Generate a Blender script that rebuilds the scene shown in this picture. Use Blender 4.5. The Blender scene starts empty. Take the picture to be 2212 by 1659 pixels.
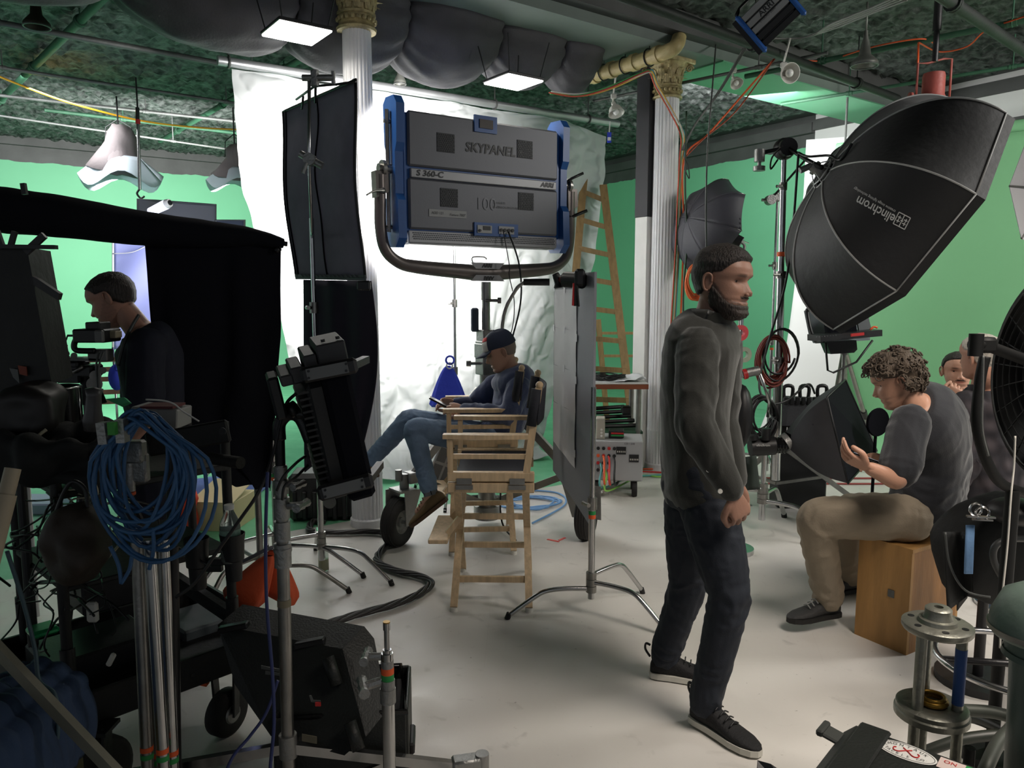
import bpy, bmesh, math, random
from mathutils import Vector as V, Matrix, noise
from math import sin, cos, pi, radians, atan2, sqrt
random.seed(7)
COL = bpy.context.scene.collection
SC = bpy.context.scene
# ---------------------------------------------------------------- camera, world, exposure
FPX, CX, CY, CAMH, PITCH = 1650.0, 1106.0, 829.5, 1.6, radians(6.8)
cam = bpy.data.cameras.new('camera'); cam.sensor_width = 36; cam.lens = 36 * FPX / 2212; cam.clip_start = .05
cob = bpy.data.objects.new('camera', cam); COL.objects.link(cob); cob.location = (0, 0, CAMH)
cob.rotation_euler = (pi / 2 - PITCH, 0, 0); SC.camera = cob
SC.view_settings.view_transform = 'Standard'; SC.view_settings.look = 'None'
SC.view_settings.exposure = 0.22; SC.view_settings.gamma = 1; SC.view_settings.use_curve_mapping = False
w = bpy.data.worlds.new('world'); SC.world = w; w.use_nodes = True
w.node_tree.nodes['Background'].inputs[0].default_value = (0.86, .93, 1, 1)
w.node_tree.nodes['Background'].inputs[1].default_value = 0.32
A = V((1.51, 1, 0)).normalized(); B = V((-1, 1.51, 0)).normalized(); Z = V((0, 0, 1)); X = V((1, 0, 0)); Y = V((0, 1, 0))

def ray(px, py):
    u = (px - CX) / FPX; v = -(py - CY) / FPX
    return V((u, cos(PITCH) + v * sin(PITCH), -sin(PITCH) + v * cos(PITCH)))
CAM = V((0, 0, CAMH))
def P(px, py, D):                       # the point at forward distance D metres
    r = ray(px, py); return CAM + r * (D / r.y)
def F(px, py, z=0.0):                   # the point at height z
    r = ray(px, py); return CAM + r * ((z - CAMH) / r.z)
def PL(px, py, p, n):                   # the point on a plane
    r = ray(px, py); return CAM + r * ((p - CAM).dot(n) / r.dot(n))
def area(name, loc, to, size, power, color=(1, 1, 1), size_y=None, spread=None):
    l = bpy.data.lights.new(name, 'AREA'); l.energy = power; l.color = color; l.size = size
    if size_y: l.shape = 'RECTANGLE'; l.size_y = size_y
    if spread: l.spread = spread
    o = bpy.data.objects.new(name, l); COL.objects.link(o); o.location = loc
    o.rotation_euler = (V(to) - V(loc)).to_track_quat('-Z', 'Y').to_euler(); return o
# the panel light that throws into the hanging silk (its housing is built below)
PC = P(1042, 391, 5.16)                 # centre of the big panel light
area('panel_output', PC + B * .13, PC + B * 3 - Z * .35, 1.15, 165, (1, .965, .93), .72, 1.7)
# wall washes: first pair at the cloth-wrapped lamps, later ones added without a fixture
area('wash_light', P(255, 320, 8.2) + V((.2, .6, -.35)), P(200, 600, 11.5), 1.4, 140, (1, 1, .98), 1.0)
area('wash_light', P(505, 350, 9.0), P(420, 700, 12), 1.2, 105, (1, 1, .98), .9)
area('wash_light', P(60, 200, 7.5), P(0, 900, 9), 1.2, 72, (.97, .98, 1), .9)  # added wash for the far left wall, no lamp built here
area('wash_light', P(1560, 250, 8.0), P(1600, 560, 10.5), 1.4, 100, (1, 1, 1), 1.0)  # added wash for the right green wall, no lamp built here
area('wash_light', V((5.2, 3.8, 3.5)), V((4.6, 6.4, 1.0)), 1.5, 120, (1, .97, .92), 1.0)  # added out of view to brighten the paper backdrop
area('ceiling_fill', V((2.4, 1.3, 3.6)), V((2.3, 2.6, 0)), 1.6, 55, (1, .90, .80), 1.6, 1.6)  # added fill without a fixture, brightens the foreground floor
area('blue_fill', P(300, 560, 6.0) + V((.25, -.2, 0)), P(290, 610, 6.6), .35, 8, (.62, .68, 1), .9)

# ---------------------------------------------------------------- materials
def lin(c): return tuple(((x / 255) / 12.92 if x / 255 <= .04045 else ((x / 255 + .055) / 1.055) ** 2.4) for x in c)
MATS = {}
def mat(name, rgb, rough=.6, metal=0, bump=0, scale=40, var=0, var_scale=6, emit=0, alpha=None, trans=0, sheen=0, spec=None, coat=0, stretch=None, ior=None, thin=0):
    if name in MATS: return MATS[name]
    m = bpy.data.materials.new(name); m.use_nodes = True; nt = m.node_tree; N = nt.nodes; L = nt.links
    b = N['Principled BSDF']; c = (*lin(rgb), 1); b.inputs['Base Color'].default_value = c
    b.inputs['Roughness'].default_value = rough; b.inputs['Metallic'].default_value = metal
    if spec is not None: b.inputs['Specular IOR Level'].default_value = spec
    if coat: b.inputs['Coat Weight'].default_value = coat
    if sheen: b.inputs['Sheen Weight'].default_value = sheen
    if ior: b.inputs['IOR'].default_value = ior
    if trans: b.inputs['Transmission Weight'].default_value = trans
    if emit: b.inputs['Emission Color'].default_value = c; b.inputs['Emission Strength'].default_value = emit
    if bump or var:
        tc = N.new('ShaderNodeTexCoord'); src = tc.outputs['Object']
        if stretch:
            mp = N.new('ShaderNodeMapping'); mp.inputs['Scale'].default_value = stretch; L.new(src, mp.inputs[0]); src = mp.outputs[0]
    if var:
        n = N.new('ShaderNodeTexNoise'); n.inputs['Scale'].default_value = var_scale; n.inputs['Detail'].default_value = 6; L.new(src, n.inputs['Vector'])
        r = N.new('ShaderNodeMapRange'); r.inputs[1].default_value = .3; r.inputs[2].default_value = .7; r.inputs[3].default_value = 1 - var; r.inputs[4].default_value = 1 + var
        L.new(n.outputs[0], r.inputs[0])
        mx = N.new('ShaderNodeVectorMath'); mx.operation = 'SCALE'; mx.inputs[0].default_value = c[:3]; L.new(r.outputs[0], mx.inputs['Scale']); L.new(mx.outputs[0], b.inputs['Base Color'])
    if bump:
        n = N.new('ShaderNodeTexNoise'); n.inputs['Scale'].default_value = scale; n.inputs['Detail'].default_value = 4; L.new(src, n.inputs['Vector'])
        bp = N.new('ShaderNodeBump'); bp.inputs['Strength'].default_value = bump; bp.inputs['Distance'].default_value = .01
        L.new(n.outputs[0], bp.inputs['Height']); L.new(bp.outputs[0], b.inputs['Normal'])
    if thin:
        tl = N.new('ShaderNodeBsdfTranslucent'); tl.inputs[0].default_value = c; ms = N.new('ShaderNodeMixShader'); ms.inputs[0].default_value = thin
        L.new(b.outputs[0], ms.inputs[1]); L.new(tl.outputs[0], ms.inputs[2]); L.new(ms.outputs[0], N['Material Output'].inputs[0])
    MATS[name] = m; return m
def tint_mat(name, rgb, rough=.6, bump=.15, scale=60):     # base colour comes from the mesh's own dye / hair / skin map
    if name in MATS: return MATS[name]
    m = mat(name, rgb, rough, bump=bump, scale=scale); nt = m.node_tree
    a = nt.nodes.new('ShaderNodeAttribute'); a.attribute_name = 'tint'; nt.links.new(a.outputs['Color'], nt.nodes['Principled BSDF'].inputs['Base Color'])
    return m
black = mat('black_plastic', (22, 22, 24), .45, bump=.06, scale=120)
black_gloss = mat('black_gloss', (14, 14, 15), .22)
duvet = mat('black_duvetyne', (13, 14, 21), .95, bump=.12, scale=300, spec=.15)
flagcloth = mat('grey_flag_cloth', (126, 120, 134), .9, bump=.1, scale=250, var=.12, spec=.2)
skirtcloth = mat('skirt_cloth', (54, 51, 62), .9, bump=.12, scale=300, spec=.2)
chrome = mat('chrome_steel', (190, 190, 190), .22, 1, var=.08, var_scale=20)
dullsteel = mat('dull_steel', (150, 148, 144), .38, 1, bump=.1, scale=60, var=.15, var_scale=15)
castmetal = mat('cast_aluminium', (150, 150, 148), .45, .85, bump=.3, scale=80, var=.15)
white = mat('white_paint', (225, 224, 220), .5, bump=.1, scale=30, var=.04)
whiteplastic = mat('white_plastic', (215, 213, 205), .45)
greenp = mat('green_paint', (104, 174, 134), .65, var=.03, var_scale=1.5)
rubber = mat('rubber', (30, 29, 28), .75, bump=.15, scale=90)
blackmetal = mat('black_metal', (26, 26, 28), .38, .3, bump=.08, scale=80, var=.2)
wood = mat('pale_hardwood', (208, 182, 146), .5, bump=.1, scale=30, var=.16, var_scale=7, stretch=(8, 8, 1))
orange_tape = mat('orange_tape', (226, 92, 40), .6); green_tape = mat('green_tape', (40, 140, 70), .6)
redm = mat('red_plastic', (190, 40, 40), .45); orangem = mat('orange_cord', (226, 92, 44), .5)
bluem = mat('blue_paint', (38, 92, 168), .4, bump=.05, scale=60); bluecord = mat('blue_cord', (50, 94, 138), .5, var=.1)
yellow = mat('yellow_cord', (235, 168, 40), .5)

# ---------------------------------------------------------------- mesh helpers
class MB:
    def __init__(s): s.v = []; s.f = []; s.mi = []; s.M = Matrix.Identity(4); s.k = 0
    def add(s, vs, fs):
        o = len(s.v); s.v += [s.M @ V(p) for p in vs]; s.f += [tuple(i + o for i in f) for f in fs]; s.mi += [s.k] * len(fs); return s
    def box(s, c, size, R=None, bev=0):
        x, y, z = [q / 2 for q in size]; c = V(c); R = R or Matrix.Identity(3)
        if bev and min(x, y, z) > bev * 1.05:
            b = bev; vs = []; idx = {}
            for sx in (-1, 1):
                for sy in (-1, 1):
                    for sz in (-1, 1):
                        for a in range(3):
                            p = [sx * (x - b), sy * (y - b), sz * (z - b)]; p[a] = (sx * x, sy * y, sz * z)[a]
                            idx[(sx, sy, sz, a)] = len(vs); vs.append(c + R @ V(p))
            fs = []
            for a in range(3):
                o1, o2 = [(1, 2), (2, 0), (0, 1)][a]
                for sg in (-1, 1):
                    q = []
                    for (p1, p2) in ((-1, -1), (1, -1), (1, 1), (-1, 1)):
                        k = [0, 0, 0]; k[a] = sg; k[o1] = p1; k[o2] = p2; q.append(idx[(*k, a)])
                    fs.append(tuple(q if sg > 0 else q[::-1]))
            for a in range(3):
                o1, o2 = [(1, 2), (2, 0), (0, 1)][a]
                for p1 in (-1, 1):
                    for p2 in (-1, 1):
                        k0 = [0, 0, 0]; k0[a] = -1; k0[o1] = p1; k0[o2] = p2; k1 = list(k0); k1[a] = 1
                        q = (idx[(*k0, o1)], idx[(*k1, o1)], idx[(*k1, o2)], idx[(*k0, o2)])
                        fs.append(q if p1 * p2 < 0 else q[::-1])
            for sx in (-1, 1):
                for sy in (-1, 1):
                    for sz in (-1, 1):
                        q = tuple(idx[(sx, sy, sz, a)] for a in range(3)); fs.append(q if sx * sy * sz > 0 else q[::-1])
            return s.add(vs, fs)
        vs = [c + R @ V((a * x, b_ * y, d * z)) for a in (-1, 1) for b_ in (-1, 1) for d in (-1, 1)]
        return s.add(vs, [(0, 1, 3, 2), (4, 6, 7, 5), (0, 4, 5, 1), (2, 3, 7, 6), (0, 2, 6, 4), (1, 5, 7, 3)])
    def beam(s, p0, p1, wd, th, up=Z, bev=0):
        p0, p1 = V(p0), V(p1); d = p1 - p0; L_ = d.length; d.normalize()
        sd = d.cross(up)
        if sd.length < 1e-4: sd = d.cross(X)
        sd.normalize(); u = sd.cross(d).normalized(); R = Matrix((sd, d, u)).transposed()
        return s.box((p0 + p1) / 2, (wd, L_, th), R, bev)
    def tube(s, pts, r, n=8, cap=True, closed=False):
        pts = [V(p) for p in pts]; m = len(pts)
        rs = list(r) if hasattr(r, '__len__') else [r] * m
        vs = []; fs = []; prev = None
        for i, p in enumerate(pts):
            if closed: t = pts[(i + 1) % m] - pts[i - 1]
            else: t = pts[min(i + 1, m - 1)] - pts[max(i - 1, 0)]
            if t.length < 1e-9: t = V((0, 0, 1))
            t.normalize()
            if prev is None:
                a = Z if abs(t.z) < .9 else X; u = t.cross(a).normalized()
            else:
                u = prev - t * prev.dot(t)
                u = u.normalized() if u.length > 1e-6 else t.cross(Z if abs(t.z) < .9 else X).normalized()
            prev = u; w_ = t.cross(u)
            for k in range(n):
                a = 2 * pi * k / n; vs.append(p + (u * cos(a) + w_ * sin(a)) * rs[i])
        for i in range(m if closed else m - 1):
            for k in range(n):
                j = (i + 1) % m; fs.append((i * n + k, i * n + (k + 1) % n, j * n + (k + 1) % n, j * n + k))
        if cap and not closed: fs += [tuple(range(n))[::-1], tuple((m - 1) * n + k for k in range(n))]
        return s.add(vs, fs)
    def cyl(s, p0, p1, r0, r1=None, n=16): return s.tube([p0, p1], [r0, r0 if r1 is None else r1], n)
    def lathe(s, prof, c=(0, 0, 0), axis=Z, n=24, sx=1, sy=1, a0=0, a1=2 * pi):
        ax = V(axis).normalized(); u = ax.cross(Z if abs(ax.z) < .9 else X).normalized(); w_ = ax.cross(u); c = V(c); full = a1 - a0 > 6.28
        nn = n if full else n + 1; vs = []; fs = []
        for (r, h) in prof:
            for k in range(nn):
                a = a0 + (a1 - a0) * k / n; vs.append(c + ax * h + u * (cos(a) * r * sx) + w_ * (sin(a) * r * sy))
        for i in range(len(prof) - 1):
            for k in range(n):
                k2 = (k + 1) % nn; fs.append((i * nn + k, i * nn + k2, (i + 1) * nn + k2, (i + 1) * nn + k))
        return s.add(vs, fs)
    def sphere(s, c, r, n=12, R=None):
        r = V(r) if hasattr(r, '__len__') else V((r, r, r)); R = R or Matrix.Identity(3); c = V(c); vs = []; fs = []; m = n // 2 + 1
        for i in range(m + 1):
            t = pi * i / m
            for k in range(n):
                a = 2 * pi * k / n; vs.append(c + R @ V((sin(t) * cos(a) * r.x, sin(t) * sin(a) * r.y, cos(t) * r.z)))
        for i in range(m):
            for k in range(n): fs.append((i * n + k, (i + 1) * n + k, (i + 1) * n + (k + 1) % n, i * n + (k + 1) % n))
        return s.add(vs, fs)
    def torus(s, c, R_, r, axis=Z, n=32, m=8, sx=1, sy=1):
        ax = V(axis).normalized(); u = ax.cross(Z if abs(ax.z) < .9 else X).normalized(); w_ = ax.cross(u); c = V(c)
        return s.tube([c + u * (cos(2 * pi * i / n) * R_ * sx) + w_ * (sin(2 * pi * i / n) * R_ * sy) for i in range(n)], r, m, closed=True)
    def prism(s, pts, d):                 # polygon (world points) extruded by vector d
        pts = [V(p) for p in pts]; d = V(d); n = len(pts)
        return s.add(pts + [p + d for p in pts], [tuple(range(n))[::-1], tuple(range(n, 2 * n))] + [(i, (i + 1) % n, n + (i + 1) % n, n + i) for i in range(n)])
    def grid(s, fn, nu, nv, flip=False, wrap=False):
        vs = [fn(i / nu, j / nv) for j in range(nv + 1) for i in range(nu + 1)]
        fs = [(j * (nu + 1) + i, j * (nu + 1) + i + 1, (j + 1) * (nu + 1) + i + 1, (j + 1) * (nu + 1) + i) for j in range(nv) for i in range(nu)]
        return s.add(vs, [f[::-1] for f in fs] if flip else fs)
    def slab(s, fn, nu, nv, d):           # grid with thickness; d vector or function(u,v)
        g = fn; dd = d if callable(d) else (lambda u, v: V(d))
        o = len(s.v); s.grid(g, nu, nv); s.grid(lambda u, v: g(u, v) + dd(u, v), nu, nv, True); q = (nu + 1) * (nv + 1); fs = []
        bd = [i for i in range(nu)] + [j * (nu + 1) + nu for j in range(nv)] + [nv * (nu + 1) + i for i in range(nu, 0, -1)] + [j * (nu + 1) for j in range(nv, 0, -1)]
        for i in range(len(bd)):
            a, b = bd[i], bd[(i + 1) % len(bd)]; fs.append((o + b, o + a, o + q + a, o + q + b))
        s.f += fs; s.mi += [s.k] * len(fs); return s
def cat(pts, n=8):                        # smooth curve through points
    pts = [V(p) for p in pts]; out = []
    for i in range(len(pts) - 1):
        p0 = pts[max(i - 1, 0)]; p1 = pts[i]; p2 = pts[i + 1]; p3 = pts[min(i + 2, len(pts) - 1)]
        for k in range(n):
            t = k / n; out.append(.5 * ((2 * p1) + (p2 - p0) * t + (2 * p0 - 5 * p1 + 4 * p2 - p3) * t * t + (3 * p1 - p0 - 3 * p2 + p3) * t ** 3))
    out.append(pts[-1]); return out
def interp(tab, x):
    if x <= tab[0][0]: return tab[0][1]
    for (a, b), (c, d) in zip(tab, tab[1:]):
        if x <= c: return b + (d - b) * (x - a) / (c - a) if c > a else d
    return tab[-1][1]
def thing(name, label, catg, loc=(0, 0, 0), group=None):
    o = bpy.data.objects.new(name, None); COL.objects.link(o); o.location = loc; o.empty_display_size = .1
    o['label'] = label; o['category'] = catg
    if group: o['group'] = group
    return o
def wl(o):
    p = V((0, 0, 0))
    while o: p += o.location; o = o.parent
    return p
def mk(name, mb, mats, parent=None, smooth=False, label=None, catg=None, group=None, kind=None, loc=None, autos=None, normals=True):
    off = wl(parent) if parent else V(loc or (0, 0, 0))
    me = bpy.data.meshes.new(name); me.from_pydata([p - off for p in mb.v], [], mb.f)
    for m in (mats if isinstance(mats, (list, tuple)) else [mats]): me.materials.append(m)
    if any(mb.mi): me.polygons.foreach_set('material_index', mb.mi)
    if normals:
        bm = bmesh.new(); bm.from_mesh(me); bmesh.ops.recalc_face_normals(bm, faces=bm.faces); bm.to_mesh(me); bm.free()
    if smooth: me.polygons.foreach_set('use_smooth', [True] * len(me.polygons)); 
    if smooth and smooth is not True: me.set_sharp_from_angle(angle=radians(smooth))
    o = bpy.data.objects.new(name, me); COL.objects.link(o)
    if parent: o.parent = parent
    else: o.location = off
    if label: o['label'] = label
    if catg: o['category'] = catg
    if group: o['group'] = group
    if kind: o['kind'] = kind
    return o
S = 40  # smooth with sharp edges above this angle
def text_mb(mb, s, size, origin, right, up, depth=.001, font_scale_x=1.0, align='LEFT', shear=0, offset=0):
    cu = bpy.data.curves.new('t', 'FONT'); cu.body = s; cu.size = size; cu.align_x = align; cu.align_y = 'CENTER'; cu.resolution_u = 3; cu.shear = shear; cu.offset = offset
    ob = bpy.data.objects.new('t', cu); COL.objects.link(ob); dg = bpy.context.evaluated_depsgraph_get(); dg.update()
    me = bpy.data.meshes.new_from_object(ob.evaluated_get(dg)); right = V(right).normalized(); up = V(up).normalized(); nrm = right.cross(up)
    vs = [V(origin) + right * (v.co.x * font_scale_x) + up * v.co.y + nrm * depth for v in me.vertices]
    mb.add(vs, [tuple(p.vertices) for p in me.polygons])
    bpy.data.objects.remove(ob); bpy.data.curves.remove(cu); bpy.data.meshes.remove(me); return mb
def fbm(p, o=3):
    a = 1; t = 0
    for i in range(o): t += a * noise.noise(p); p = p * 2.03; a *= .5
    return t
def cable(name, pts, r, m, label=None, catg='cable', parent=None, n=6, sm=8, group=None):
    mb = MB(); mb.tube(cat(pts, sm), r, n)
    return mk(name, mb, m, parent, True, label, None if parent else catg, group)
# ---------------------------------------------------------------- room shell
CEIL, GTOP = 3.85, 3.5
W0 = V((-7.5, 11.2, 0)); W1 = V((4.0, 10.4, 0))
t_ = ((W1 - W0).cross(B)).z / (A.cross(B)).z; CORNER = W0 + A * t_
def floor_mat():
    m = mat('floor_paint', (206, 202, 196), .42); nt = m.node_tree; N = nt.nodes; L = nt.links; b = N['Principled BSDF']
    g = N.new('ShaderNodeNewGeometry')
    def nz(sc, det=5, dist=0):
        n = N.new('ShaderNodeTexNoise'); n.inputs['Scale'].default_value = sc; n.inputs['Detail'].default_value = det; n.inputs['Distortion'].default_value = dist; L.new(g.outputs['Position'], n.inputs['Vector']); return n.outputs[0]
    def rng(x, a, b_, c, d):
        r = N.new('ShaderNodeMapRange'); L.new(x, r.inputs[0])
        for i, q in enumerate((a, b_, c, d)): r.inputs[i + 1].default_value = q
        return r.outputs[0]
    def mix(fac, a, b_):
        x = N.new('ShaderNodeMix'); x.data_type = 'RGBA'; L.new(fac, x.inputs[0])
        for i, q in ((6, a), (7, b_)):
            if isinstance(q, tuple): x.inputs[i].default_value = (*lin(q), 1)
            else: L.new(q, x.inputs[i])
        return x.outputs[2]
    c1 = mix(rng(nz(.9, 3), .3, .7, 0, 1), (198, 195, 190), (216, 213, 207))
    c2 = mix(rng(nz(6, 8, 1.5), .62, .78, 0, .55), c1, (158, 155, 150))          # scuffs
    c3 = mix(rng(nz(46, 6), .7, .76, 0, .7), c2, (112, 106, 100))                # specks
    vo = N.new('ShaderNodeTexVoronoi'); vo.feature = 'DISTANCE_TO_EDGE'; vo.inputs['Scale'].default_value = .55; L.new(g.outputs['Position'], vo.inputs['Vector'])
    c4 = mix(rng(vo.outputs[0], .0, .0012, .07, 0), c3, (120, 116, 110))          # hairline cracks
    # green painted area beyond a line that runs parallel to the left wall
    dp = N.new('ShaderNodeVectorMath'); dp.operation = 'DOT_PRODUCT'; L.new(g.outputs['Position'], dp.inputs[0]); dp.inputs[1].default_value = B
    lp = F(620, 1150).dot(B)
    ad = N.new('ShaderNodeMath'); L.new(dp.outputs['Value'], ad.inputs[0]); L.new(rng(nz(3, 3), 0, 1, -.03, .03), ad.inputs[1])
    c5 = mix(rng(ad.outputs[0], lp, lp + .015, 0, 1), c4, (100, 172, 130))
    L.new(c5, b.inputs['Base Color']); L.new(rng(nz(5, 6), .3, .7, .3, .55), b.inputs['Roughness'])
    bp = N.new('ShaderNodeBump'); bp.inputs['Strength'].default_value = .08; bp.inputs['Distance'].default_value = .01; L.new(nz(25, 6), bp.inputs['Height']); L.new(bp.outputs[0], b.inputs['Normal'])
    return m
mb = MB(); mb.box((0, 6, -.05), (30, 26, .1)); mk('floor', mb, floor_mat(), kind='structure')
# walls with a coved foot, green up to a ragged line, dark above
def wall_green(name, p0, p1, inward, top, m, cove=.45):
    L_ = (p1 - p0).length; n = 40
    def fn(u, v):
        b = p0.lerp(p1, u)
        if v < .35: a = v / .35 * pi / 2; return b + inward * (cove * (1 - sin(a))) + Z * (cove * (1 - cos(a)) + .002)
        t = (v - .35) / .65; zt = top + .022 * noise.noise(V((u * L_ * 3, 0, 3))) + .012 * noise.noise(V((u * L_ * 14, 0, 3)))
        return b + Z * (cove + (zt - cove) * t)
    mb = MB(); mb.grid(fn, 220, 20); return mk(name, mb, m, smooth=True, kind='structure')
rend = W1 - B * 9.0; lend = W0 - A * 6.0
wall_green('wall_left', lend, CORNER, -B, GTOP, greenp)
wall_green('wall_right', CORNER, W1 + B * .0, -A * 1, GTOP + .02, greenp)
band = mat('dark_band_paint', (70, 71, 70), .6, bump=.2, scale=14, var=.2, var_scale=3)
mb = MB(); mb.beam(lend + B * .1 + Z * 3.7, CORNER + B * .1 + Z * 3.7, .18, .8); mk('trim_1', mb, band, kind='structure')
mb = MB(); mb.beam(lend - B * .03 + Z * 3.79, CORNER - B * .03 + Z * 3.79, .10, .13); mk('trim_2', mb, band, kind='structure')
mb = MB(); mb.beam(CORNER + A * .1 + Z * 3.7, W1 + A * .1 + Z * 3.7, .18, .8); mk('trim_3', mb, band, kind='structure')
mb = MB(); mb.beam(CORNER - A * .03 + Z * 3.76, W1 - A * .03 + Z * 3.76, .10, .13); mk('trim_4', mb, band, kind='structure')
# white stretch of the right wall
whitewall = mat('white_wall_paint', (206, 206, 204), .6, bump=.1, scale=20, var=.05, var_scale=2)
mb = MB(); mb.beam(W1 + A * .06 + Z * 2.0, rend + A * .06 + Z * 2.0, .12, 4.0); mk('wall_far', mb, whitewall, kind='structure')
mb = MB(); mb.beam(W1 - A * .03 + Z * 3.40, rend - A * .03 + Z * 3.40, .05, .085); mk('trim_5', mb, band, kind='structure')
mb = MB(); mb.beam(W1 - A * .03 + Z * 3.79, rend - A * .03 + Z * 3.79, .06, .13); mk('trim_6', mb, band, kind='structure')
# ceiling: sprayed lumpy insulation
def ceil_mat():
    m = mat('sprayed_ceiling', (84, 92, 88), .6, bump=1.0, scale=32); nt = m.node_tree; N = nt.nodes; L = nt.links
    g = N.new('ShaderNodeNewGeometry'); n = N.new('ShaderNodeTexNoise'); n.inputs['Scale'].default_value = 14; n.inputs['Detail'].default_value = 7; L.new(g.outputs['Position'], n.inputs['Vector'])
    r = N.new('ShaderNodeValToRGB'); L.new(n.outputs[0], r.inputs[0]); e = r.color_ramp.elements
    e[0].position = .36; e[0].color = (*lin((24, 26, 26)), 1); e[1].position = .62; e[1].color = (*lin((88, 92, 90)), 1)
    L.new(r.outputs[0], N['Principled BSDF'].inputs['Base Color']); return m
mb = MB()
def cf(u, v):
    p = A * (-7 + 15.5 * u) + B * (-.5 + 14.3 * v); q = V((p.x, p.y, 0))
    h = abs(fbm(q * 8.5, 3)) * .075 + fbm(q * 1.7, 2) * .02
    return V((p.x, p.y, CEIL + .0 - h))
mb.grid(cf, 420, 400, True); mk('ceiling', mb, ceil_mat(), smooth=True, kind='structure', normals=False)
mb = MB(); mb.box((0, 5, CEIL + .12), (30, 30, .08)); mk('ceiling_slab', mb, band, kind='structure')
# boxed beam over the row of columns
c1 = F(790, 1140); c1 = c1 + Y * .08
c2 = P(1430, 700, 6.9); c2.z = 0
AX = (c2 - c1).normalized(); BX = Z.cross(AX)
beamgrey = mat('beam_grey_green', (112, 124, 118), .55, var=.1, var_scale=2)
mb = MB(); mb.beam(c1 - AX * 5 + Z * 3.68, c2 + AX * 7.2 + Z * 3.68, .62, .18); mk('trim_7', mb, beamgrey, kind='structure')
mb = MB(); mb.beam(c2 + AX * .35 + Z * 3.583, c2 + AX * 7.2 + Z * 3.583, .625, .012); mk('trim_9', mb, greenp, kind='structure')
mb = MB(); mb.beam(c1 - AX * 5 - BX * .36 + Z * 3.75, c2 + AX * 7.2 - BX * .36 + Z * 3.75, .12, .16); mk('trim_8', mb, band, kind='structure')

# ---------------------------------------------------------------- columns
flute = mat('column_white', (224, 224, 226), .42, bump=.08, scale=20, var=.04)
capm = mat('capital_gilt', (176, 160, 118), .5, .25, bump=.5, scale=70, var=.3, var_scale=25)
def column(c, label, rb=.125, rt=.108, group=None):
    t = thing('column', label, 'column', c, group)
    mb = MB(); nf = 24; n = nf * 6; H = 3.30
    lv = [(0, 1.1), (.05, 1.1), (.06, 1.0), (.35, 1.0), (.36, 1.03), (.37, 1.0)] + [(.37 + (H - .37) * k / 8, 1.0) for k in range(1, 9)]
    vs = []; fs = []
    for z, s_ in lv:
        r0 = rb + (rt - rb) * z / H
        for k in range(n):
            a = 2 * pi * k / n; f = 1 - (0 if z < .055 else .055 * (max(0, cos(a * nf)) ** .6)); vs.append(c + V((cos(a) * r0 * s_ * f, sin(a) * r0 * s_ * f, z)))
    for i in range(len(lv) - 1):
        for k in range(n): fs.append((i * n + k, i * n + (k + 1) % n, (i + 1) * n + (k + 1) % n, (i + 1) * n + k))
    mb.add(vs, fs); mk('shaft', mb, flute, t, smooth=30)
    mb = MB(); mb.lathe([(.0, 3.27), (.125, 3.27), (.13, 3.285), (.118, 3.30), (.112, 3.31), (.112, 3.36), (.125, 3.365), (.125, 3.38), (.108, 3.385), (.11, 3.42), (.13, 3.50), (.17, 3.555), (0, 3.555)], c, n=32)
    mb.box(c + Z * 3.575, (.34, .34, .045), Matrix.Rotation(atan2(AX.y, AX.x), 3, 'Z'), .008)
    for k in range(20):                    # bead ring
        a = 2 * pi * k / 20; mb.sphere(c + V((cos(a) * .118, sin(a) * .118, 3.335)), .017, 6)
    mk('capital', mb, capm, t, smooth=S)
    for tier, (nn, z0, hh, rr) in enumerate(((10, 3.385, .09, .115), (10, 3.42, .12, .125))):
        for k in range(nn):                # acanthus leaves curl outward
            a = 2 * pi * (k + tier * .5) / nn; d = V((cos(a), sin(a), 0)); sd = V((-sin(a), cos(a), 0)); mb = MB()
            def lf(u, v):
                wv = .03 * sin(pi * min(1, v * .8 + .22)) + .003; o = rr + v * .012 + max(0, v - .55) ** 2 * .22; zz = z0 + hh * (v - max(0, v - .75) * 1.2)
                return c + d * (o + .006 * cos((u - .5) * 9)) + sd * ((u - .5) * 2 * wv) + Z * zz
            mb.slab(lf, 6, 6, d * -.006); mk('leaf', mb, capm, t, True)
    for k in range(4):                     # corner volutes
        a = atan2(AX.y, AX.x) + pi / 4 + k * pi / 2; d = V((cos(a), sin(a), 0)); mb = MB()
        mb.tube([c + d * (.135 + .05 - .0 + cos(th) * (.032 - th * .0028)) + Z * (3.52 + sin(th) * (.032 - th * .0028)) for th in [i * .5 for i in range(20)]], .008, 6)
        mk('volute', mb, capm, t, True)
    return t
column(c1, 'fluted white column left of the big panel light, half hidden by the dark flag', .108, .092)
column(c2, 'fluted white column with gilt capital on the right, behind the standing man', .118, .104)
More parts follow.
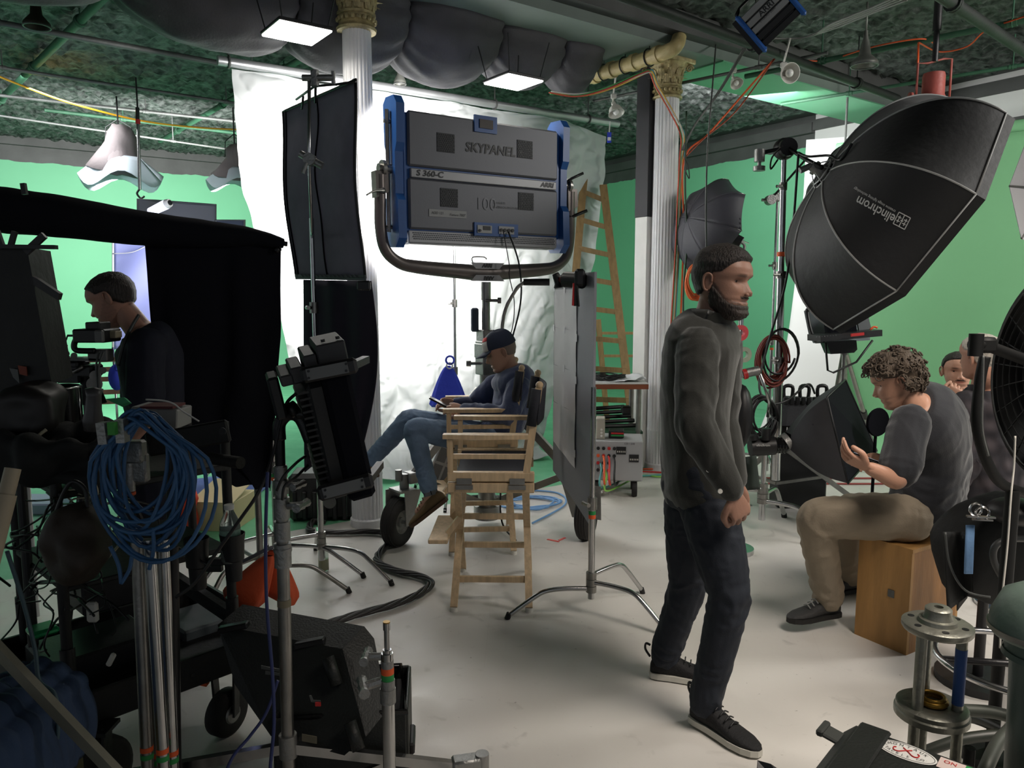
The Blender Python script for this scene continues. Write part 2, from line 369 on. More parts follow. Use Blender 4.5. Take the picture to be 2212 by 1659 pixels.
# ---------------------------------------------------------------- ceiling services
pipegrey = mat('pipe_grey', (92, 94, 92), .5, .3, bump=.2, scale=60, var=.25, var_scale=4)
pipedark = mat('pipe_dark', (34, 38, 36), .55, .2, bump=.2, scale=40, var=.3, var_scale=5)
pipegreen = mat('pipe_dark_green', (44, 84, 62), .6, bump=.2, scale=30, var=.2)
def pipe(x0, y0, x1, y1, z, r, m, label, ext0=0, ext1=0, coup=True, name='ceiling_pipe', group=None):
    a = F(x0, y0, z); b = F(x1, y1, z); d = (b - a).normalized(); a -= d * ext0; b += d * ext1
    t = thing(name, label, 'pipe', a, group); mb = MB(); mb.cyl(a, b, r, n=12)
    mk('tube', mb, m, t, smooth=S)
    n = max(2, int((b - a).length / 1.6))
    for i in range(n):
        p = a.lerp(b, (i + .5) / n); mb = MB()
        if coup: mb.cyl(p - d * .03, p + d * .03, r * 1.35, n=12)
        mb.tube([p + Z * (CEIL - .03 - z), p + Z * r], .006, 6); mb.torus(p, r * 1.3, .005, d, 16, 5); mk('hanger', mb, m, t, smooth=S)
pipe(0, 50, 490, 140, 3.62, .026, pipegrey, 'long grey ceiling pipe nearest the hanging silk at upper left', 1, 1.2)
pipe(0, 146, 500, 222, 3.66, .018, pipegrey, 'second grey ceiling pipe at upper left, speckled with white paint', 1, 3)
pipe(0, 206, 510, 262, 3.68, .018, pipegrey, 'third thin grey ceiling pipe at upper left, above the yellow cord', 1, 3)
pipe(0, 250, 510, 325, 3.45, .012, pipegrey, 'thin bare conduit running just above the cloth wrapped lamps', 1, 2)
pipe(300, 262, 860, 330, 3.7, .02, pipegreen, 'green painted pipe close to the far left wall', 1, 2)
pipe(190, 28, 22, 195, 3.72, .034, pipegreen, 'dark green bar crossing the ceiling pipes at top left', .6, 3)
pipe(690, 105, 440, 250, 3.74, .03, pipegreen, 'dark green bar crossing the ceiling above the silk rod', .1, 2)
pipe(1355, -5, 1928, 209, 3.42, .036, pipedark, 'thick dark ceiling pipe running from top centre to the white wall', 1, .1)
pipe(2040, -5, 2212, 110, 3.45, .04, pipedark, 'thick dark green-black pipe at the top right corner', 1, 2)
pipe(1810, 125, 2212, 44, 3.5, .022, pipegreen, 'thin green-grey conduit above the conical pendant lamp', .8, .6)
pipe(1750, 215, 2212, 140, 3.55, .016, pipegreen, 'thin conduit above the red work lamp', .3, .6)
pipe(1300, 215, 1760, 120, 3.45, .014, pipegrey, 'pale conduit carrying the small white clip lamps', .1, .1)
# fat yellowed pipe with elbow
yp = mat('yellowed_pipe', (186, 168, 118), .5, bump=.3, scale=40, var=.2, var_scale=8)
t = thing('drain_pipe', 'yellowed fat pipe with an elbow beside the gilt capital', 'pipe', F(1300, 160, 3.5))
mb = MB(); a = F(1270, 168, 3.5); b = F(1440, 112, 3.5); mb.tube(cat([a, a.lerp(b, .5), b, F(1462, 96, 3.55), F(1468, 74, 3.72)], 6), .058, 16); mk('tube', mb, yp, t, smooth=S)
d = (b - a).normalized()
for f_ in (.1, .33, .62, .9):
    mb = MB(); p = a.lerp(b, f_); mb.cyl(p - d * .025, p + d * .025, .07, n=18); mk('coupling', mb, yp, t, smooth=S)
for f_ in (.22, .5, .8):
    mb = MB(); p = a.lerp(b, f_); mb.torus(p, .068, .006, d, 20, 6); mb.cyl(p + Z * .06, p + Z * .3, .005, n=6); mk('cable_loop', mb, black, t, True)
# black cloth wrapped duct
blackcloth = mat('charcoal_cloth', (72, 70, 74), .7, bump=.25, scale=60, var=.1)
da = F(480, 60, 3.25); db = F(1268, 168, 3.42); dd = (db - da).normalized(); ds = dd.cross(Z).normalized(); DL = (db - da).length
t = thing('draped_duct', 'ceiling duct wrapped in sagging charcoal cloth, tied at intervals', 'duct', da)
ties = [-1.9, -0.62, 0.42, 1.20, 1.98, 2.62, DL]
for i in range(len(ties) - 1):
    s0, s1 = ties[i], ties[i + 1]; mb = MB()
    def df(u, v, s0=s0, s1=s1, i=i):
        s = s0 + (s1 - s0) * v; a = 2 * pi * u; bul = sin(pi * min(1, max(0, v))) ** .45
        R_ = (.31 if i < 4 else .26) * (.80 + .26 * bul); sag = -.16 * bul if sin(a) < 0 else 0
        pl = .012 * sin(a * 14 + i * 2) * (1 - bul * .85) + .018 * fbm(V((s * 3, cos(a) * 2 + i * 9, sin(a) * 2)), 3)
        c = da + dd * s + Z * (.20 + .04 * i * 0)
        c = c + Z * .13 * max(0, .42 - s); return c + ds * (cos(a) * (R_ + pl)) + Z * (sin(a) * (R_ * .75 + pl) + sag * abs(sin(a)))
    mb.grid(df, 96, 40); mk('cloth_section', mb, blackcloth, t, True)
    if i: mb = MB(); mb.tube([df(k / 40, 0, ties[i], ties[i + 1], i) + V((0, 0, 0)) for k in range(40)], .006, 5, closed=True); mk('tie_cord', mb, black, t, True)
# square lit ceiling panels
lit = mat('lit_diffuser', (255, 250, 240), .5, emit=26.0)
for (x, y, lb, tl) in ((641, 72, 'lit square panel light hanging under the cloth duct beside the left column', .0), (1109, 178, 'lit square panel light hanging under the cloth duct above the big panel', .0)):
    c = F(x, y, 3.1); t = thing('ceiling_panel_light', lb, 'light', c, 'square lit panels under the duct'); R = Matrix.Rotation(atan2(AX.y, AX.x), 3, 'Z')
    mb = MB(); mb.box(c + Z * .014, (.32, .32, .02), R, .004); mk('frame', mb, black, t)
    mb = MB(); mb.box(c, (.305, .305, .012), R, .003); mk('diffuser', mb, lit, t)
    for k in range(4):
        a = pi / 4 + k * pi / 2; q = R @ V((cos(a) * .19, sin(a) * .19, 0)); mb = MB(); mb.tube([c + q + Z * .02, c + q * 1.35 + Z * .26], .004, 5); mk('tie', mb, black, t)
# pendant lamps
def pendant(c, r, label, m):
    t = thing('pendant_lamp', label, 'lamp', c)
    mb = MB(); mb.lathe([(.012, .26), (.02, .2), (.03, .17), (r * .45, .08), (r * .95, .03), (r, .02), (r, 0), (r * .97, -.005), (r * .9, .01), (.01, .12)], c, n=28); mk('shade', mb, m, t, smooth=S)
    mb = MB(); mb.torus(c + Z * .0, r * .98, .006, n=32, m=6); mk('rim', mb, pipegrey, t, True)
    mb = MB(); mb.cyl(c + Z * .25, c + Z * max(.3, (3.82 - c.z)), .008, n=8); mk('stem', mb, m, t, True)
pend = mat('pendant_shade', (120, 122, 116), .45, .4, bump=.1, scale=30, var=.2); pend2 = mat('pendant_shade_dark', (52, 46, 36), .5, .4, var=.3)
pendant(F(1867, 142, 3.35), .10, 'grey conical pendant lamp hanging above the red work lamp', pend)
pendant(F(80, 58, 3.42), .085, 'dark bronze conical pendant lamp at the top left corner', pend2)
pendant(F(864, 182, 3.3), .05, 'small pale pendant lamp seen behind the left column', pend)
# draped cloth lamps on the left
shadecloth = mat('lamp_wrap_cloth', (120, 112, 112), .8, bump=.3, scale=30, thin=.2); whitecloth = mat('diffusion_cloth', (205, 215, 222), .8, bump=.1, thin=.4)
def wrapped(c, s, label, full=True):
    t = thing('wrapped_work_lamp', label, 'lamp', c)
    mb = MB(); mb.lathe([(.0, .17 * s), (.07 * s, .16 * s), (.10 * s, .10 * s), (.10 * s, .03 * s), (.13 * s, -.05 * s), (.20 * s, -.16 * s), (.19 * s, -.165 * s), (.1 * s, 0)], c, V((.25, -.1, 1)), 28)
    for i, p in enumerate(mb.v): mb.v[i] = p + V((noise.noise(p * 9), noise.noise(p * 9 + V((5, 0, 0))), noise.noise(p * 9 + V((0, 7, 0))))) * .03 * s
    mk('cloth_wrap', mb, shadecloth, t, True)
    mb = MB()
    def sk(u, v):
        a = 2 * pi * u; r = (.14 + .15 * v) * s; return c + V((cos(a) * r, sin(a) * r * .8, (-.06 - .17 * v + .05 * sin(a * 4) * v) * s))
    mb.slab(sk, 40, 6, V((0, 0, -.004))); mk('diffusion_skirt', mb, whitecloth, t, True)
    mb = MB(); mb.tube([c + Z * .16 * s, c + Z * (.16 * s + .3), V((c.x, c.y, 3.6))], .008, 6); mk('hanger', mb, black, t)
    for k in (-1, 1):
        mb = MB(); mb.tube([c + V((.1 * s * k, 0, .05)), c + V((.09 * s * k, 0, .22)), c + V((0, 0, .3))], .005, 5); mk('wire', mb, black, t)
    mb = MB(); mb.sphere(c - Z * .05 * s, .05 * s, 12); mk('bulb', mb, whiteplastic, t, True)
wrapped(P(258, 322, 8.2), 1.45, 'work lamp wrapped in grey cloth hanging on the left before the green wall')
wrapped(P(508, 350, 8.6), 1.1, 'work lamp wrapped in grey cloth, half hidden by the silk edge')
# thin hanging pole with hook
t = thing('hanging_pole', 'short steel pole with red collar hanging from the ceiling before the green wall', 'pole', P(300, 240, 7.8))
mb = MB(); mb.cyl(P(297, 232, 7.8), P(297, 262, 7.8), .018); mk('socket', mb, black, t, smooth=S)
mb = MB(); mb.cyl(P(298, 258, 7.8), P(298, 268, 7.8), .022); mk('collar', mb, redm, t, smooth=S)
mb = MB(); mb.cyl(P(298, 266, 7.8), P(302, 410, 7.8), .016); mk('tube', mb, chrome, t, smooth=S)
mb = MB(); mb.tube(cat([P(302, 408, 7.8), P(296, 418, 7.8), P(304, 428, 7.8), P(312, 424, 7.8)], 5), .01, 6); mk('hook', mb, black, t, True)
mb = MB(); mb.cyl(P(297, 232, 7.8), V((P(297, 232, 7.8).x, P(297, 232, 7.8).y, 3.7)), .008); mk('rod', mb, black, t)
# background flags on the left
def panel_quad(name, pts, D, th, m, label, catg, edge=None):
    p = [P(x, y, D) for x, y in pts]; t = thing(name, label, catg, p[0])
    mb = MB(); mb.prism(p, Y * th); mk('cloth', mb, m, t)
    mb = MB(); mb.tube(p, .012, 6, closed=True); mk('frame', mb, edge or pipegrey, t, True)
    b = (p[2] + p[-1]) / 2; mb = MB(); mb.cyl(b + Z * .02, V((b.x, b.y, .01)), .012)
    for k in range(3): mb.tube([V((b.x, b.y, .25)), V((b.x + .35 * cos(k * 2.1), b.y + .35 * sin(k * 2.1), .01))], .01, 6)
    mk('stand', mb, pipegrey, t); return t
panel_quad('small_grey_flag', [(298, 430), (340, 434), (466, 443), (466, 520), (298, 520)], 7.0, .01, mat('grey_net', (112, 112, 110), .9), 'grey framed flag on the left, below the hanging steel pole', 'flag')
panel_quad('blue_grey_flag', [(466, 476), (528, 476), (528, 560), (466, 560)], 6.9, .01, mat('slate_cloth', (66, 72, 84), .9), 'slate flag beside the silk, above the black drape', 'flag')
# lit tube lamp and blue lit sheet
t = thing('tube_lamp', 'lit white tube lamp lying against the grey framed flag', 'lamp', P(340, 452, 6.8))
mb = MB(); mb.cyl(P(325, 458, 6.8), P(360, 441, 6.75), .036, .042, 20); mk('tube', mb, mat('tube_glow', (224, 226, 255), .4, emit=1.6), t, smooth=S)
mb = MB(); mb.cyl(P(360, 441, 6.75), P(367, 438, 6.74), .042, .034, 20); mk('end_cap', mb, whiteplastic, t, smooth=S)
mb = MB(); mb.cyl(P(365.5, 438.8, 6.735), P(368.5, 437.3, 6.73), .022, .022, 20); mk('socket', mb, black, t, smooth=S)
mb = MB(); b = P(330, 458, 6.82); mb.cyl(b, V((b.x, b.y, .01)), .012); mb.cyl(V((b.x, b.y, 0)), V((b.x, b.y, .02)), .16); mk('stand', mb, pipegrey, t)
bs = mat('blue_lit_sheet', (196, 200, 240), .7, bump=.2, scale=12, thin=.4)
t = thing('diffusion_frame', 'bluish white diffusion sheet in a frame behind the standing operator', 'diffuser', P(245, 520, 6.4))
mb = MB(); mb.slab(lambda u, v: P(245 + 90 * u, 515 + 240 * v, 6.4 + .02 * sin(v * 9 + u * 4)), 12, 24, Y * .006); mk('sheet', mb, bs, t, True)
mb = MB(); mb.cyl(P(244, 505, 6.39), P(244, 760, 6.39), .008); mb.tube(cat([P(244, 548, 6.38), P(285, 545, 6.38), P(318, 530, 6.38)], 5), .004, 5); mk('frame', mb, whiteplastic, t, True)
mb = MB(); mb.cyl(P(244, 750, 6.39), V((P(244, 750, 6.39).x, 6.39, 0.01)), .01); mk('pole', mb, chrome, t, True)

# ---------------------------------------------------------------- silk on a rod
RZ = 3.35; ra = F(470, 130, RZ); rb_ = F(1335, 268, RZ); rd = (rb_ - ra).normalized(); rn = rd.cross(Z)
mb = MB(); mb.cyl(ra, rb_, .036, n=20); rod = thing('silk_rod', 'long pale steel tube slung under the ceiling, carrying the silk', 'rod', ra); mk('tube', mb, mat('rod_steel', (175, 178, 180), .4, .7, bump=.05, scale=30, var=.1), rod, smooth=S)
for f_ in (.02, .3, .62, .9):
    p = ra.lerp(rb_, f_); mb = MB(); mb.tube([V((p.x, p.y, CEIL - .05)), p + Z * .05], .007, 6); mb.torus(p, .045, .008, rd, 16, 6); mk('hanger', mb, pipegrey, rod, smooth=S)
silk = mat('white_silk', (186, 189, 190), .5, bump=.5, scale=9, thin=.22)
def silkmat():
    nt = silk.node_tree; N = nt.nodes; L = nt.links; b = N['Principled BSDF']; tc = N.new('ShaderNodeTexCoord')
    vo = N.new('ShaderNodeTexNoise'); vo.noise_type = 'RIDGED_MULTIFRACTAL'; vo.inputs['Scale'].default_value = 7; vo.inputs['Detail'].default_value = 3; vo.inputs['Distortion'].default_value = .6
    L.new(tc.outputs['Object'], vo.inputs['Vector'])
    bp = N.new('ShaderNodeBump'); bp.inputs['Strength'].default_value = 1; bp.inputs['Distance'].default_value = .035
    L.new(vo.outputs[0], bp.inputs['Height']); L.new(bp.outputs[0], b.inputs['Normal'])
silkmat()
LP = [(500, 140), (510, 260), (522, 400), (560, 520), (600, 640), (632, 800), (650, 940), (690, 1010)]
RP = [(1312, 282), (1310, 340), (1300, 420), (1285, 560), (1245, 690), (1205, 830), (1165, 960), (1135, 1030)]
def plz(l): return [PL(x, y, ra, rn) for x, y in l]
lw, rw = plz(LP), plz(RP)
def along(c, v):
    f_ = v * (len(c) - 1); i = min(int(f_), len(c) - 2); return c[i].lerp(c[i + 1], f_ - i)
def sf(u, v):
    l, r = along(lw, v), along(rw, v); p = l.lerp(r, u)
    if v < .18: top = ra.lerp(rb_, .035 + .93 * u); top.z = RZ - .04 - (.10 * max(0, u - .86) / .14); p = p.lerp(V((top.x + (p.x - top.x), p.y, max(p.z, 0) + (top.z - p.z) * (1 - v / .18))), 1) if True else p
    q = V((u * 6, v * 3, 1)); fo = .035 * sin(u * 34 + 2.2 * noise.noise(V((u * 5, v * 2, 0))) + v * 3) * (.25 + v) + .05 * noise.noise(V((u * 7, v * 5, 4)))
    fo += .03 * (1 - abs(noise.noise(V((u * 16 + v * 7, v * 13 - u * 5, 2)))) * 2)
    p = p - rn * 0 + B * fo
    fl = max(0, v - .86) / .14; p = p - B * (fl ** 1.5 * .42); p.z = max(p.z, .03 + .012 * sin(u * 40)) if v > .8 else p.z
    return p
mb = MB(); mb.grid(sf, 240, 170); mk('white_silk_curtain', mb, silk, smooth=True, label='huge crumpled white silk sheet hanging from the steel tube, brightly lit', catg='curtain', normals=False)

# ---------------------------------------------------------------- big panel light on its stand
t = thing('large_panel_light', 'huge grey and blue panel light seen from behind, facing the silk', 'light', PC); EX, EY, EZ = A, -B, Z
def L3(x, y, z, o=PC): return o + EX * x + EY * y + EZ * z     # x right, y towards the camera, z up
RL = Matrix((EX, -EY, Z)).transposed()
pg = mat('panel_grey', (104, 105, 110), .5, .35, bump=.04, scale=120); pblue = mat('panel_blue', (34, 84, 150), .4, bump=.04, scale=50); pdark = mat('panel_vent', (48, 50, 54), .6)
W_, H_ = 1.24, .78
mb = MB(); mb.box(L3(0, -.02, .0), (W_ - .04, .14, H_ - .06), RL, .01); mk('housing', mb, pblue, t)
mb = MB(); mb.box(L3(0, .055, .205), (W_ - .1, .03, .33), RL, .012); mk('back_plate', mb, pg, t)
mb = MB(); mb.box(L3(0, .055, -.185), (W_ - .1, .03, .31), RL, .012); mk('back_plate', mb, pg, t)
mb = MB(); mb.box(L3(0.0, .058, .0), (W_ - .13, .028, .055), RL, .004); bar = mk('name_bar', mb, mat('bar_grey', (150, 150, 152), .45, .3), t)
mb = MB(); text_mb(mb, 'S 360-C', .05, L3(-.52, .074, 0), EX, Z, font_scale_x=1.15, shear=.15, offset=.0012); mk('bar_lettering', mb, black, bar); mb = MB(); text_mb(mb, 'ARRI', .042, L3(.42, .074, 0), EX, Z, font_scale_x=1.2, shear=.2, offset=.002); mk('bar_lettering', mb, black, bar)
mb = MB(); text_mb(mb, 'SKYPANEL', .082, L3(-.17, .073, .19), EX, Z, font_scale_x=1.0, shear=.12, offset=.002); mk('lettering', mb, black, t); mb = MB(); text_mb(mb, '®', .03, L3(.25, .073, .2), EX, Z); mk('lettering', mb, black, t)
mb = MB(); text_mb(mb, '100', .11, L3(-.10, .073, -.16), EX, Z, offset=.0); mk('anniversary_mark', mb, mat('mark_pale', (92, 93, 98), .4, .3), t)
mb = MB(); text_mb(mb, 'NO PARTS', .02, L3(.04, .073, -.145), EX, Z); text_mb(mb, 'INVERSION FROM INSIDE', .02, L3(.04, .073, -.172), EX, Z); mk('small_print', mb, black, t)
for (x, z) in ((-.31, .20), (.29, .22), (-.29, -.135), (.30, -.12)):
    mb = MB(); mb.box(L3(x, .0715, z), (.125, .004, .115), RL); g = mk('vent', mb, pdark, t); mb = MB()
    for i in range(9):
        for j in range(9): mb.cyl(L3(x - .052 + i * .013 + (j % 2) * .0065, .0735, z - .048 + j * .012), L3(x - .052 + i * .013 + (j % 2) * .0065, .076, z - .048 + j * .012), .0042, n=6)
    mk('vent_mesh', mb, black, g, kind='stuff')
mb = MB(); mb.box(L3(-.30, .0725, -.235), (.27, .002, .045), RL); tl_ = mk('tape_label', mb, mat('tape_pale', (160, 160, 160), .6), t); mb = MB(); text_mb(mb, 'ADD 121', .022, L3(-.42, .075, -.235), EX, Z, shear=.2); mk('label_writing', mb, black, tl_); mb = MB(); text_mb(mb, 'Fixture 7007', .022, L3(-.29, .075, -.24), EX, Z, shear=.2); mk('label_writing', mb, black, tl_)
mb = MB(); mb.box(L3(-.02, .074, .345), (.17, .014, .105), RL, .012); h = mk('handle_recess', mb, pblue, t); mb = MB(); mb.box(L3(-.02, .083, .345), (.10, .01, .055), RL, .01); mk('handle_inner', mb, mat('bronze_recess', (74, 66, 62), .5), h)
mb = MB(); mb.box(L3(.06, .074, -.32), (.34, .014, .085), RL, .012); cp = mk('control_plate', mb, pblue, t)
mb = MB(); mb.box(L3(-.035, .083, -.32), (.11, .006, .05), RL, .003); mk('display', mb, mat('bar_grey2', (165, 165, 165), .5), cp); mb = MB(); mb.box(L3(-.02, .087, -.313), (.055, .004, .026), RL); mb.cyl(L3(-.075, .087, -.33), L3(-.075, .096, -.33), .009, n=12); mk('screen', mb, black, cp)
mb = MB(); mb.box(L3(.135, .083, -.32), (.12, .006, .05), RL, .003); pl_ = mk('socket_plate', mb, MATS['bar_grey2'], cp)
for k in range(4): mb = MB(); mb.cyl(L3(.09 + k * .03, .085, -.32), L3(.09 + k * .03, .094, -.32), .011, n=14); mk('socket', mb, black, cp, smooth=S)
mb = MB(); mb.box(L3(0, .045, -.385), (W_ - .1, .03, .075), Matrix.Rotation(.0, 3, EX) @ RL, .004); vs = mk('vent_strip', mb, mat('strip_grey', (158, 158, 160), .4, .4), t); mb = MB()
for i in range(84):
    for j in range(4): mb.cyl(L3(-.54 + i * .013 + (j % 2) * .0065, .06, -.362 - j * .012), L3(-.54 + i * .013 + (j % 2) * .0065, .0625, -.362 - j * .012), .0042, n=5)
mk('strip_perforation', mb, pdark, vs, kind='stuff')
mb = MB(); mb.box(L3(0, -.0, -.425), (W_ - .12, .10, .012), RL, .003); mb.box(L3(0, -.09, -.40), (W_ - .1, .02, .05), RL); mk('front_lip', mb, MATS['strip_grey'], t)
for sg in (-1, 1):
    mb = MB(); pr = [(-.10, .42), (-.06, .455), (.05, .45), (.09, .40), (.085, .17), (.06, .12), (.06, -.13), (.09, -.17), (.10, -.40), (.05, -.455), (-.06, -.45), (-.10, -.40), (-.09, -.17), (-.06, -.12), (-.06, .12), (-.09, .17)]
    x0 = sg * (W_ / 2 - .02); mb.prism([L3(x0, y, z) for y, z in pr], EX * (.055 * sg)); sp_ = mk('side_frame', mb, pblue, t)
    mb = MB(); mb.cyl(L3(sg * (W_ / 2 + .02), 0, .02), L3(sg * (W_ / 2 + .12), 0, .02), .028, n=16); mb.cyl(L3(sg * (W_ / 2 + .08), 0, .02), L3(sg * (W_ / 2 + .10), 0, .02), .05, n=20); mk('pivot_knob', mb, dullsteel, t, smooth=S)
    mb = MB(); mb.beam(L3(sg * (W_ / 2 + .055), 0, .37), L3(sg * (W_ / 2 + .055), 0, -.36), .03, .02); mk('slide_rail', mb, dullsteel, t)
    for zz in (.30, -.33): mb = MB(); mb.tube([L3(sg * (W_ / 2 + .03), 0, zz), L3(sg * (W_ / 2 + .075), 0, zz)], .012, 8); mk('rail_bolt', mb, dullsteel, t)
mb = MB(); mb.tube([L3(.66, .0, .02), L3(.72, .03, .07), L3(.80, .06, .11)], .01, 8); mk('tilt_lever', mb, blackmetal, t, True)
mb = MB(); mb.tube([L3(.66, 0, -.2), L3(.74, .03, -.19), L3(.83, .07, -.15)], .012, 8); mk('tilt_lever', mb, blackmetal, t, True)
yk = mat('yoke_grey', (112, 104, 100), .38, .5, bump=.05, scale=60)
yp_ = [L3(-.73, 0, -.02), L3(-.73, 0, -.18), L3(-.73, 0, -.34), L3(-.70, 0, -.47), L3(-.61, 0, -.545), L3(-.48, 0, -.57), L3(-.2, 0, -.59), L3(0, 0, -.60), L3(.2, 0, -.59), L3(.48, 0, -.57), L3(.61, 0, -.545), L3(.70, 0, -.47), L3(.73, 0, -.34), L3(.73, 0, -.18), L3(.73, 0, -.02)]
mb = MB(); cp_ = cat(yp_, 6); n_ = len(cp_); mb.tube(cp_, [.036 + .02 * max(0, 1 - abs(i / n_ - .5) / .24) for i in range(n_)], 14); mk('yoke', mb, yk, t, smooth=S)
mb = MB(); mb.prism([L3(-.13, .062, -.535), L3(.13, .062, -.535), L3(.09, .062, -.575), L3(-.09, .062, -.575)], EY * .004); mb.prism([L3(-.09, .062, -.615), L3(.09, .062, -.615), L3(.13, .062, -.655), L3(-.13, .062, -.655)], EY * .004)
lp = mk('logo_plate', mb, MATS['bar_grey'], t); mb = MB(); text_mb(mb, 'ARRI', .032, L3(-.045, .0675, -.555), EX, Z, font_scale_x=1.1, shear=.2, offset=.002); text_mb(mb, 'ARRI', .032, L3(.045, .0675, -.635), -EX, -Z, font_scale_x=1.1, shear=.2, offset=.002); mk('plate_lettering', mb, black, lp)
for sg in (-1, 1):
    mb = MB(); mb.prism([L3(sg * .73 - .04, .03, .0), L3(sg * .73 + .04, .03, .0), L3(sg * .73 + .05, .03, -.12), L3(sg * .73 - .035, .03, -.16)], EY * -.07); mk('yoke_clamp', mb, yk, t)
mb = MB(); mb.tube(cat([L3(-.73, .05, -.12), L3(-.80, .08, -.13), L3(-.86, .10, -.16)], 5), [.02, .016, .013, .012, .01, .009, .008, .007, .006, .006, .006][:11], 8); mk('brake_lever', mb, dullsteel, t, True)
mb = MB(); mb.tube(cat([L3(-.07, 0, -.545), L3(-.08, 0, -.50), L3(.01, 0, -.495), L3(.03, 0, -.51)], 4), .005, 6); mk('safety_pin', mb, chrome, t, True)
# stand below the yoke
sc_ = P(1044, 1040, 5.42); sx_, sy_ = PC.x + .02, PC.y + .0; 
def SV(z, dx=0, dy=0): return V((sx_ + dx, sy_ + dy, z))
st = thing('wheeled_crank_stand', 'heavy steel crank stand with pneumatic wheels under the big panel light', 'stand', SV(0))
for (z0, z1, r, m) in ((PC.z - .66, PC.z - .78, .034, dullsteel), (PC.z - .76, PC.z - .98, .028, dullsteel), (1.15, PC.z - 1.14, .034, blackmetal), (.55, 1.2, .045, dullsteel), (.12, .6, .06, dullsteel)):
    mb = MB(); mb.cyl(SV(z0), SV(z1), r, n=20); mk('mast_tube', mb, m, st, smooth=S)
for (z0, z1, wd) in ((PC.z - .98, PC.z - 1.07, .10), (PC.z - 1.07, PC.z - 1.17, .12), (1.05, 1.28, .11), (.86, .93, .16)):
    mb = MB(); mb.box(SV((z0 + z1) / 2), (wd, wd, abs(z1 - z0)), RL, .006); mk('mast_collar', mb, castmetal, st)
mb = MB(); mb.box(SV(1.42, -.075), (.05, .06, .16), None, .01); mk('level_box', mb, mat('slate_blue', (60, 72, 92), .5), st)
mb = MB(); mb.tube([SV(1.14, .04, -.05), SV(1.14, .2, -.08)], .012, 8); mb.tube(cat([SV(1.14, .10, -.08), SV(1.45, .12, -.1), SV(1.62, .2, -.12), SV(1.67, .26, -.13)], 5), .012, 8); mk('crank_arm', mb, dullsteel, st, True)
mb = MB(); mb.cyl(SV(1.67, .25, -.13), SV(1.67, .42, -.13), .022, .024, 14); mk('crank_grip', mb, black, st, smooth=S)
for (x_, z_) in ((-.1, 1.13), (.08, 1.55)):
    mb = MB(); mb.cyl(SV(z_, 0, -.04), SV(z_, x_, -.06), .01, n=8); mb.cyl(SV(z_, x_, -.06), SV(z_, x_ * 1.3, -.06), .02, n=10); mk('lock_knob', mb, dullsteel, st, smooth=S)
def bigwheel(px, py, D, lean, parent):
    c = P(px, py, D); R_ = .155; c.z = R_ + .001; ax = lean.normalized()
    mb = MB(); mb.lathe([(.075, -.035), (.09, -.045), (.125, -.05), (.145, -.04), (.155, -.02), (.155, .02), (.145, .04), (.125, .05), (.09, .045), (.075, .035)], c, ax, 40)
    for k in (-.025, -.008, .008, .025): mb.torus(c + ax * k, .153, .005, ax, 40, 5)
    ty = mk('tyre', mb, rubber, parent, True); mb = MB(); mb.lathe([(.0, -.03), (.03, -.03), (.032, -.012), (.06, -.01), (.078, -.036), (.082, -.03), (.082, .03), (.078, .036), (.06, .01), (.032, .012), (.03, .03), (0, .03)], c, ax, 30); mb.cyl(c - ax * .075, c + ax * .075, .012, n=10); mk('hub', mb, castmetal, ty, smooth=S)
    return c, ax
lw_c, ax1 = bigwheel(860, 1130, 4.72, V((1, -.45, 0)), st); rw_c, ax2 = bigwheel(1266, 1120, 4.85, V((1, -.35, 0)), st); bw_c, ax3 = bigwheel(1085, 960, 6.25, V((1, .2, 0)), st)
for c, ax in ((lw_c, ax1), (rw_c, ax2), (bw_c, ax3)):
    inn = (SV(0) - c); inn.z = 0; inn.normalize(); top = V((c.x, c.y, .36)) + inn * .05
    for sg in (-1, 1):
        mb = MB(); a0 = c + ax * (.075 * sg); q = ax * (.006)
        mb.prism([a0 + V((0, 0, -.02)) - inn * .02, a0 + V((0, 0, -.02)) + inn * .02, top + ax * .07 * sg + inn * .05, top + ax * .07 * sg - inn * .07], q); mk('fork', mb, castmetal, st)
    mb = MB(); mb.beam(top - inn * .07, top + inn * .05, .15, .012); mb.cyl(top, top + Z * .10, .03, n=14); mk('fork_crown', mb, castmetal, st, smooth=S)
    mb = MB(); mb.box(top + inn * .06 + Z * .07, (.10, .10, .07), Matrix.Rotation(atan2(inn.y, inn.x), 3, 'Z'), .01); mb.cyl(top + Z * .06 + inn * -.04, top + Z * .13 - inn * .04, .022, n=12); mk('leg_socket', mb, castmetal, st, smooth=S)
    mb = MB(); mb.beam(top + inn * .06 + Z * .07, SV(.95) - inn * .06, .035, .05); lg = mk('leg', mb, dullsteel, st)
    mb = MB(); mb.beam(top + inn * .1 + Z * .05, SV(.16) - inn * .04, .03, .045); mk('lower_strut', mb, dullsteel, st)
    if c is not bw_c:
        a_ = top + inn * .06 + Z * .07; b_ = SV(.95) - inn * .06; mb = MB(); mb.beam(a_.lerp(b_, .62), a_.lerp(b_, .84), .044, .058); mk('painted_band', mb, redm, st)
mb = MB(); mb.cyl(SV(.05), SV(.14), .09, n=20); mk('base_plate', mb, castmetal, st, smooth=S)
# cables from the panel light
cable('panel_cable', [L3(.14, .1, -.33), L3(.20, .14, -.55), L3(.21, .14, -.8), L3(.15, .1, -1.1), SV(1.2, .16, -.1), SV(.6, .12, -.1), SV(.1, .1, -.14), SV(.02, .2, -.4)], .0065, black, 'thick black cable hanging from the big panel light beside its mast')
cable('panel_cable', [L3(.10, .1, -.33), L3(.12, .14, -.55), L3(.12, .14, -.62), L3(.16, .14, -.8), L3(.14, .13, -1.0), L3(.05, .1, -1.15), SV(1.2, .0, -.1)], .0035, black, 'thin black cable looping from the big panel light under its yoke')
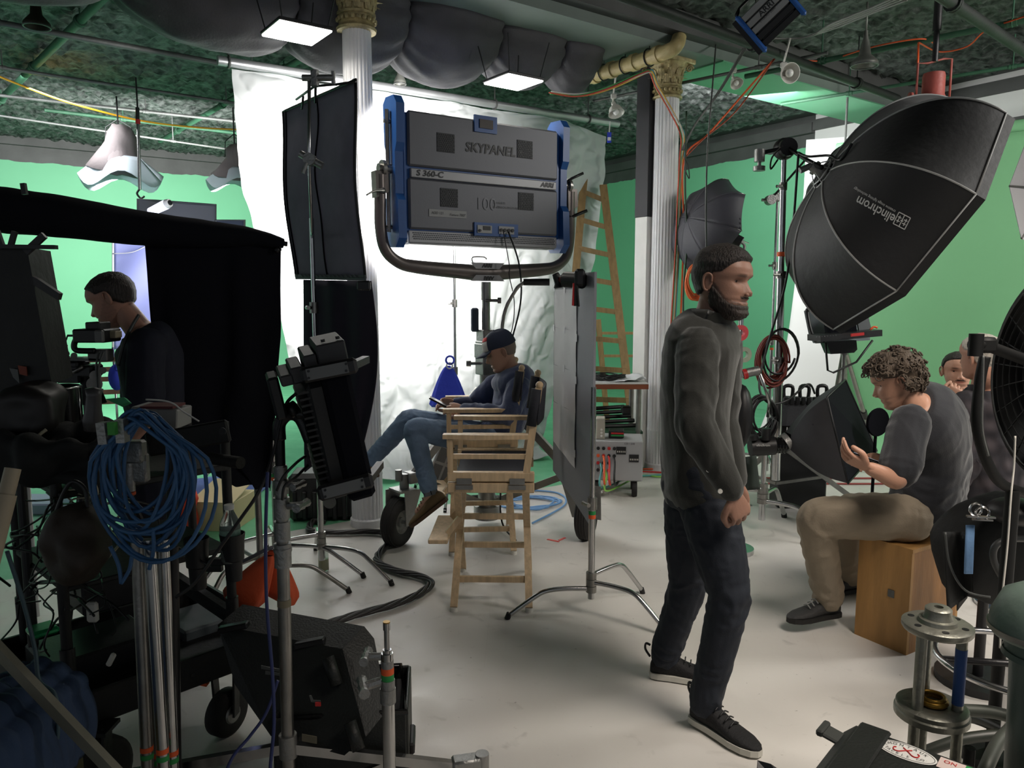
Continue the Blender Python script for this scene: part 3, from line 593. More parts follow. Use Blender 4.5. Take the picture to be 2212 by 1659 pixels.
# ---------------------------------------------------------------- flags, drape, board, chairs
def knob(mb, p, d, s=1.0):
    d = V(d).normalized(); mb.cyl(p, p + d * .03 * s, .009 * s, n=8); q = p + d * .035 * s; u = d.cross(Z if abs(d.z) < .9 else X).normalized()
    mb.tube([q - u * .028 * s, q - u * .012 * s, q, q + u * .012 * s, q + u * .028 * s], [.011 * s, .008 * s, .011 * s, .008 * s, .011 * s], 8)
def cstand(c, h, label, angs, r=.0125, legr=.30, base_h=.17, m=None, tape=True, name='light_stand', zs=None, group=None, riser=None):
    m = m or chrome; c = V(c); t = thing(name, label, 'stand', V((c.x, c.y, 0)), group); c.z = 0
    mb = MB(); mb.cyl(c + Z * .09, c + Z * (h * .5), r * 1.35, n=14); mk('lower_tube', mb, m, t, smooth=S)
    mb = MB(); mb.cyl(c + Z * (h * .48), c + Z * h, r, n=14); mk('upper_tube', mb, m, t, smooth=S)
    for zz in [h * .5] + ([h * .76] if h > 1.6 else []):
        mb = MB(); mb.cyl(c + Z * (zz - .03), c + Z * (zz + .03), r * 1.9, n=14); knob(mb, c + Z * zz, V((-.9, -.4, 0))); mk('collar', mb, dullsteel, t, smooth=S)
    if tape:
        for k, mm in enumerate((green_tape, orange_tape)):
            mb = MB(); mb.cyl(c + Z * (h * .5 - .055 - k * .02), c + Z * (h * .5 - .036 - k * .02), r * 1.42, n=14); mk('tape_band', mb, mm, t, smooth=S)
    for k, a in enumerate(angs):
        d = V((cos(a), sin(a), 0)); z0 = base_h + k * .035; mb = MB()
        mb.cyl(c + Z * (z0 - .016), c + Z * (z0 + .016), r * 2.1, n=16); mk('leg_collar', mb, dullsteel, t, smooth=S)
        mb = MB(); mb.tube(cat([c + Z * z0, c + d * legr * .5 + Z * (z0 + .005), c + d * legr * .82 + Z * (z0 - .005), c + d * (legr * 1.05) + Z * (z0 * .72), c + d * legr * 1.5 + Z * .012], 6), r * .95, 10); mk('leg', mb, m, t, True)
        mb = MB(); e = c + d * legr * 1.5; mb.cyl(e + Z * .0, e + Z * .03 - d * .012, r * 1.15, n=10); mk('foot', mb, rubber, t, smooth=S)
    return t
# large grey flag with a drooping lower flap
t = thing('grey_flag', 'tall dark grey framed flag in front of the left column, with a loose skirt below', 'flag', P(700, 600, 4.25))
fp = [P(612, 242, 4.6), P(768, 172, 3.92), P(789, 600, 3.95), P(640, 598, 4.55)]
def fg(u, v):
    a = fp[0].lerp(fp[1], u); b = fp[3].lerp(fp[2], u); p = a.lerp(b, v); s = sin(pi * v); return p + V((-.03 * s * sin(pi * v * .9) * (1 - .1 * u), -.02 * s * sin(pi * u) - .012 * sin(u * 9) * s, 0))
mb = MB(); mb.slab(fg, 24, 30, V((.004, .006, 0))); mk('cloth', mb, flagcloth, t, True)
mb = MB(); mb.tube([fg(k / 20, 0) for k in range(21)] + [fg(1, k / 20) for k in range(1, 21)] + [fg(1 - k / 20, 1) for k in range(1, 21)] + [fg(0, 1 - k / 20) for k in range(1, 20)], .009, 6, closed=True); mk('frame', mb, blackmetal, t, True)
mb = MB(); mb.tube([fg(.5 + .02 * sin(k * .6), k / 20) - Y * .006 for k in range(21)], .004, 5); mb.tube([fg(.04, k / 20) - Y * .006 for k in range(21)], .005, 5); mk('seam', mb, duvet, t, True)
mb = MB(); mb.slab(lambda u, v: fg(u * 1.02 - .01, .985 + .03 * v) - Y * .012, 20, 2, Y * .02)
for k in range(14): mb.tube([fg(.1 + k * .06, .985) - Y * .02, fg(.13 + k * .06, 1.0) - Y * .02], .003, 4)
mk('bottom_bar', mb, mat('worn_grey', (92, 92, 96), .7), t)
lp_ = [P(655, 604, 4.5), P(800, 607, 3.95), P(780, 985, 4.05), P(660, 1000, 4.45)]
def fl(u, v):
    a = lp_[0].lerp(lp_[1], u); b = lp_[3].lerp(lp_[2], u); p = a.lerp(b, v); return p + V((.055 * sin(pi * v) * u, -.035 * sin(u * 17 + v * 2) * (.35 + v * .65), .02 * sin(u * 8) * v - (.05 * (1 - u) * v)))
mb = MB(); mb.slab(fl, 60, 24, V((.003, .005, 0))); mk('skirt', mb, skirtcloth, t, True)
mb = MB(); mb.box(P(786, 617, 3.93), (.07, .03, .05), None, .008); mk('clip', mb, black, t)
# arm and stand that carry the flag
base = P(690, 1040, 4.2); base.z = 0
t = cstand(base, 2.0, 'chrome stand in front of the grey flag, one leg beside the column foot', (-.35, 1.9, -2.5), zs=None)
top = P(681, 165, 3.9)
mb = MB(); mb.tube([base + Z * 1.9, P(674, 500, 4.0), P(668, 350, 3.92), P(668, 170, 3.86)], .0085, 10); mk('riser', mb, chrome, t, True)
mb = MB(); p = P(670, 345, 3.9); mb.cyl(p - X * .05 + Z * .03, p + X * .06 - Z * .03, .018, n=12); mb.cyl(p - Y * .03, p + Y * .03, .03, n=16); mb.cyl(p - X * .03 - Y * .03 - Z * .07, p - X * .01 - Z * .02 - Y * .03, .01); mk('grip_head', mb, castmetal, t, smooth=S)
mb = MB(); p = P(680, 168, 3.86); mb.cyl(p - X * .06, p + X * .09, .016, n=12); mb.cyl(p - Z * .04, p + Z * .035, .02, n=12); mb.cyl(p + X * .09 - Z * .03, p + X * .09 + Z * .03, .01); mk('top_grip', mb, castmetal, t, smooth=S)
mb = MB(); mb.tube([P(682, 175, 3.87), P(681, 222, 3.95)], .006, 6); mb.tube([P(640, 215, 4.3), P(680, 186, 3.95), P(730, 182, 3.95), P(768, 176, 3.9)], .006, 6); mb.tube([P(655, 208, 4.2), P(652, 235, 4.3)], .006, 6); mk('flag_rod', mb, blackmetal, t, True)
# second chrome stand whose leg bends towards the floor in front of the cable
cstand(F(600, 1240), 1.25, 'chrome stand standing behind the orange sandbag, one bent leg to the right', (-.12, 2.0, 4.0), legr=.34)
# black drape over a boom
t = thing('black_drape', 'big black cloth hanging from a rolled boom behind the camera operator', 'drape', P(450, 600, 3.6))
bp_ = cat([P(-120, 440, 2.85), P(0, 453, 2.95), P(150, 470, 3.1), P(300, 492, 3.3), P(450, 506, 3.5), P(540, 512, 3.62), P(612, 526, 3.7)], 10)
mb = MB(); n = len(bp_); mb.tube(bp_, [(.088 - .068 * (i / n) ** 2.2) * (1 + .04 * noise.noise(V((i * .3, 0, 0)))) for i in range(n)], 24)
mk('rolled_cloth', mb, duvet, t, True)
mb = MB(); mb.cyl(bp_[-1] - (bp_[-1] - bp_[-3]), bp_[-1] + V((.02, 0, -.003)), .012); mb.tube([P(604, 524, 3.68), P(606, 540, 3.68), P(592, 545, 3.68)], .006, 6); mb.sphere(P(598, 540, 3.68), .016, 8); mk('boom_tip', mb, blackmetal, t, smooth=S)
DLf = [(312, 520), (318, 600), (325, 700), (335, 800), (345, 860), (380, 960), (440, 1020), (500, 1046)]; DRt = [(606, 522), (604, 620), (606, 720), (600, 800), (596, 880), (592, 950), (590, 1010), (588, 1058)]
dl = [P(x, y, 3.34) for x, y in DLf]; dr = [P(x, y, 3.7) for x, y in DRt]
def dpf(u, v):
    p = along(dl, v).lerp(along(dr, v), u); return p + Y * (.028 * sin(u * 15 + 2 * v + noise.noise(V((u * 3, v * 3, 0))) * 2) * (.2 + v)) 
mb = MB(); mb.slab(dpf, 60, 30, Y * .006); mk('hanging_cloth', mb, duvet, t, True)
cstand(P(560, 1150, 3.85), 1.75, 'grey stand behind the black drape, its lower tube above the green floor', (.2, 2.3, 4.3), tape=False, m=dullsteel)

# white/grey foam board on its stand
bpos = P(1284, 1100, 3.68); bz = .5
t = thing('foam_board', 'tall grey board with taped white papers, clamped to a chrome stand', 'board', V((bpos.x, bpos.y, bz)))
q0 = P(1197, 600, 4.42); q1 = P(1284, 612, 3.68); q2 = P(1282, 1105, 3.68); q2b = P(1232, 1066, 4.0); q3 = P(1206, 1030, 4.42)
bn = (q1 - q0).cross(Z).normalized()
q1.z = q0.z = 1.70; mb = MB(); mb.prism([q0, q1, V((q1.x, q1.y, .44)), V((q0.x * .45 + q1.x * .55, q0.y * .45 + q1.y * .55, .50)), V((q0.x, q0.y, .56))], bn * -.012); mk('board', mb, mat('board_grey', (146, 149, 156), .7, var=.06, var_scale=3), t)
def bq(u, z): return V((q0.x + (q1.x - q0.x) * u, q0.y + (q1.y - q0.y) * u, z)) 
cam_side = bn if bn.dot(CAM - q0) > 0 else -bn
paper = mat('taped_paper', (234, 234, 236), .7, bump=.1, scale=10, var=.04); tapew = mat('white_tape', (235, 235, 238), .5)
for i in range(2):
    for j in range(4):
        z0 = 1.62 - j * .215; u0 = .03 + i * .30; mb = MB(); ex = .0 if j < 3 else (.06 if i == 0 else -.02)
        def pf(u, v, u0=u0, z0=z0, j=j, i=i, ex=ex): return bq(u0 + .30 * u, z0 - .215 * v - (v * (.02 + .03 * (u + i)) if j == 3 else 0)) + cam_side * (.003 + .002 * sin(u * 6 + v * 4) + .001 * (i + j))
        mb.grid(pf, 5, 5); mk('paper_sheet', mb, paper, t, True)
for (u, z) in ((.04, 1.63), (.33, 1.62), (.62, 1.62), (.33, 1.40), (.64, 1.37), (.04, 1.40), (.33, 1.19), (.64, 1.15), (.63, .76), (.34, .82)):
    mb = MB(); mb.prism([bq(u - .02, z - .018) + cam_side * .008, bq(u + .02, z - .02) + cam_side * .008, bq(u + .02, z + .02) + cam_side * .008, bq(u - .02, z + .018) + cam_side * .008], cam_side * .001); mk('tape_tab', mb, tapew, t)
mb = MB(); text_mb(mb, 'EXIT 4', .03, bq(.56, 1.33) + cam_side * .01, -Z, (q1 - q0)); mk('handwriting', mb, black, t) if False else None
s_ = cstand(V((q1.x - .0, q1.y - .03, 0)), 1.15, 'chrome stand with green and orange tape carrying the grey foam board', (pi * 1.03, -.62, .75), legr=.28, base_h=.14)
# grip clamp with T handle
t = thing('grip_clamp', 'black clamp with a T handle biting the top edge of the grey foam board', 'clamp', bq(.75, 1.70))
c = bq(.78, 1.70) + cam_side * .03
mb = MB(); mb.cyl(P(1222, 604, 3.86), P(1258, 606, 3.78), .040, n=24); mk('clamp_drum', mb, black, t, smooth=S)
mb = MB(); mb.cyl(P(1222, 604, 3.86), P(1206, 604, 3.9), .014, n=12); mb.cyl(P(1218, 604, 3.87), P(1213, 604, 3.88), .018, n=12); mk('spindle', mb, mat('red_anodised', (110, 40, 38), .4, .4), t, smooth=S)
mb = MB(); mb.tube(cat([P(1199, 590, 3.9), P(1203, 600, 3.9), P(1205, 610, 3.9), P(1206, 622, 3.9)], 5), [.014, .018, .019, .02, .021, .021, .02, .02, .02, .019, .018, .018, .02, .022, .024, .022], 12); mk('t_handle', mb, black, t, True)
mb = MB(); mb.box(P(1252, 600, 3.76), (.05, .07, .085), None, .012); mk('jaw', mb, black, t)
mb = MB(); mb.cyl(P(1240, 612, 3.74), P(1238, 660, 3.73), .007, n=8); mk('pin', mb, redm, t); mb = MB(); mb.cyl(P(1243, 612, 3.74), P(1243, 661, 3.73), .009, n=8); mk('pin', mb, black, t); mb = MB(); mb.tube([P(1245, 610, 3.74), P(1250, 662, 3.72)], .006, 8); mk('pin', mb, black, t)

# director's chairs
def director_chair(c, rot, label, seatz=.70, sc=1.0, canvas=None, group="tall wooden director's chairs"):
    t = thing('director_chair', label, 'chair', c, group); R = Matrix.Rotation(rot, 3, 'Z')
    canvas = canvas or mat('dark_canvas', (40, 42, 50), .85, bump=.2, scale=200)
    def q(x, y, z): return c + R @ V((x * sc, y * sc, 0)) + Z * z      # x: towards the back, y: side
    hw = .285
    for sy in (-1, 1):
        mb = MB(); mb.beam(q(-.215, sy * hw, seatz), q(.215, sy * hw, seatz), .045, .045, bev=.004); mk('seat_rail', mb, wood, t)
        mb = MB(); mb.beam(q(-.215, sy * hw, seatz - .055), q(.215, sy * hw, seatz - .055), .04, .05, bev=.004); mk('leg_rail', mb, wood, t)
        for x_ in (-.13, .13):
            mb = MB(); s1 = sy * (hw + .0265); mb.box(q(x_, s1, seatz - .02), (.075, .005, .03), R); mb.box(q(x_, s1, seatz - .05), (.085, .006, .022), R); mk('hinge', mb, dullsteel, t)
        for x_ in (-.17, .17):
            xa = x_ * 1.12; mb = MB(); mb.beam(q(x_, sy * (hw - .03 - (.02 if x_ > 0 else 0)), seatz - .06), q(xa, -sy * hw * .98, .02), .024, .036, up=R @ X); mk('leg', mb, wood, t)
            mb = MB(); mb.cyl(q(xa, -sy * hw * .98, .0), q(xa, -sy * hw * .98, .022), .02, n=12); mk('foot_cap', mb, whiteplastic, t, smooth=S)
        for zz in (.13, .40) if sy > 0 else (.22,):
            f_ = 1 - zz / seatz; ya = -sy * hw * (f_ * 1.96 - .98 + .0); mb = MB(); mb.beam(q(-.175, ya, zz), q(.175, ya, zz), .02, .03); mk('stretcher', mb, wood, t)
        # arm frame
        mb = MB(); mb.beam(q(-.20, sy * hw, seatz + .02), q(-.20, sy * hw, seatz + .185), .032, .026); mk('arm_post', mb, wood, t)
        mb = MB(); mb.beam(q(.17, sy * hw, seatz - .02), q(.235, sy * hw, seatz + .44), .03, .034, up=R @ X); mk('back_post', mb, wood, t)
        mb = MB(); mb.sphere(q(.238, sy * hw, seatz + .455), .019, 10); mk('finial', mb, wood, t, True)
        ar = []; 
        for k in range(17):
            x_ = -.235 + .42 * k / 16; w_ = .026 + .010 * sin(pi * min(1, (1 - k / 16) * 1.1)); ar.append((x_, w_))
        mb = MB(); pts = [q(x_, sy * hw - w_, seatz + .19) for x_, w_ in ar] + [q(x_, sy * hw + w_, seatz + .19) for x_, w_ in ar[::-1]]; mb.prism(pts, Z * .022); mk('armrest', mb, wood, t)
        mb = MB(); mb.beam(q(-.19, sy * hw, seatz + .10), q(.2, sy * hw, seatz + .10), .018, .024); mk('side_rail', mb, wood, t)
    for k in range(1):
        mb = MB(); mb.slab(lambda u, v: q(-.19 + .38 * u, -hw + 2 * hw * v, seatz + .02 - .05 * sin(pi * v)), 6, 16, V((0, 0, -.006))); mk('seat', mb, canvas, t, True)
        mb = MB(); mb.slab(lambda u, v: q(.225 + .012 * u + .035 * sin(pi * v), -hw - .02 + (2 * hw + .04) * v, seatz + .26 + .17 * u), 6, 16, R @ V((.008, 0, 0))); bk = mk('backrest', mb, canvas, t, True)
        for sy in (-1, 1): mb = MB(); mb.tube([q(.20, sy * hw, seatz + .255), q(.226, sy * hw, seatz + .435)], .028, 10); mk('canvas_sleeve', mb, canvas, t, True)
    # footrest
    mb = MB(); mb.box(q(-.275, 0, .34), (.10 * sc, .44, .022), R, .004); mk('footrest', mb, wood, t)
    for sy in (-1, 1): mb = MB(); mb.beam(q(-.235, sy * .14, .36), q(-.17, sy * .12, .44), .02, .03); mk('footrest_bracket', mb, wood, t)
    return t
CH1 = P(1066, 1030, 3.98); CH1.z = 0; CH2 = P(1040, 960, 4.82); CH2.z = 0
director_chair(CH1, -.02, "empty wooden director's chair standing nearest, with a grey canvas seat")
director_chair(CH2, .06, "wooden director's chair on which the man in the cap sits")
# patch of red tape on the floor
t = MB(); p = F(1195, 1168); t.box(p + Z * .002, (.09, .018, .003), Matrix.Rotation(-.6, 3, 'Z')); t.box(p + Z * .002 + V((.06, .03, 0)), (.07, .016, .003), Matrix.Rotation(.9, 3, 'Z')); mk('floor_mark', t, mat('red_tape', (222, 90, 84), .6), label='small red V of tape stuck on the white floor', catg='tape', loc=p)

# wooden ladder behind the silk
lad = mat('old_ladder_wood', (138, 112, 72), .6, bump=.1, scale=20, var=.2, stretch=(6, 6, 1))
t = thing('wooden_ladder', 'old wooden A-frame ladder behind the silk, beside the white post', 'ladder', F(1330, 850, .9))
a0, a1 = P(1303, 400, 8.0), P(1352, 800, 7.4); b0, b1 = P(1262, 380, 8.1), P(1240, 1010, 7.2)
a1 = a0 + (a1 - a0) * 1.75; a1.z = max(a1.z, .02); k_ = (a0.z - .02) / (a0.z - P(1352, 800, 7.4).z); a1 = a0 + (P(1352, 800, 7.4) - a0) * k_; b1 = b0 + (P(1225, 800, 7.4) - b0) * ((b0.z - .02) / (b0.z - P(1225, 800, 7.4).z))
for (s0, s1) in ((a0, a1), (b0, b1)): mb = MB(); mb.beam(s0, s1, .03, .075, up=X); mk('rail', mb, lad, t)
for k in range(9): f_ = .06 + k * .105; mb = MB(); mb.beam(a0.lerp(a1, f_), b0.lerp(b1, f_), .022, .05); mk('rung', mb, lad, t)
c0, c1_ = P(1292, 690, 8.6), P(1306, 800, 8.6); mb = MB(); mb.beam(c0, V((c1_.x + .05, c1_.y, .02)), .03, .06, up=X); mk('rear_rail', mb, lad, t)
for k in range(4): f_ = .12 + k * .2; p = c0.lerp(V((c1_.x + .05, c1_.y, .02)), f_); mb = MB(); mb.beam(p, p + V((.45, 0, .0)), .02, .03); mk('rear_rung', mb, lad, t)
# white post with black top beside the right column
pb = P(1388, 940, 7.0); pb.z = 0
t = thing('square_post', 'square white post with its upper part painted black, left of the right column', 'post', pb); RA = Matrix.Rotation(atan2(AX.y, AX.x), 3, 'Z')
zt = P(1388, 470, 7.0).z; mb = MB(); mb.box(pb + Z * (zt / 2), (.15, .15, zt), RA, .004); mk('white_shaft', mb, white, t)
mb = MB(); mb.box(pb + Z * ((zt + 3.58) / 2), (.158, .158, 3.58 - zt), RA, .004); mk('black_shaft', mb, mat('post_black', (42, 42, 46), .6), t)
mb = MB(); mb.box(pb + Z * 1.15 + V((.085, -.0, 0)), (.02, .16, 2.2), RA); mk('side_strip', mb, mat('side_strip_grey', (96, 94, 90), .7), t)  # darker grey strip along the right side of the post
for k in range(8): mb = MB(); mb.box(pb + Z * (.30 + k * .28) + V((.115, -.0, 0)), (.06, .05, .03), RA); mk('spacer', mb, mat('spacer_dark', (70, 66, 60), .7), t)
# work table with cables, sitting behind the board
TD = 6.6; tp = P(1325, 822, TD)
tabletop = mat('table_top', (202, 202, 200), .6); tedge = mat('table_edge', (136, 74, 46), .5)
t = thing('work_table', 'small table with brown edge and metal frame behind the foam board', 'table', V((tp.x, tp.y, 0)))
tz = tp.z; mb = MB(); mb.box(V((tp.x - .05, tp.y, tz)), (.62, .5, .012), None, .003); mk('table_top', mb, tabletop, t); mb = MB(); mb.box(V((tp.x - .05, tp.y, tz - .025)), (.624, .504, .04)); mk('edge_band', mb, tedge, t)
for sx in (-.3, .19):
    for sy in (-.2, .2): mb = MB(); mb.cyl(V((tp.x + sx, tp.y + sy, 0)), V((tp.x + sx, tp.y + sy, tz - .045)), .022, n=10); mk('leg', mb, dullsteel, t, smooth=S)
mb = MB(); mb.box(V((tp.x - .05, tp.y, .42)), (.56, .42, .02)); mk('shelf', mb, pipegreen, t)
def tangle(name, c, rad, n, r, m, label, flat=.12, seed=1, loops=6, kind=None, group=None):
    rnd = random.Random(seed); mb = MB()
    pts = []
    for i in range(n):
        a = i * 2 * pi / n * loops; q = rad * (.55 + .45 * rnd.random()); pts.append(c + V((cos(a) * q * 1.3, sin(a) * q, flat * rnd.random())))
    mb.tube(cat(pts, 5), r, 6); return mk(name, mb, m, None, True, label, 'cable', group, loc=c)
tangle('cable_coil', V((tp.x - .06, tp.y - .05, tz + .015)), .13, 40, .006, black, 'black cable tangle lying on the brown edged table', .05, 3, 7)
mb = MB(); mb.slab(lambda u, v: V((tp.x - .25 + .5 * u, tp.y - .2 + .35 * v, tz + .012 + .05 * max(0, u - .4) * (1 + fbm(V((u * 6, v * 6, 1)))) )), 16, 12, V((0, 0, -.004))); mk('plastic_sheet', mb, mat('clear_sheet', (225, 228, 232), .35), None, True, 'crumpled translucent plastic sheet lying on the brown edged table', 'sheet')
t = thing('black_gear_pile', 'black folded tripod gear lying on the shelf of the table', 'gear', V((tp.x, tp.y, .43)))
for k in range(5): mb = MB(); mb.cyl(V((tp.x - .27 + .02 * k, tp.y - .15 + .06 * k, .46 + .03 * k)), V((tp.x + .2 - .02 * k, tp.y - .12 + .07 * k, .47 + .03 * k)), .018, n=8); mk('tube', mb, black, t, smooth=S)
mb = MB(); mb.box(V((tp.x + .1, tp.y - .1, .60)), (.08, .1, .07), None, .01); mk('head', mb, black, t)
mb = MB(); mb.box(V((tp.x + .02, tp.y + .3, .12)), (.5, .3, .23), None, .02); mk('storage_bin', mb, mat('dark_green_bin', (28, 52, 40), .6), None, label='dark green storage bin under the work table', catg='bin', loc=V((tp.x + .02, tp.y + .3, 0)))
# power distribution box
dc = P(1330, 962, 6.05); dz0 = .13; dc.z = dz0
t = thing('power_distribution_box', 'grey metal power box with rows of sockets on wheels beside the board', 'box', V((dc.x, dc.y, 0))); greybox = mat('grey_cabinet', (168, 170, 172), .5, .2, bump=.05)
Rd = Matrix.Rotation(-.12, 3, 'Z'); dH = .32
mb = MB(); mb.box(dc + Z * (dH / 2), (.42, .34, dH), Rd, .008); mk('cabinet', mb, greybox, t)
fc = lambda x, z: dc + Rd @ V((x, -.172, z))
for r_ in range(4):
    for k in range(5 - (r_ > 1)):
        mb = MB(); p = fc(-.18 + k * .042, .26 - r_ * .058); mb.cyl(p, p + Rd @ V((0, -.012, 0)), .013, n=12); mk('socket', mb, redm if (r_ + k) % 3 == 0 else (orangem if (r_ * k) % 4 == 1 else black), t, smooth=S)
for (x, z) in ((.04, .245), (.14, .185)):
    mb = MB(); mb.box(fc(x, z), (.075, .008, .06), Rd); bk = mk('breaker_panel', mb, black, t)
    for k in range(5): mb = MB(); mb.box(fc(x - .028 + k * .014, z - .008) + V((0, -.006, 0)), (.007, .006, .012), Rd); mk('breaker', mb, whiteplastic, bk)
mb = MB(); text_mb(mb, '120 / 208', .022, fc(.06, .3) - Y * .002, Rd @ X, Z); mk('lettering', mb, pipegrey, t)
for sx in (-.15, .15):
    for sy in (-.12, .12): mb = MB(); p = dc + Rd @ V((sx, sy, -.07)); mb.lathe([(0, -.02), (.06, -.02), (.065, -.012), (.065, .012), (.06, .02), (0, .02)], p, Rd @ X, 20); mk('wheel', mb, rubber, t, smooth=S)
mb = MB(); mb.box(dc + V((.0, -.02, dH + .035)), (.12, .13, .06), Rd, .006); b_ = mk('battery_charger', mb, black, None, label='small black charger with red and green stripe on the grey power box', catg='charger', loc=dc + V((.0, -.02, dH)))
for k, m_ in enumerate((redm, green_tape)): mb = MB(); mb.box(dc + V((-.0, -.088, dH + .045 - k * .018)), (.1, .003, .012), Rd); mk('stripe', mb, m_, b_)
mb = MB(); mb.box(dc + V((-.13, -.05, dH + .085)), (.07, .12, .17), Rd, .006); b_ = mk('small_control_box', mb, mat('beige_box', (176, 172, 160), .5), None, label='upright beige control box with dials on the grey power box', catg='box', loc=dc + V((-.13, -.05, dH)))
for k in range(3): mb = MB(); p = dc + V((-.13, -.112, dH + .03 + k * .025)); mb.cyl(p, p - Y * .006, .009, n=12); mk('dial', mb, white, b_, smooth=S)
dcs = [(-.1, .2), (-.06, .2), (-.02, .2), (-.12, .14), (.0, .2), (-.08, .08)]
for k, (m_, (ox, oz), ex, col) in enumerate(((orangem, dcs[0], (1440, 1012), 'orange'), (mat('red_cord', (206, 56, 52), .5), dcs[1], (1500, 1022), 'red'), (black, dcs[2], (1420, 1000), 'black'), (mat('teal_cord', (84, 160, 158), .5), dcs[3], (1380, 1028), 'teal'), (mat('lime_cord', (140, 200, 90), .5), dcs[5], (1430, 1030), 'lime green'))):
    a = fc(ox, oz); e = F(*ex, .015); e2 = e + V((.5, .25 - k * .05, 0))
    cable('power_cable', [a, a - Y * .08 - Z * .03, a - Y * .14 - Z * (a.z * .6), F(1320 + k * 16, 1016 + k * 3, .012), e, e2], .008, m_, f'{col} cable plugged into the grey power box and trailing right')
for k, (x, y, m_, lb, rr) in enumerate(((1405, 990, orangem, 'heap of bright orange cable on the floor right of the grey power box', .17), (1392, 965, black, 'black cable tangle leaning on the foot of the white post', .1))):
    tangle('cable_coil', F(x, y) + Z * .012, rr, 60, .009, m_, lb, .10 if k == 0 else .25, 11 + k, 10)
tangle('cable_coil', F(1150, 1090) + Z * .01, .20, 34, .0075, mat('pale_blue_cord', (112, 158, 208), .5), 'pale blue cable coiled loosely on the white floor under the big panel light', .01, 5, 4)
tangle('cable_coil', F(1045, 1085) + Z * .01, .13, 44, .006, black, "black cable tangle on the floor behind the empty director's chair", .03, 8, 7)
cable('floor_cable', [F(1150, 1130, .01), F(1220, 1090, .01), F(1205, 1065, .01), F(1130, 1060, .01), F(1080, 1075, .01)], .007, MATS['pale_blue_cord'], 'single loop of pale blue cable near the right stand wheel')
# thick twisted cable across the floor
cp0 = cat([F(x, y, .018) for x, y in ((700, 1130), (676, 1128), (672, 1148), (730, 1152), (800, 1150), (838, 1156), (838, 1175), (818, 1200), (818, 1218), (860, 1236), (905, 1246), (930, 1262), (905, 1285), (850, 1308), (770, 1330), (700, 1352), (640, 1368), (560, 1378), (480, 1390))], 10)
tw = thing('floor_cable_bundle', 'thick bundle of twisted dark grey cables snaking across the white floor', 'cable', cp0[0])
for k in range(5):
    mb = MB(); pts = []
    for i, p in enumerate(cp0):
        d = (cp0[min(i + 1, len(cp0) - 1)] - cp0[max(i - 1, 0)]).normalized(); sd = d.cross(Z); a = i * .22 + k * 2 * pi / 5; pts.append(p + sd * cos(a) * .017 + Z * (sin(a) * .009 + .006))
    mb.tube(pts, .0085, 6); mk('strand', mb, mat('cable_dark_grey', (46, 44, 44), .5), tw, True)
# blue sandbag hanging on a thin stand behind the seated man
t = cstand(P(985, 1010, 5.9), 2.0, 'thin chrome stand behind the seated man, close to the silk', (.4, 2.5, 4.6), r=.011); 
bb = thing('blue_sandbag', 'bright blue sandbag hanging by a clip beside the seated man', 'bag', P(972, 770, 5.7)); royal = mat('royal_blue_cloth', (46, 66, 196), .7, bump=.3, scale=20)
def bgf(u, v):
    a = 2 * pi * u; w_ = .015 + .125 * v ** .7; c = P(968, 790, 5.72) - Z * (.30 * v) ; return c + V((cos(a) * w_ * (1 + .08 * sin(a * 7)), sin(a) * w_ * .45, .012 * sin(a * 5) * v))
mb = MB(); mb.grid(bgf, 40, 14); mb.add([bgf(k / 40, 1) for k in range(40)], [tuple(range(40))]); mk('bag', mb, royal, bb, True)
mb = MB(); mb.torus(P(972, 778, 5.7), .03, .008, Y, 20, 6); mk('ring', mb, royal, bb, True); mb = MB(); mb.torus(P(971, 790, 5.7), .022, .006, Y, 16, 6); mk('tag_ring', mb, white, bb, True)
# grey grille unit leaning behind the seated man's legs
t = thing('dimmer_unit', 'light grey ballast with perforated side leaning on the stand under the seated man', 'ballast', P(955, 1010, 5.15))
Rq = Matrix.Rotation(.38, 3, 'Y') @ Matrix.Rotation(.2, 3, 'Z'); c = P(958, 1000, 5.15)
mb = MB(); mb.box(c, (.17, .16, .42), Rq, .008); bd_ = mk('body', mb, mat('ballast_grey', (188, 188, 190), .5), t)
for (x, z) in ((-.04, .07), (.035, .07), (-.04, -.05), (.035, -.05)):
    mb = MB(); mb.box(c + Rq @ V((x, -.081, z)), (.06, .003, .10), Rq); mk('perforated_panel', mb, mat('perf_grey', (120, 120, 124), .6), t)
mb = MB(); mb.box(c + Rq @ V((0, -.01, -.175)), (.174, .165, .08), Rq, .006); mk('blue_end', mb, bluem, t); mb = MB(); mb.tube([c + Rq @ V((0, -.05, .2)), c + Rq @ V((0, -.05, .26)), c + Rq @ V((0, .05, .26)), c + Rq @ V((0, .05, .2))], .01, 8); mk('handle', mb, black, t, True)
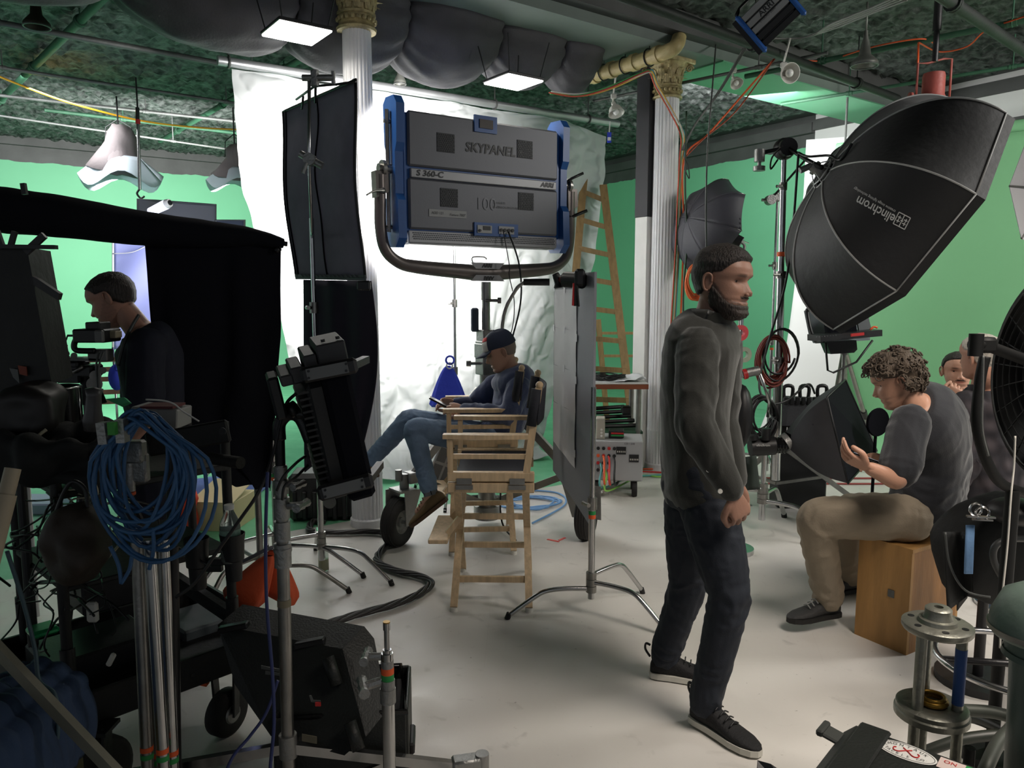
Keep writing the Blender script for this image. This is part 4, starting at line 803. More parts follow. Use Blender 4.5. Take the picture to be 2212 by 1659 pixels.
# ---------------------------------------------------------------- people
def remesh(mb, vox, sm=2):
    me = bpy.data.meshes.new('r'); me.from_pydata(mb.v, [], mb.f); o = bpy.data.objects.new('r', me); COL.objects.link(o)
    m = o.modifiers.new('r', 'REMESH'); m.mode = 'VOXEL'; m.voxel_size = vox
    if sm: s_ = o.modifiers.new('s', 'SMOOTH'); s_.iterations = sm; s_.factor = .6
    dg = bpy.context.evaluated_depsgraph_get(); dg.update(); r = bpy.data.meshes.new_from_object(o.evaluated_get(dg))
    vs = [v.co.copy() for v in r.vertices]; ns = [v.normal.copy() for v in r.vertices]; fs = [tuple(p.vertices) for p in r.polygons]
    bpy.data.objects.remove(o); bpy.data.meshes.remove(me); bpy.data.meshes.remove(r); return vs, fs, ns
def rings(mb, rs, n=28):                 # rs: (centre, side vec * half width, front vec * half depth)
    vs = []; fs = []
    for c, a, b in rs:
        for k in range(n): t = 2 * pi * k / n; ct, st = cos(t), sin(t); vs.append(c + a * (abs(ct) ** .86 * (1 if ct > 0 else -1)) + b * (abs(st) ** .86 * (1 if st > 0 else -1)))
    m = len(rs)
    for i in range(m - 1):
        for k in range(n): fs.append((i * n + k, i * n + (k + 1) % n, (i + 1) * n + (k + 1) % n, (i + 1) * n + k))
    fs += [tuple(range(n))[::-1], tuple((m - 1) * n + k for k in range(n))]; return mb.add(vs, fs)
def limb(mb, pts, rad, n=16):
    cp = cat(pts, 6); m = len(cp); rr = [interp([(i / (len(rad) - 1), r) for i, r in enumerate(rad)], j / (m - 1)) for j in range(m)]
    mb.tube(cp, rr, n); mb.sphere(cp[0], rr[0] * .98, 12); mb.sphere(cp[-1], rr[-1] * .98, 12)
def bend(a, b, c, f=.25):                # keep a limb straight but round its joint
    return [a, a.lerp(b, .5), a.lerp(b, .86), b.lerp((a + c) / 2, .04), b.lerp(c, .16), b.lerp(c, .55), c]
FRONT = [(-.118, .035), (-.112, .066), (-.102, .082), (-.09, .088), (-.078, .083), (-.068, .088), (-.058, .0895), (-.054, .085), (-.046, .092), (-.036, .089), (-.02, .087), (0, .084), (.012, .082), (.024, .089), (.036, .094), (.055, .092), (.075, .082), (.095, .058), (.108, .034), (.118, .0)]
BACKP = [(-.118, -.0), (-.10, .012), (-.085, -.01), (-.07, -.038), (-.05, -.068), (-.03, -.084), (0, -.1), (.03, -.106), (.06, -.1), (.09, -.08), (.11, -.045), (.118, 0)]
WID = [(-.118, .018), (-.108, .034), (-.095, .046), (-.08, .054), (-.06, .060), (-.035, .066), (0, .073), (.03, .077), (.06, .074), (.085, .06), (.105, .035), (.118, .0)]
NOSE = [(-.042, 0), (-.037, .010), (-.031, .021), (-.023, .026), (-.014, .020), (0, .012), (.012, .006), (.022, 0)]
def headpt(th, z, off=0, jaw=0):
    f = interp(FRONT, z) + jaw * max(0, min(1, (-.05 - z) / .04)) * .008; b = interp(BACKP, z); w_ = interp(WID, z) + jaw * max(0, min(1, (-.02 - z) / .05)) * .005; s, c = sin(th), cos(th)   # th = 0 front
    mid = (f + b) / 2 + .0; hf = f - mid; hb = mid - b; ex = .82
    y = mid + (hf if c > 0 else hb) * (abs(c) ** ex) * (1 if c > 0 else -1); x = w_ * (abs(s) ** ex) * (1 if s > 0 else -1)
    if c > 0:
        nw = interp([(-.04, .012), (-.03, .0165), (-.018, .013), (.01, .008), (.03, .012)], z); y += interp(NOSE, z) * math.exp(-(x / nw) ** 2)
        y -= .012 * math.exp(-((abs(x) - .033) / .015) ** 2 - ((z - .012) / .012) ** 2)
        y += .004 * math.exp(-((abs(x) - .040) / .02) ** 2 - ((z + .02) / .014) ** 2)
        y += .0045 * math.exp(-((abs(x) - .026) / .02) ** 2 - ((z - .03) / .007) ** 2)
        y -= .003 * math.exp(-((z + .054) / .0035) ** 2) * math.exp(-(x / .024) ** 2)
    p = V((x, y, z))
    if off: d = V((x, y - mid * .5, z * .8 + .02)); p += d.normalized() * off
    return p
def head_mesh(sc=1.0, jaw=0, skin=(0, 0, 0), hairc=None, beard=0, lip=None, mustache=0, brow=None, hairmask=None):
    vs, fs, col = [], [], []; nr, nt = 70, 84
    ths = []
    for k in range(nt): t = k / nt * 2 * pi; ths.append(t - .45 * sin(t))       # denser at the face
    zs = [-.1179 + .2358 * (.5 - .5 * cos(pi * (i / nr) ** .98)) for i in range(nr + 1)]
    sk = V(lin(skin)); bc = V(lin(hairc or skin)); lp_ = V(lin(lip or (skin[0] * .95, skin[1] * .72, skin[2] * .72)))
    for z in zs:
        for t in ths:
            p = headpt(t, z, 0, jaw); vs.append(p * sc); c = sk.copy(); x, y = p.x, p.y
            if p.y > .0:
                m_ = math.exp(-((z + .0535) / .0065) ** 4) * math.exp(-(x / .022) ** 4); c = c.lerp(lp_, min(1, m_) * .8)
                e = math.exp(-((abs(x) - .033) / .017) ** 4 - ((z - .0305 - .02 * 0) / .0048) ** 2); c = c.lerp(V(lin(brow or hairc or (60, 45, 35))), min(1, e * .85) if y > .05 else 0)
                e = math.exp(-((abs(x) - .033) / .014) ** 4 - ((z - .0165) / .003) ** 2); c = c.lerp(sk * .35, e * .6 if y > .04 else 0)
            if beard:
                edge = -.028 - .9 * max(0, y - .025) * (1 if abs(x) > .02 else 1); b_ = 0
                if z < interp([(-.02, .03), (.02, -.01), (.05, -.045), (.07, -.056), (.1, -.06)], y) and y > -.012: b_ = 1
                if abs(x) < .028 and -.047 < z < -.036 and y > .07: b_ = 1
                if abs(x) < .021 and -.063 < z < -.046 and y > .07: b_ = 0
                if abs(x) < .009 and -.075 < z < -.06: b_ = .7
                c = c.lerp(bc, b_ * beard * (.75 + .5 * noise.noise(p * 160)))
            if mustache and abs(x) < .028 and -.047 < z < -.037 - abs(x) * .1 and y > .07: c = c.lerp(bc, mustache)
            if hairmask: c = c.lerp(bc, max(0, min(1, hairmask(p) * .9 + .2 * noise.noise(p * 200) * (hairmask(p) > 0))))
            col.append(c)
    for i in range(nr):
        for k in range(nt): fs.append((i * nt + k, i * nt + (k + 1) % nt, (i + 1) * nt + (k + 1) % nt, (i + 1) * nt + k))
    fs += [tuple(range(nt))[::-1], tuple(nr * nt + k for k in range(nt))]
    def addp(mb, c):
        o = len(vs); vs.extend([p * sc for p in mb.v]); fs.extend([tuple(i + o for i in f) for f in mb.f]); col.extend([c] * len(mb.v))
    for s in (-1, 1):                     # ears
        mb = MB(); R = Matrix.Rotation(s * .35, 3, 'Z') @ Matrix.Rotation(-.12, 3, 'X'); c = V((s * .0775, -.012, -.002))
        mb.sphere(c, (.0065, .016, .029), 14, R); mb.tube(cat([c + R @ V((s * .007, .012, .004)), c + R @ V((s * .009, .008, .024)), c + R @ V((s * .010, -.006, .029)), c + R @ V((s * .010, -.016, .016)), c + R @ V((s * .008, -.013, -.008)), c + R @ V((s * .006, -.004, -.024)), c + R @ V((s * .005, .006, -.026))], 4), .0042, 8); addp(mb, sk * .85)
        ey = max(headpt(t_, .0115).y for t_ in [k * .01 * s for k in range(20, 160)] if abs(headpt(t_, .0115).x - s * .033) < .002)
        mb = MB(); mb.sphere(V((s * .033, ey - .0098, .0112)), .0125, 14); addp(mb, V(lin((150, 138, 130))))
        mb = MB(); mb.sphere(V((s * .0335, ey + .0003, .0108)), (.0055, .0032, .0055), 10); addp(mb, V(lin((28, 20, 16))))
        mb = MB(); mb.tube(cat([V((s * (.033 + .0165 * q), ey + .0006 - .005 * q * q - (.003 * q if q > 0 else 0), .0152 + .0032 * (1 - q * q) - .003)) for q in (-1, -.5, 0, .5, 1)], 3), [.003] * 13, 6); addp(mb, sk * .62)
        mb = MB(); mb.tube(cat([V((s * (.033 + .0155 * q), ey - .0006 - .005 * q * q - (.003 * q if q > 0 else 0), .0072 - .002 * (1 - q * q) + .001)) for q in (-1, -.5, 0, .5, 1)], 3), [.0028] * 13, 6); addp(mb, sk * .8)
        mb = MB(); mb.sphere(V((s * .011, .098, -.030)), (.0075, .009, .0065), 10); addp(mb, sk)
    return vs, fs, col
def hair_mesh(maskf, thick, sc=1.0, rough=.003, freq=60, seed=0, nr=80, nt=110, jaw=0):
    mb = MB()
    def fn(u, v):
        z = -.1175 + .2352 * (.5 - .5 * cos(pi * v)); t = 2 * pi * u; p0 = headpt(t, z, 0, jaw); m = max(0, min(1, maskf(p0))); m = m * m * (3 - 2 * m)
        tk = thick(p0) if callable(thick) else thick; q = V((p0.x, p0.y, p0.z)) * freq
        return headpt(t, z, (-.006 + (tk + .006) * m + rough * m * noise.noise(q + V((seed, 0, 0)))), jaw) * sc
    mb.grid(fn, nt, nr); return mb
def hand_mb(mb, w_, d, nrm, curl=(.5, .6, .7, .8), side=1, L_=.185, spread=.05, thumb=.6):
    # w_ wrist, d direction to the fingers, nrm = back-of-hand normal, side = +1/-1 where the thumb leaves
    d = V(d).normalized(); nrm = V(nrm); nrm = (nrm - d * nrm.dot(d)).normalized(); sd = d.cross(nrm) * side; k = L_ / .185
    pl = .092 * k
    rings(mb, [(w_ + d * (-.01), sd * .026 * k, nrm * .019 * k), (w_ + d * .015 * k, sd * .029 * k, nrm * .017 * k), (w_ + d * .05 * k, sd * .040 * k, nrm * .0155 * k), (w_ + d * .08 * k, sd * .042 * k, nrm * .0135 * k), (w_ + d * pl, sd * .038 * k, nrm * .011 * k)], 16)
    for i, (o, ln, r) in enumerate(((.031, .074, .0086), (.0105, .084, .009), (-.0105, .078, .0086), (-.030, .062, .0076))):
        b = w_ + d * (pl - (.006 if i in (0, 3) else 0) - .014 * k) + sd * o * k; a = 0; fd = (d + sd * spread * (o / .03)).normalized(); pts = [b]; q = b; seg = [.34, .30, .24, .12]; c_ = curl[i]
        q = q + fd * .016 * k; pts.append(q)
        for j, s_ in enumerate(seg):
            a += c_ * (.85, 1.0, .7, .1)[j]; dv = fd * cos(a) - nrm * sin(a); q = q + dv * ln * s_ * k; pts.append(q)
        mb.tube(cat(pts, 3), [r * k * (1.06 - .28 * t / (3 * 5)) for t in range(16)], 9); mb.sphere(q, r * k * .8, 8)
    b = w_ + d * .028 * k + sd * .024 * k; pts = [b - sd * .01 * k, b + sd * .012 * k + d * .016 * k - nrm * .004, b + sd * .030 * k + d * .042 * k - nrm * (.010 + .02 * thumb) * k, b + sd * (.030 - .018 * thumb) * k + d * .070 * k - nrm * (.014 + .035 * thumb) * k]
    pts.append(pts[-1] + (pts[-1] - pts[-2]).normalized() * .014 * k); cp = cat(pts, 4); mb.tube(cp, [(.0155 - .006 * i / len(cp)) * k for i in range(len(cp))], 9); mb.sphere(cp[-1], .009 * k, 8)
SKIN = tint_mat('skin', (190, 140, 115), .5, .08, 180); HAIRM = {}
def folds(vs, ns, amp, scale=9, seed=0, stretch=V((1, 1, 1)), zones=None):
    out = []
    for p, n in zip(vs, ns):
        q = V((p.x * stretch.x, p.y * stretch.y, p.z * stretch.z)) * scale + V((seed, seed * .7, 0)); w_ = q + V((noise.noise(q * .5), noise.noise(q * .5 + V((9, 0, 0))), noise.noise(q * .5 + V((0, 9, 0))))) * 1.6
        r = 1 - abs(noise.noise(w_)) * 2; a = amp
        if zones:
            for zc, zr, za in zones: a += za * math.exp(-((p - zc).length / zr) ** 2)
        out.append(p + n * a * (r * .8 + .5 * noise.noise(w_ * 2.3)))
    return out
def colmesh(name, vs, fs, cols, m, parent, smooth=True):
    off = wl(parent); me = bpy.data.meshes.new(name); me.from_pydata([p - off for p in vs], [], fs); me.materials.append(m)
    ca = me.color_attributes.new('tint', 'FLOAT_COLOR', 'POINT'); flat = []
    for c in cols: flat += [c[0], c[1], c[2], 1]
    ca.data.foreach_set('color', flat); me.polygons.foreach_set('use_smooth', [True] * len(me.polygons))
    o = bpy.data.objects.new(name, me); COL.objects.link(o); o.parent = parent; return o
def person(label, J, head, skin, shirt, trousers, shoes, group=None, s=1.0, vox=.0065):
    """J: joints in metres; head: dict(c, f, u, sc, args, hair...)"""
    base = V((J['pelvis'].x, J['pelvis'].y, 0)); t = thing('person', label, 'person', base, group)
    sdH = (J['hipR'] - J['hipL']).normalized(); sdS = (J['shR'] - J['shL']).normalized(); spine = cat(J['spine'], 8); n = len(spine)
    def torso(mb, grow=0, belly=0, lo=0, hi=1, tab=None, taper=None):
        rs = []
        for i, c in enumerate(spine):
            u = i / (n - 1)
            if u < lo or u > hi: continue
            tg = (spine[min(i + 1, n - 1)] - spine[max(i - 1, 0)]).normalized(); sd = sdH.lerp(sdS, u); sd = (sd - tg * sd.dot(tg)).normalized(); fr = tg.cross(sd) * -1
            wd = interp(tab or [(0, .150), (.1, .168), (.35, .148), (.55, .158), (.74, .172), (.86, .165), (.93, .115), (1, .062)], u) * s + grow
            dp = interp([(0, .10), (.1, .118), (.35, .102 + belly), (.55, .115 + belly * .6), (.74, .122), (.86, .104), (.93, .08), (1, .058)], u) * s + grow
            rs.append((c, sd * wd, fr * dp))
        rings(mb, rs, 30); return rs
    hc, hf, hu = V(head['c']), V(head['f']).normalized(), V(head['u']); hu = (hu - hf * hu.dot(hf)).normalized(); HR = Matrix((hf.cross(hu), hf, hu)).transposed(); hs = head.get('sc', 1.0)
    T = lambda p: hc + HR @ V(p)
    b = MB(); torso(b)
    nb = spine[-1]; limb(b, [nb - (nb - spine[-4]) * 1.0, nb, T((0, -.025 * hs, -.075 * hs)), T((0, -.012 * hs, -.03 * hs))], [.066 * s, .058 * s, .054 * s, .052 * s])
    for q in 'LR':
        limb(b, [J['sh' + q]] + bend(J['sh' + q], J['el' + q], J['wr' + q])[1:], [.054 * s, .05 * s, .043 * s, .041 * s, .04 * s, .034 * s, .027 * s])
        limb(b, bend(J['hip' + q], J['kn' + q], J['an' + q]), [.088 * s, .080 * s, .062 * s, .057 * s, .056 * s, .053 * s, .036 * s])
        to = J['toe' + q]; an = J['an' + q]; dq = (to - an).normalized(); limb(b, [an, an + dq * .03 - Z * .03, an + dq * .10 - Z * .05], [.034, .030, .020])
    vs, fs, ns = remesh(b, vox, 3); sk = V(lin(skin)); cols = [sk] * len(vs)
    hm = MB()
    for q in 'LR':
        if ('hand' + q) in J: 
            h = J['hand' + q]; hand_mb(hm, J['wr' + q], h[0], h[1], h[2], h[3], .185 * s, thumb=h[4] if len(h) > 4 else .6)
    if hm.v:
        v2, f2, _ = remesh(hm, .0032, 2); o = len(vs); vs += v2; fs += [tuple(i + o for i in f) for f in f2]; cols += [sk] * len(v2)
    v3, f3, c3 = head_mesh(hs, skin=skin, **head.get('args', {})); o = len(vs); vs += [T(p) for p in v3]; fs += [tuple(i + o for i in f) for f in f3]; cols += c3
    colmesh('body', vs, fs, cols, SKIN, t)
    if 'hair' in head:
        for hd in head['hair']:
            hb = hair_mesh(hd['mask'], hd['thick'], hs, hd.get('rough', .003), hd.get('freq', 60), hd.get('seed', 0), jaw=head.get('args', {}).get('jaw', 0)); hb.v = [T(p) for p in hb.v]; mk(hd.get('name', 'hair'), hb, hd['m'], t, True)
    # clothes
    if trousers:
        m = MB(); g = trousers.get('g', .012); torso(m, g, 0, 0, .30)
        for q in 'LR': 
            e = J['an' + q] + (J['kn' + q] - J['an' + q]).normalized() * trousers.get('hem', .03); lg = bend(J['hip' + q], J['kn' + q], e); w_ = trousers.get('w', 1.0)
            limb(m, lg, [(.092 * s + g), (.084 * s + g), (.066 * s + g) * w_, (.062 * s + g) * w_, (.060 * s + g) * w_, (.054 * s + g) * w_, (.046 * s + g) * w_])
        v, f, nn = remesh(m, vox, 2); z_ = [(J['kn' + q], .12, .005) for q in 'LR'] + [(J['an' + q], .12, .006) for q in 'LR'] + [((J['hipL'] + J['hipR']) / 2, .16, .004)]
        v = folds(v, nn, trousers.get('amp', .004), trousers.get('fs', 11), 3, V((1, 1, 1)), z_); mm = MB(); mm.v = v; mm.f = f; mm.mi = [0] * len(f); mk('trousers', mm, trousers['m'], t, True)
    if shirt:
        m = MB(); g = shirt.get('g', .016); torso(m, g, shirt.get('belly', 0), shirt.get('lo', .0), .985)
        for q in 'LR':
            sl = shirt.get('sleeve', 1.0); a_, e_, w_ = J['sh' + q], J['el' + q], J['wr' + q]; sg = shirt.get('sw', 1.0)
            if sl >= 1: limb(m, [a_] + bend(a_, e_, e_.lerp(w_, .96))[1:], [.062 * s + g, .058 * s + g, (.05 * s + g) * sg, (.048 * s + g) * sg, (.047 * s + g) * sg, (.042 * s + g) * sg, (.036 * s + g * .6)])
            elif sl > .5: limb(m, [a_] + bend(a_, e_, e_.lerp(w_, .25))[1:], [.062 * s + g, .058 * s + g, .05 * s + g, .05 * s + g, .048 * s + g, .048 * s + g, .046 * s + g])
            else: limb(m, [a_, a_.lerp(e_, sl), a_.lerp(e_, sl * 1.7)], [.062 * s + g, .060 * s + g, .060 * s + g])
        v, f, nn = remesh(m, vox, 2); z_ = [(J['el' + q], .11, .006) for q in 'LR'] + [(J['sh' + q], .10, .003) for q in 'LR'] + [(spine[n // 4], .18, .005)]
        v = folds(v, nn, shirt.get('amp', .005), shirt.get('fs', 8), 11, V((1, 1, .75)), z_); mm = MB(); mm.v = v; mm.f = f; mm.mi = [0] * len(f); so = mk('shirt', mm, shirt['m'], t, True)
        if shirt.get('collar'):
            mb = MB(); tg = (spine[-1] - spine[-5]).normalized(); sd = sdS; fr = tg.cross(sd) * -1; hgt = shirt['collar']
            mb.slab(lambda u, v: spine[-1] - tg * .05 + (sd * cos(2 * pi * u) * (.090 - .016 * v) + fr * sin(2 * pi * u) * (.086 - .010 * v)) + tg * (v * (hgt + .02) * (1 - .35 * max(0, sin(2 * pi * u)))), 40, 4, V((0, 0, .001))); mk('collar', mb, shirt.get('cm', shirt['m']), t, True)
        if shirt.get('cuff'):
            for q in 'LR':
                d_ = (J['wr' + q] - J['el' + q]).normalized(); e = J['wr' + q] - d_ * .02; mb = MB(); mb.lathe([(.036, -.05), (.042, -.045), (.043, 0), (.039, .004), (.034, 0)], e, d_, 24); mk('cuff', mb, shirt['m'], t, True)
    if shoes:
        for q in 'LR':
            an, to = J['an' + q], J['toe' + q]; d = to - an; up = V(J.get('up' + q, (0, 0, 1))); d = (d - up * d.dot(up)).normalized(); sd = d.cross(up); hl = an - d * .055; L_ = shoes.get('L', .28); fz = an - up * shoes.get('drop', .095)
            mb = MB(); rs = []
            for u, w_, h0, h1 in ((0, .018, .012, .055), (.03, .03, .01, .075), (.12, .036, .008, .10), (.22, .037, .01, .105), (.36, .036, .012, .092), (.5, .040, .012, .070), (.66, .046, .012, .055), (.82, .043, .014, .046), (.94, .030, .016, .036), (1, .012, .018, .028)):
                c = fz - d * .06 + d * (L_ * u) + up * ((h0 + h1) / 2); rs.append((c, sd * w_, up * ((h1 - h0) / 2)))
            rings(mb, rs, 20); v, f, nn = remesh(mb, .005, 2); mm = MB(); mm.v = v; mm.f = f; mm.mi = [0] * len(f); sh = mk('shoe', mm, shoes['m'], t, True)
            mb = MB(); ol = [(0, .02), (.03, .034), (.12, .040), (.3, .039), (.5, .043), (.68, .049), (.84, .045), (.95, .032), (1.01, .012)]
            pts = [fz - d * .063 + d * (L_ * u) + sd * w_ for u, w_ in ol] + [fz - d * .063 + d * (L_ * u) - sd * w_ for u, w_ in ol[::-1]]; mb.prism(pts, up * .022); mk('sole', mb, shoes.get('sm', rubber), sh)
            for k in range(4):
                c = fz + d * (L_ * (.20 + .075 * k)) + up * (.101 - k * .010); mb = MB(); mb.tube(cat([c - sd * .024 - up * .008, c + up * .004, c + sd * .024 - up * .008], 4), .0028, 5); mk('lace', mb, shoes.get('lm', black), sh, True)
    return t, T, HR, spine
def hm(name, rgb, rough=.6): return mat(name, rgb, rough, bump=.9, scale=160, stretch=(1, 1, .25), var=.25, var_scale=90)
dark_hair = hm('dark_brown_hair', (34, 27, 24)); short_hair = hm('short_dark_hair', (40, 32, 28)); curly_hair = hm('grey_brown_curls', (82, 70, 58)); grey_hair = hm('cropped_grey_hair', (186, 180, 170)); beardm = hm('beard_brown', (46, 36, 30))
def capmask(line):                       # hair above a line z(y)
    return lambda p: (p.z - interp(line, p.y)) / .008
# 1 - the standing bearded man
Dm = 2.75
J = dict(pelvis=P(1512, 1065, 2.78), hipR=P(1530, 1092, 2.69), hipL=P(1492, 1085, 2.88), knR=P(1577, 1290, 2.62), knL=P(1487, 1262, 2.93), anR=P(1525, 1512, 2.66), anL=P(1437, 1412, 3.03), toeR=P(1622, 1592, 2.50), toeL=P(1497, 1440, 3.0),
    shR=P(1508, 752, 2.62), shL=P(1560, 742, 2.92), elR=P(1500, 915, 2.50), elL=P(1560, 905, 2.98), wrR=P(1582, 1062, 2.50), wrL=P(1590, 1040, 2.95),
    spine=[P(1512, 1085, 2.78), P(1506, 1000, 2.78), P(1500, 900, 2.77), P(1508, 800, 2.76), P(1522, 728, 2.76), P(1538, 680, 2.74)])
J['handR'] = (P(1606, 1125, 2.5) - P(1582, 1062, 2.5), V((.35, -.9, .1)), (.9, .95, 1.0, 1.05), 1, .4); J['handL'] = (V((.2, 0, -1)), V((.3, .9, 0)), (.6, .6, .7, .7), -1)
skinA = (150, 112, 94); fA = V((.86, -.47, -.10))
hairA = capmask([(-.1, -.06), (-.04, -.045), (-.012, -.01), (.0, .03), (.03, .034), (.05, .055), (.062, .068), (.08, .078)])
pa, TA, HA, spA = person('bearded man in an olive shirt and dark jeans walking past in the foreground', J,
    dict(c=P(1561, 612, 2.72), f=V((.72, -.69, -.09)), u=V((.06, 0, 1)), sc=1.04, args=dict(jaw=1, hairc=(46, 36, 30), beard=.85, hairmask=hairA, lip=(128, 82, 74)), hair=[dict(mask=hairA, thick=lambda p: .006 + .013 * max(0, min(1, (p.z - .045) / .05)), m=dark_hair, rough=.002, freq=45)]),
    skinA, dict(m=mat('olive_shirt', (34, 35, 30), .85, bump=.12, scale=220, sheen=.3), g=.012, amp=.006, fs=7, cuff=1, collar=.05, sw=1.05), dict(m=mat('dark_jeans', (26, 32, 42), .85, bump=.15, scale=260), g=.009, amp=.005, fs=12, hem=-.01), dict(m=mat('black_knit_shoe', (18, 18, 20), .8, bump=.3, scale=150), drop=.10, sm=mat('off_white_sole', (196, 194, 184), .6), L=.30), s=1.0, vox=.006)
def beardmask(p):
    if p.y < -.008: return 0
    lim = interp([(-.01, .01), (.02, -.02), (.05, -.05), (.07, -.060), (.1, -.064)], p.y); m = (lim - p.z) / .01
    if abs(p.x) < .026 and p.y > .07: m = max(m, 1 - abs(p.z + .042) / .006)
    if abs(p.x) < .022 and p.y > .07 and -.062 < p.z < -.047: m = 0
    return m
hb = hair_mesh(beardmask, .006, 1.04, .002, 90, 5, jaw=1); hb.v = [TA(p) for p in hb.v]; mk('beard', hb, beardm, pa, True)
for k, z in enumerate((.05, .36)):
    mb = MB(); p = J['wrR'] + V((-.045, -.035, -.0)) + (J['elR'] - J['wrR']) * z; mb.cyl(p, p - Y * .006, .008, n=12); mk('button', mb, whiteplastic, pa, smooth=S)
for q in 'LR':                            # loop at the heel of each trainer
    an, to = J['an' + q], J['toe' + q]; d = (to - an); d.z = 0; d.normalize(); mb = MB(); c = an - d * .062; mb.tube(cat([c - Z * .02, c - d * .02 + Z * .01, c - d * .018 + Z * .035, c + Z * .03], 4), .005, 6); mk('heel_loop', mb, black, pa, True)
# 2 - the seated man in the cap
J = dict(pelvis=P(1062, 950, 4.82), hipL=P(1058, 955, 4.70), hipR=P(1048, 945, 4.94), knL=P(893, 925, 4.60), knR=P(884, 905, 4.80), anL=P(930, 1066, 4.52), anR=P(795, 1000, 4.86), toeL=P(880, 1105, 4.50), toeR=P(745, 990, 4.84),
    shL=P(1122, 838, 4.64), shR=P(1072, 830, 4.98), elL=P(1098, 897, 4.56), elR=P(1020, 880, 5.0), wrL=P(1003, 886, 4.62), wrR=P(985, 872, 4.88),
    spine=[P(1062, 968, 4.82), P(1084, 925, 4.82), P(1104, 880, 4.81), P(1112, 838, 4.81), P(1104, 812, 4.80), P(1096, 795, 4.80)])
J['upL'] = V((-.60, 0, .8)).normalized(); J['upR'] = V((-.1, 0, 1)).normalized()
J['handL'] = (V((-1, .25, .1)), V((.1, -.9, .35)), (.35, .5, .6, .7), -1, .5); J['handR'] = (V((-1, -.15, .12)), V((-.1, .8, .4)), (.5, .6, .7, .8), 1, .5)
skinB = (190, 148, 126); fB = V((-.92, -.12, -.36)); denim = mat('blue_jeans', (104, 126, 152), .85, bump=.25, scale=200, var=.16, var_scale=14)
gm = capmask([(-.1, -.045), (-.03, -.03), (-.008, .0), (.0, .05), (.1, .08)])
navy = mat('navy_knit', (60, 71, 102), .9, bump=.3, scale=220, sheen=.3)
pb_, TB, HB, spB = person('man in a navy sweater, blue jeans and cap seated cross-legged, looking at a phone', J,
    dict(c=P(1082, 762, 4.78), f=fB, u=V((-.36, 0, .93)), sc=1.0, args=dict(hairc=(120, 108, 98), hairmask=lambda p: gm(p) * .5, brow=(120, 95, 80), mustache=.4), hair=[dict(mask=gm, thick=.003, m=mat('grey_stubble', (128, 114, 104), .7), rough=.001)]),
    skinB, dict(m=navy, g=.014, amp=.006, fs=9, collar=.03, cm=mat('pale_collar', (150, 158, 170), .7)), dict(m=denim, g=.006, amp=.005, fs=12, hem=.045), dict(m=mat('tan_suede_shoe', (112, 92, 62), .8, bump=.2, scale=120), sm=mat('brown_sole', (92, 66, 44), .6), lm=mat('brown_lace', (84, 56, 40), .7)), s=.95)
for q in 'LR':
    d_ = (J['an' + q] - J['kn' + q]).normalized(); mb = MB(); mb.cyl(J['an' + q] - d_ * .07, J['an' + q] + d_ * .012, .041, .043, 18); mk('sock', mb, mat('striped_sock', (112, 116, 122), .9), pb_, smooth=S)
    for k in range(5): a = k * 1.25; mb = MB(); sd_ = d_.cross(Y).normalized(); o_ = (sd_ * cos(a) + Y * sin(a)) * .0425; mb.beam(J['an' + q] - d_ * .05 + o_, J['an' + q] + o_, .006, .003); mk('sock_stripe', mb, duvet, pb_)
# cap
capc = mat('navy_cap', (34, 44, 66), .8, bump=.2, scale=200)
mb = MB()
for i in range(1): mb.grid(lambda u, v: TB((.086 * cos(2 * pi * u) * cos(v * pi / 2) ** .7, -.008 + .108 * sin(2 * pi * u) * cos(v * pi / 2) ** .7, .035 + .108 * sin(v * pi / 2) + .004 * sin(2 * pi * u * 3))), 48, 16)
cpo = mk('cap', mb, capc, pb_, True); mb = MB()
mb.slab(lambda u, v: TB((.075 * (u - .5) * 2 * (1 - .25 * v * v), .078 + .085 * v * (1 - (u - .5) ** 2 * 1.6) - .02 * abs(u - .5) * 2, .045 - .012 * ((u - .5) * 2) ** 2 - .022 * v)), 16, 8, HB @ V((0, 0, .004))); mk('visor', mb, capc, cpo, True)
mb = MB(); mb.sphere(TB((0, -.008, .144)), .007, 10); mk('button', mb, capc, cpo, True)
for nm, z0, z1, m_ in (('white_patch', .04, .10, mat('patch_white', (196, 194, 190), .8)), ('red_patch', .10, .122, mat('patch_red', (186, 44, 50), .8))):
    mb = MB(); mb.slab(lambda u, v: TB((lambda a, zz: (.0875 * cos(a) * cos(math.asin(min(1, (zz - .035) / .109))) ** .7, -.008 + .1095 * sin(a) * cos(math.asin(min(1, (zz - .035) / .109))) ** .7, zz + .001))(pi / 2 - .75 + 1.5 * u, z0 + (z1 - z0) * v)), 14, 5, HB @ V((0, .001, .001))); mk(nm, mb, m_, cpo, True)
mb = MB(); text_mb(mb, 'USA', .035, TB((-.0, .112, .07)), HB @ V((-1, 0, 0)), HB @ V((0, -.3, 1)), align='CENTER'); mk('cap_lettering', mb, navy, cpo)
ph = thing('phone', 'dark phone held by the seated man in the cap', 'phone', P(952, 872, 4.72)); Rp = Matrix.Rotation(.5, 3, 'Y') @ Matrix.Rotation(.1, 3, 'Z')
mb = MB(); mb.box(P(950, 870, 4.74), (.15, .075, .010), Rp, .003); mk('case', mb, black_gloss, ph); mb = MB(); mb.box(P(950, 870, 4.74) + Rp @ V((0, 0, .0055)), (.138, .066, .001), Rp); mk('screen', mb, mat('phone_screen', (70, 76, 84), .15), ph)
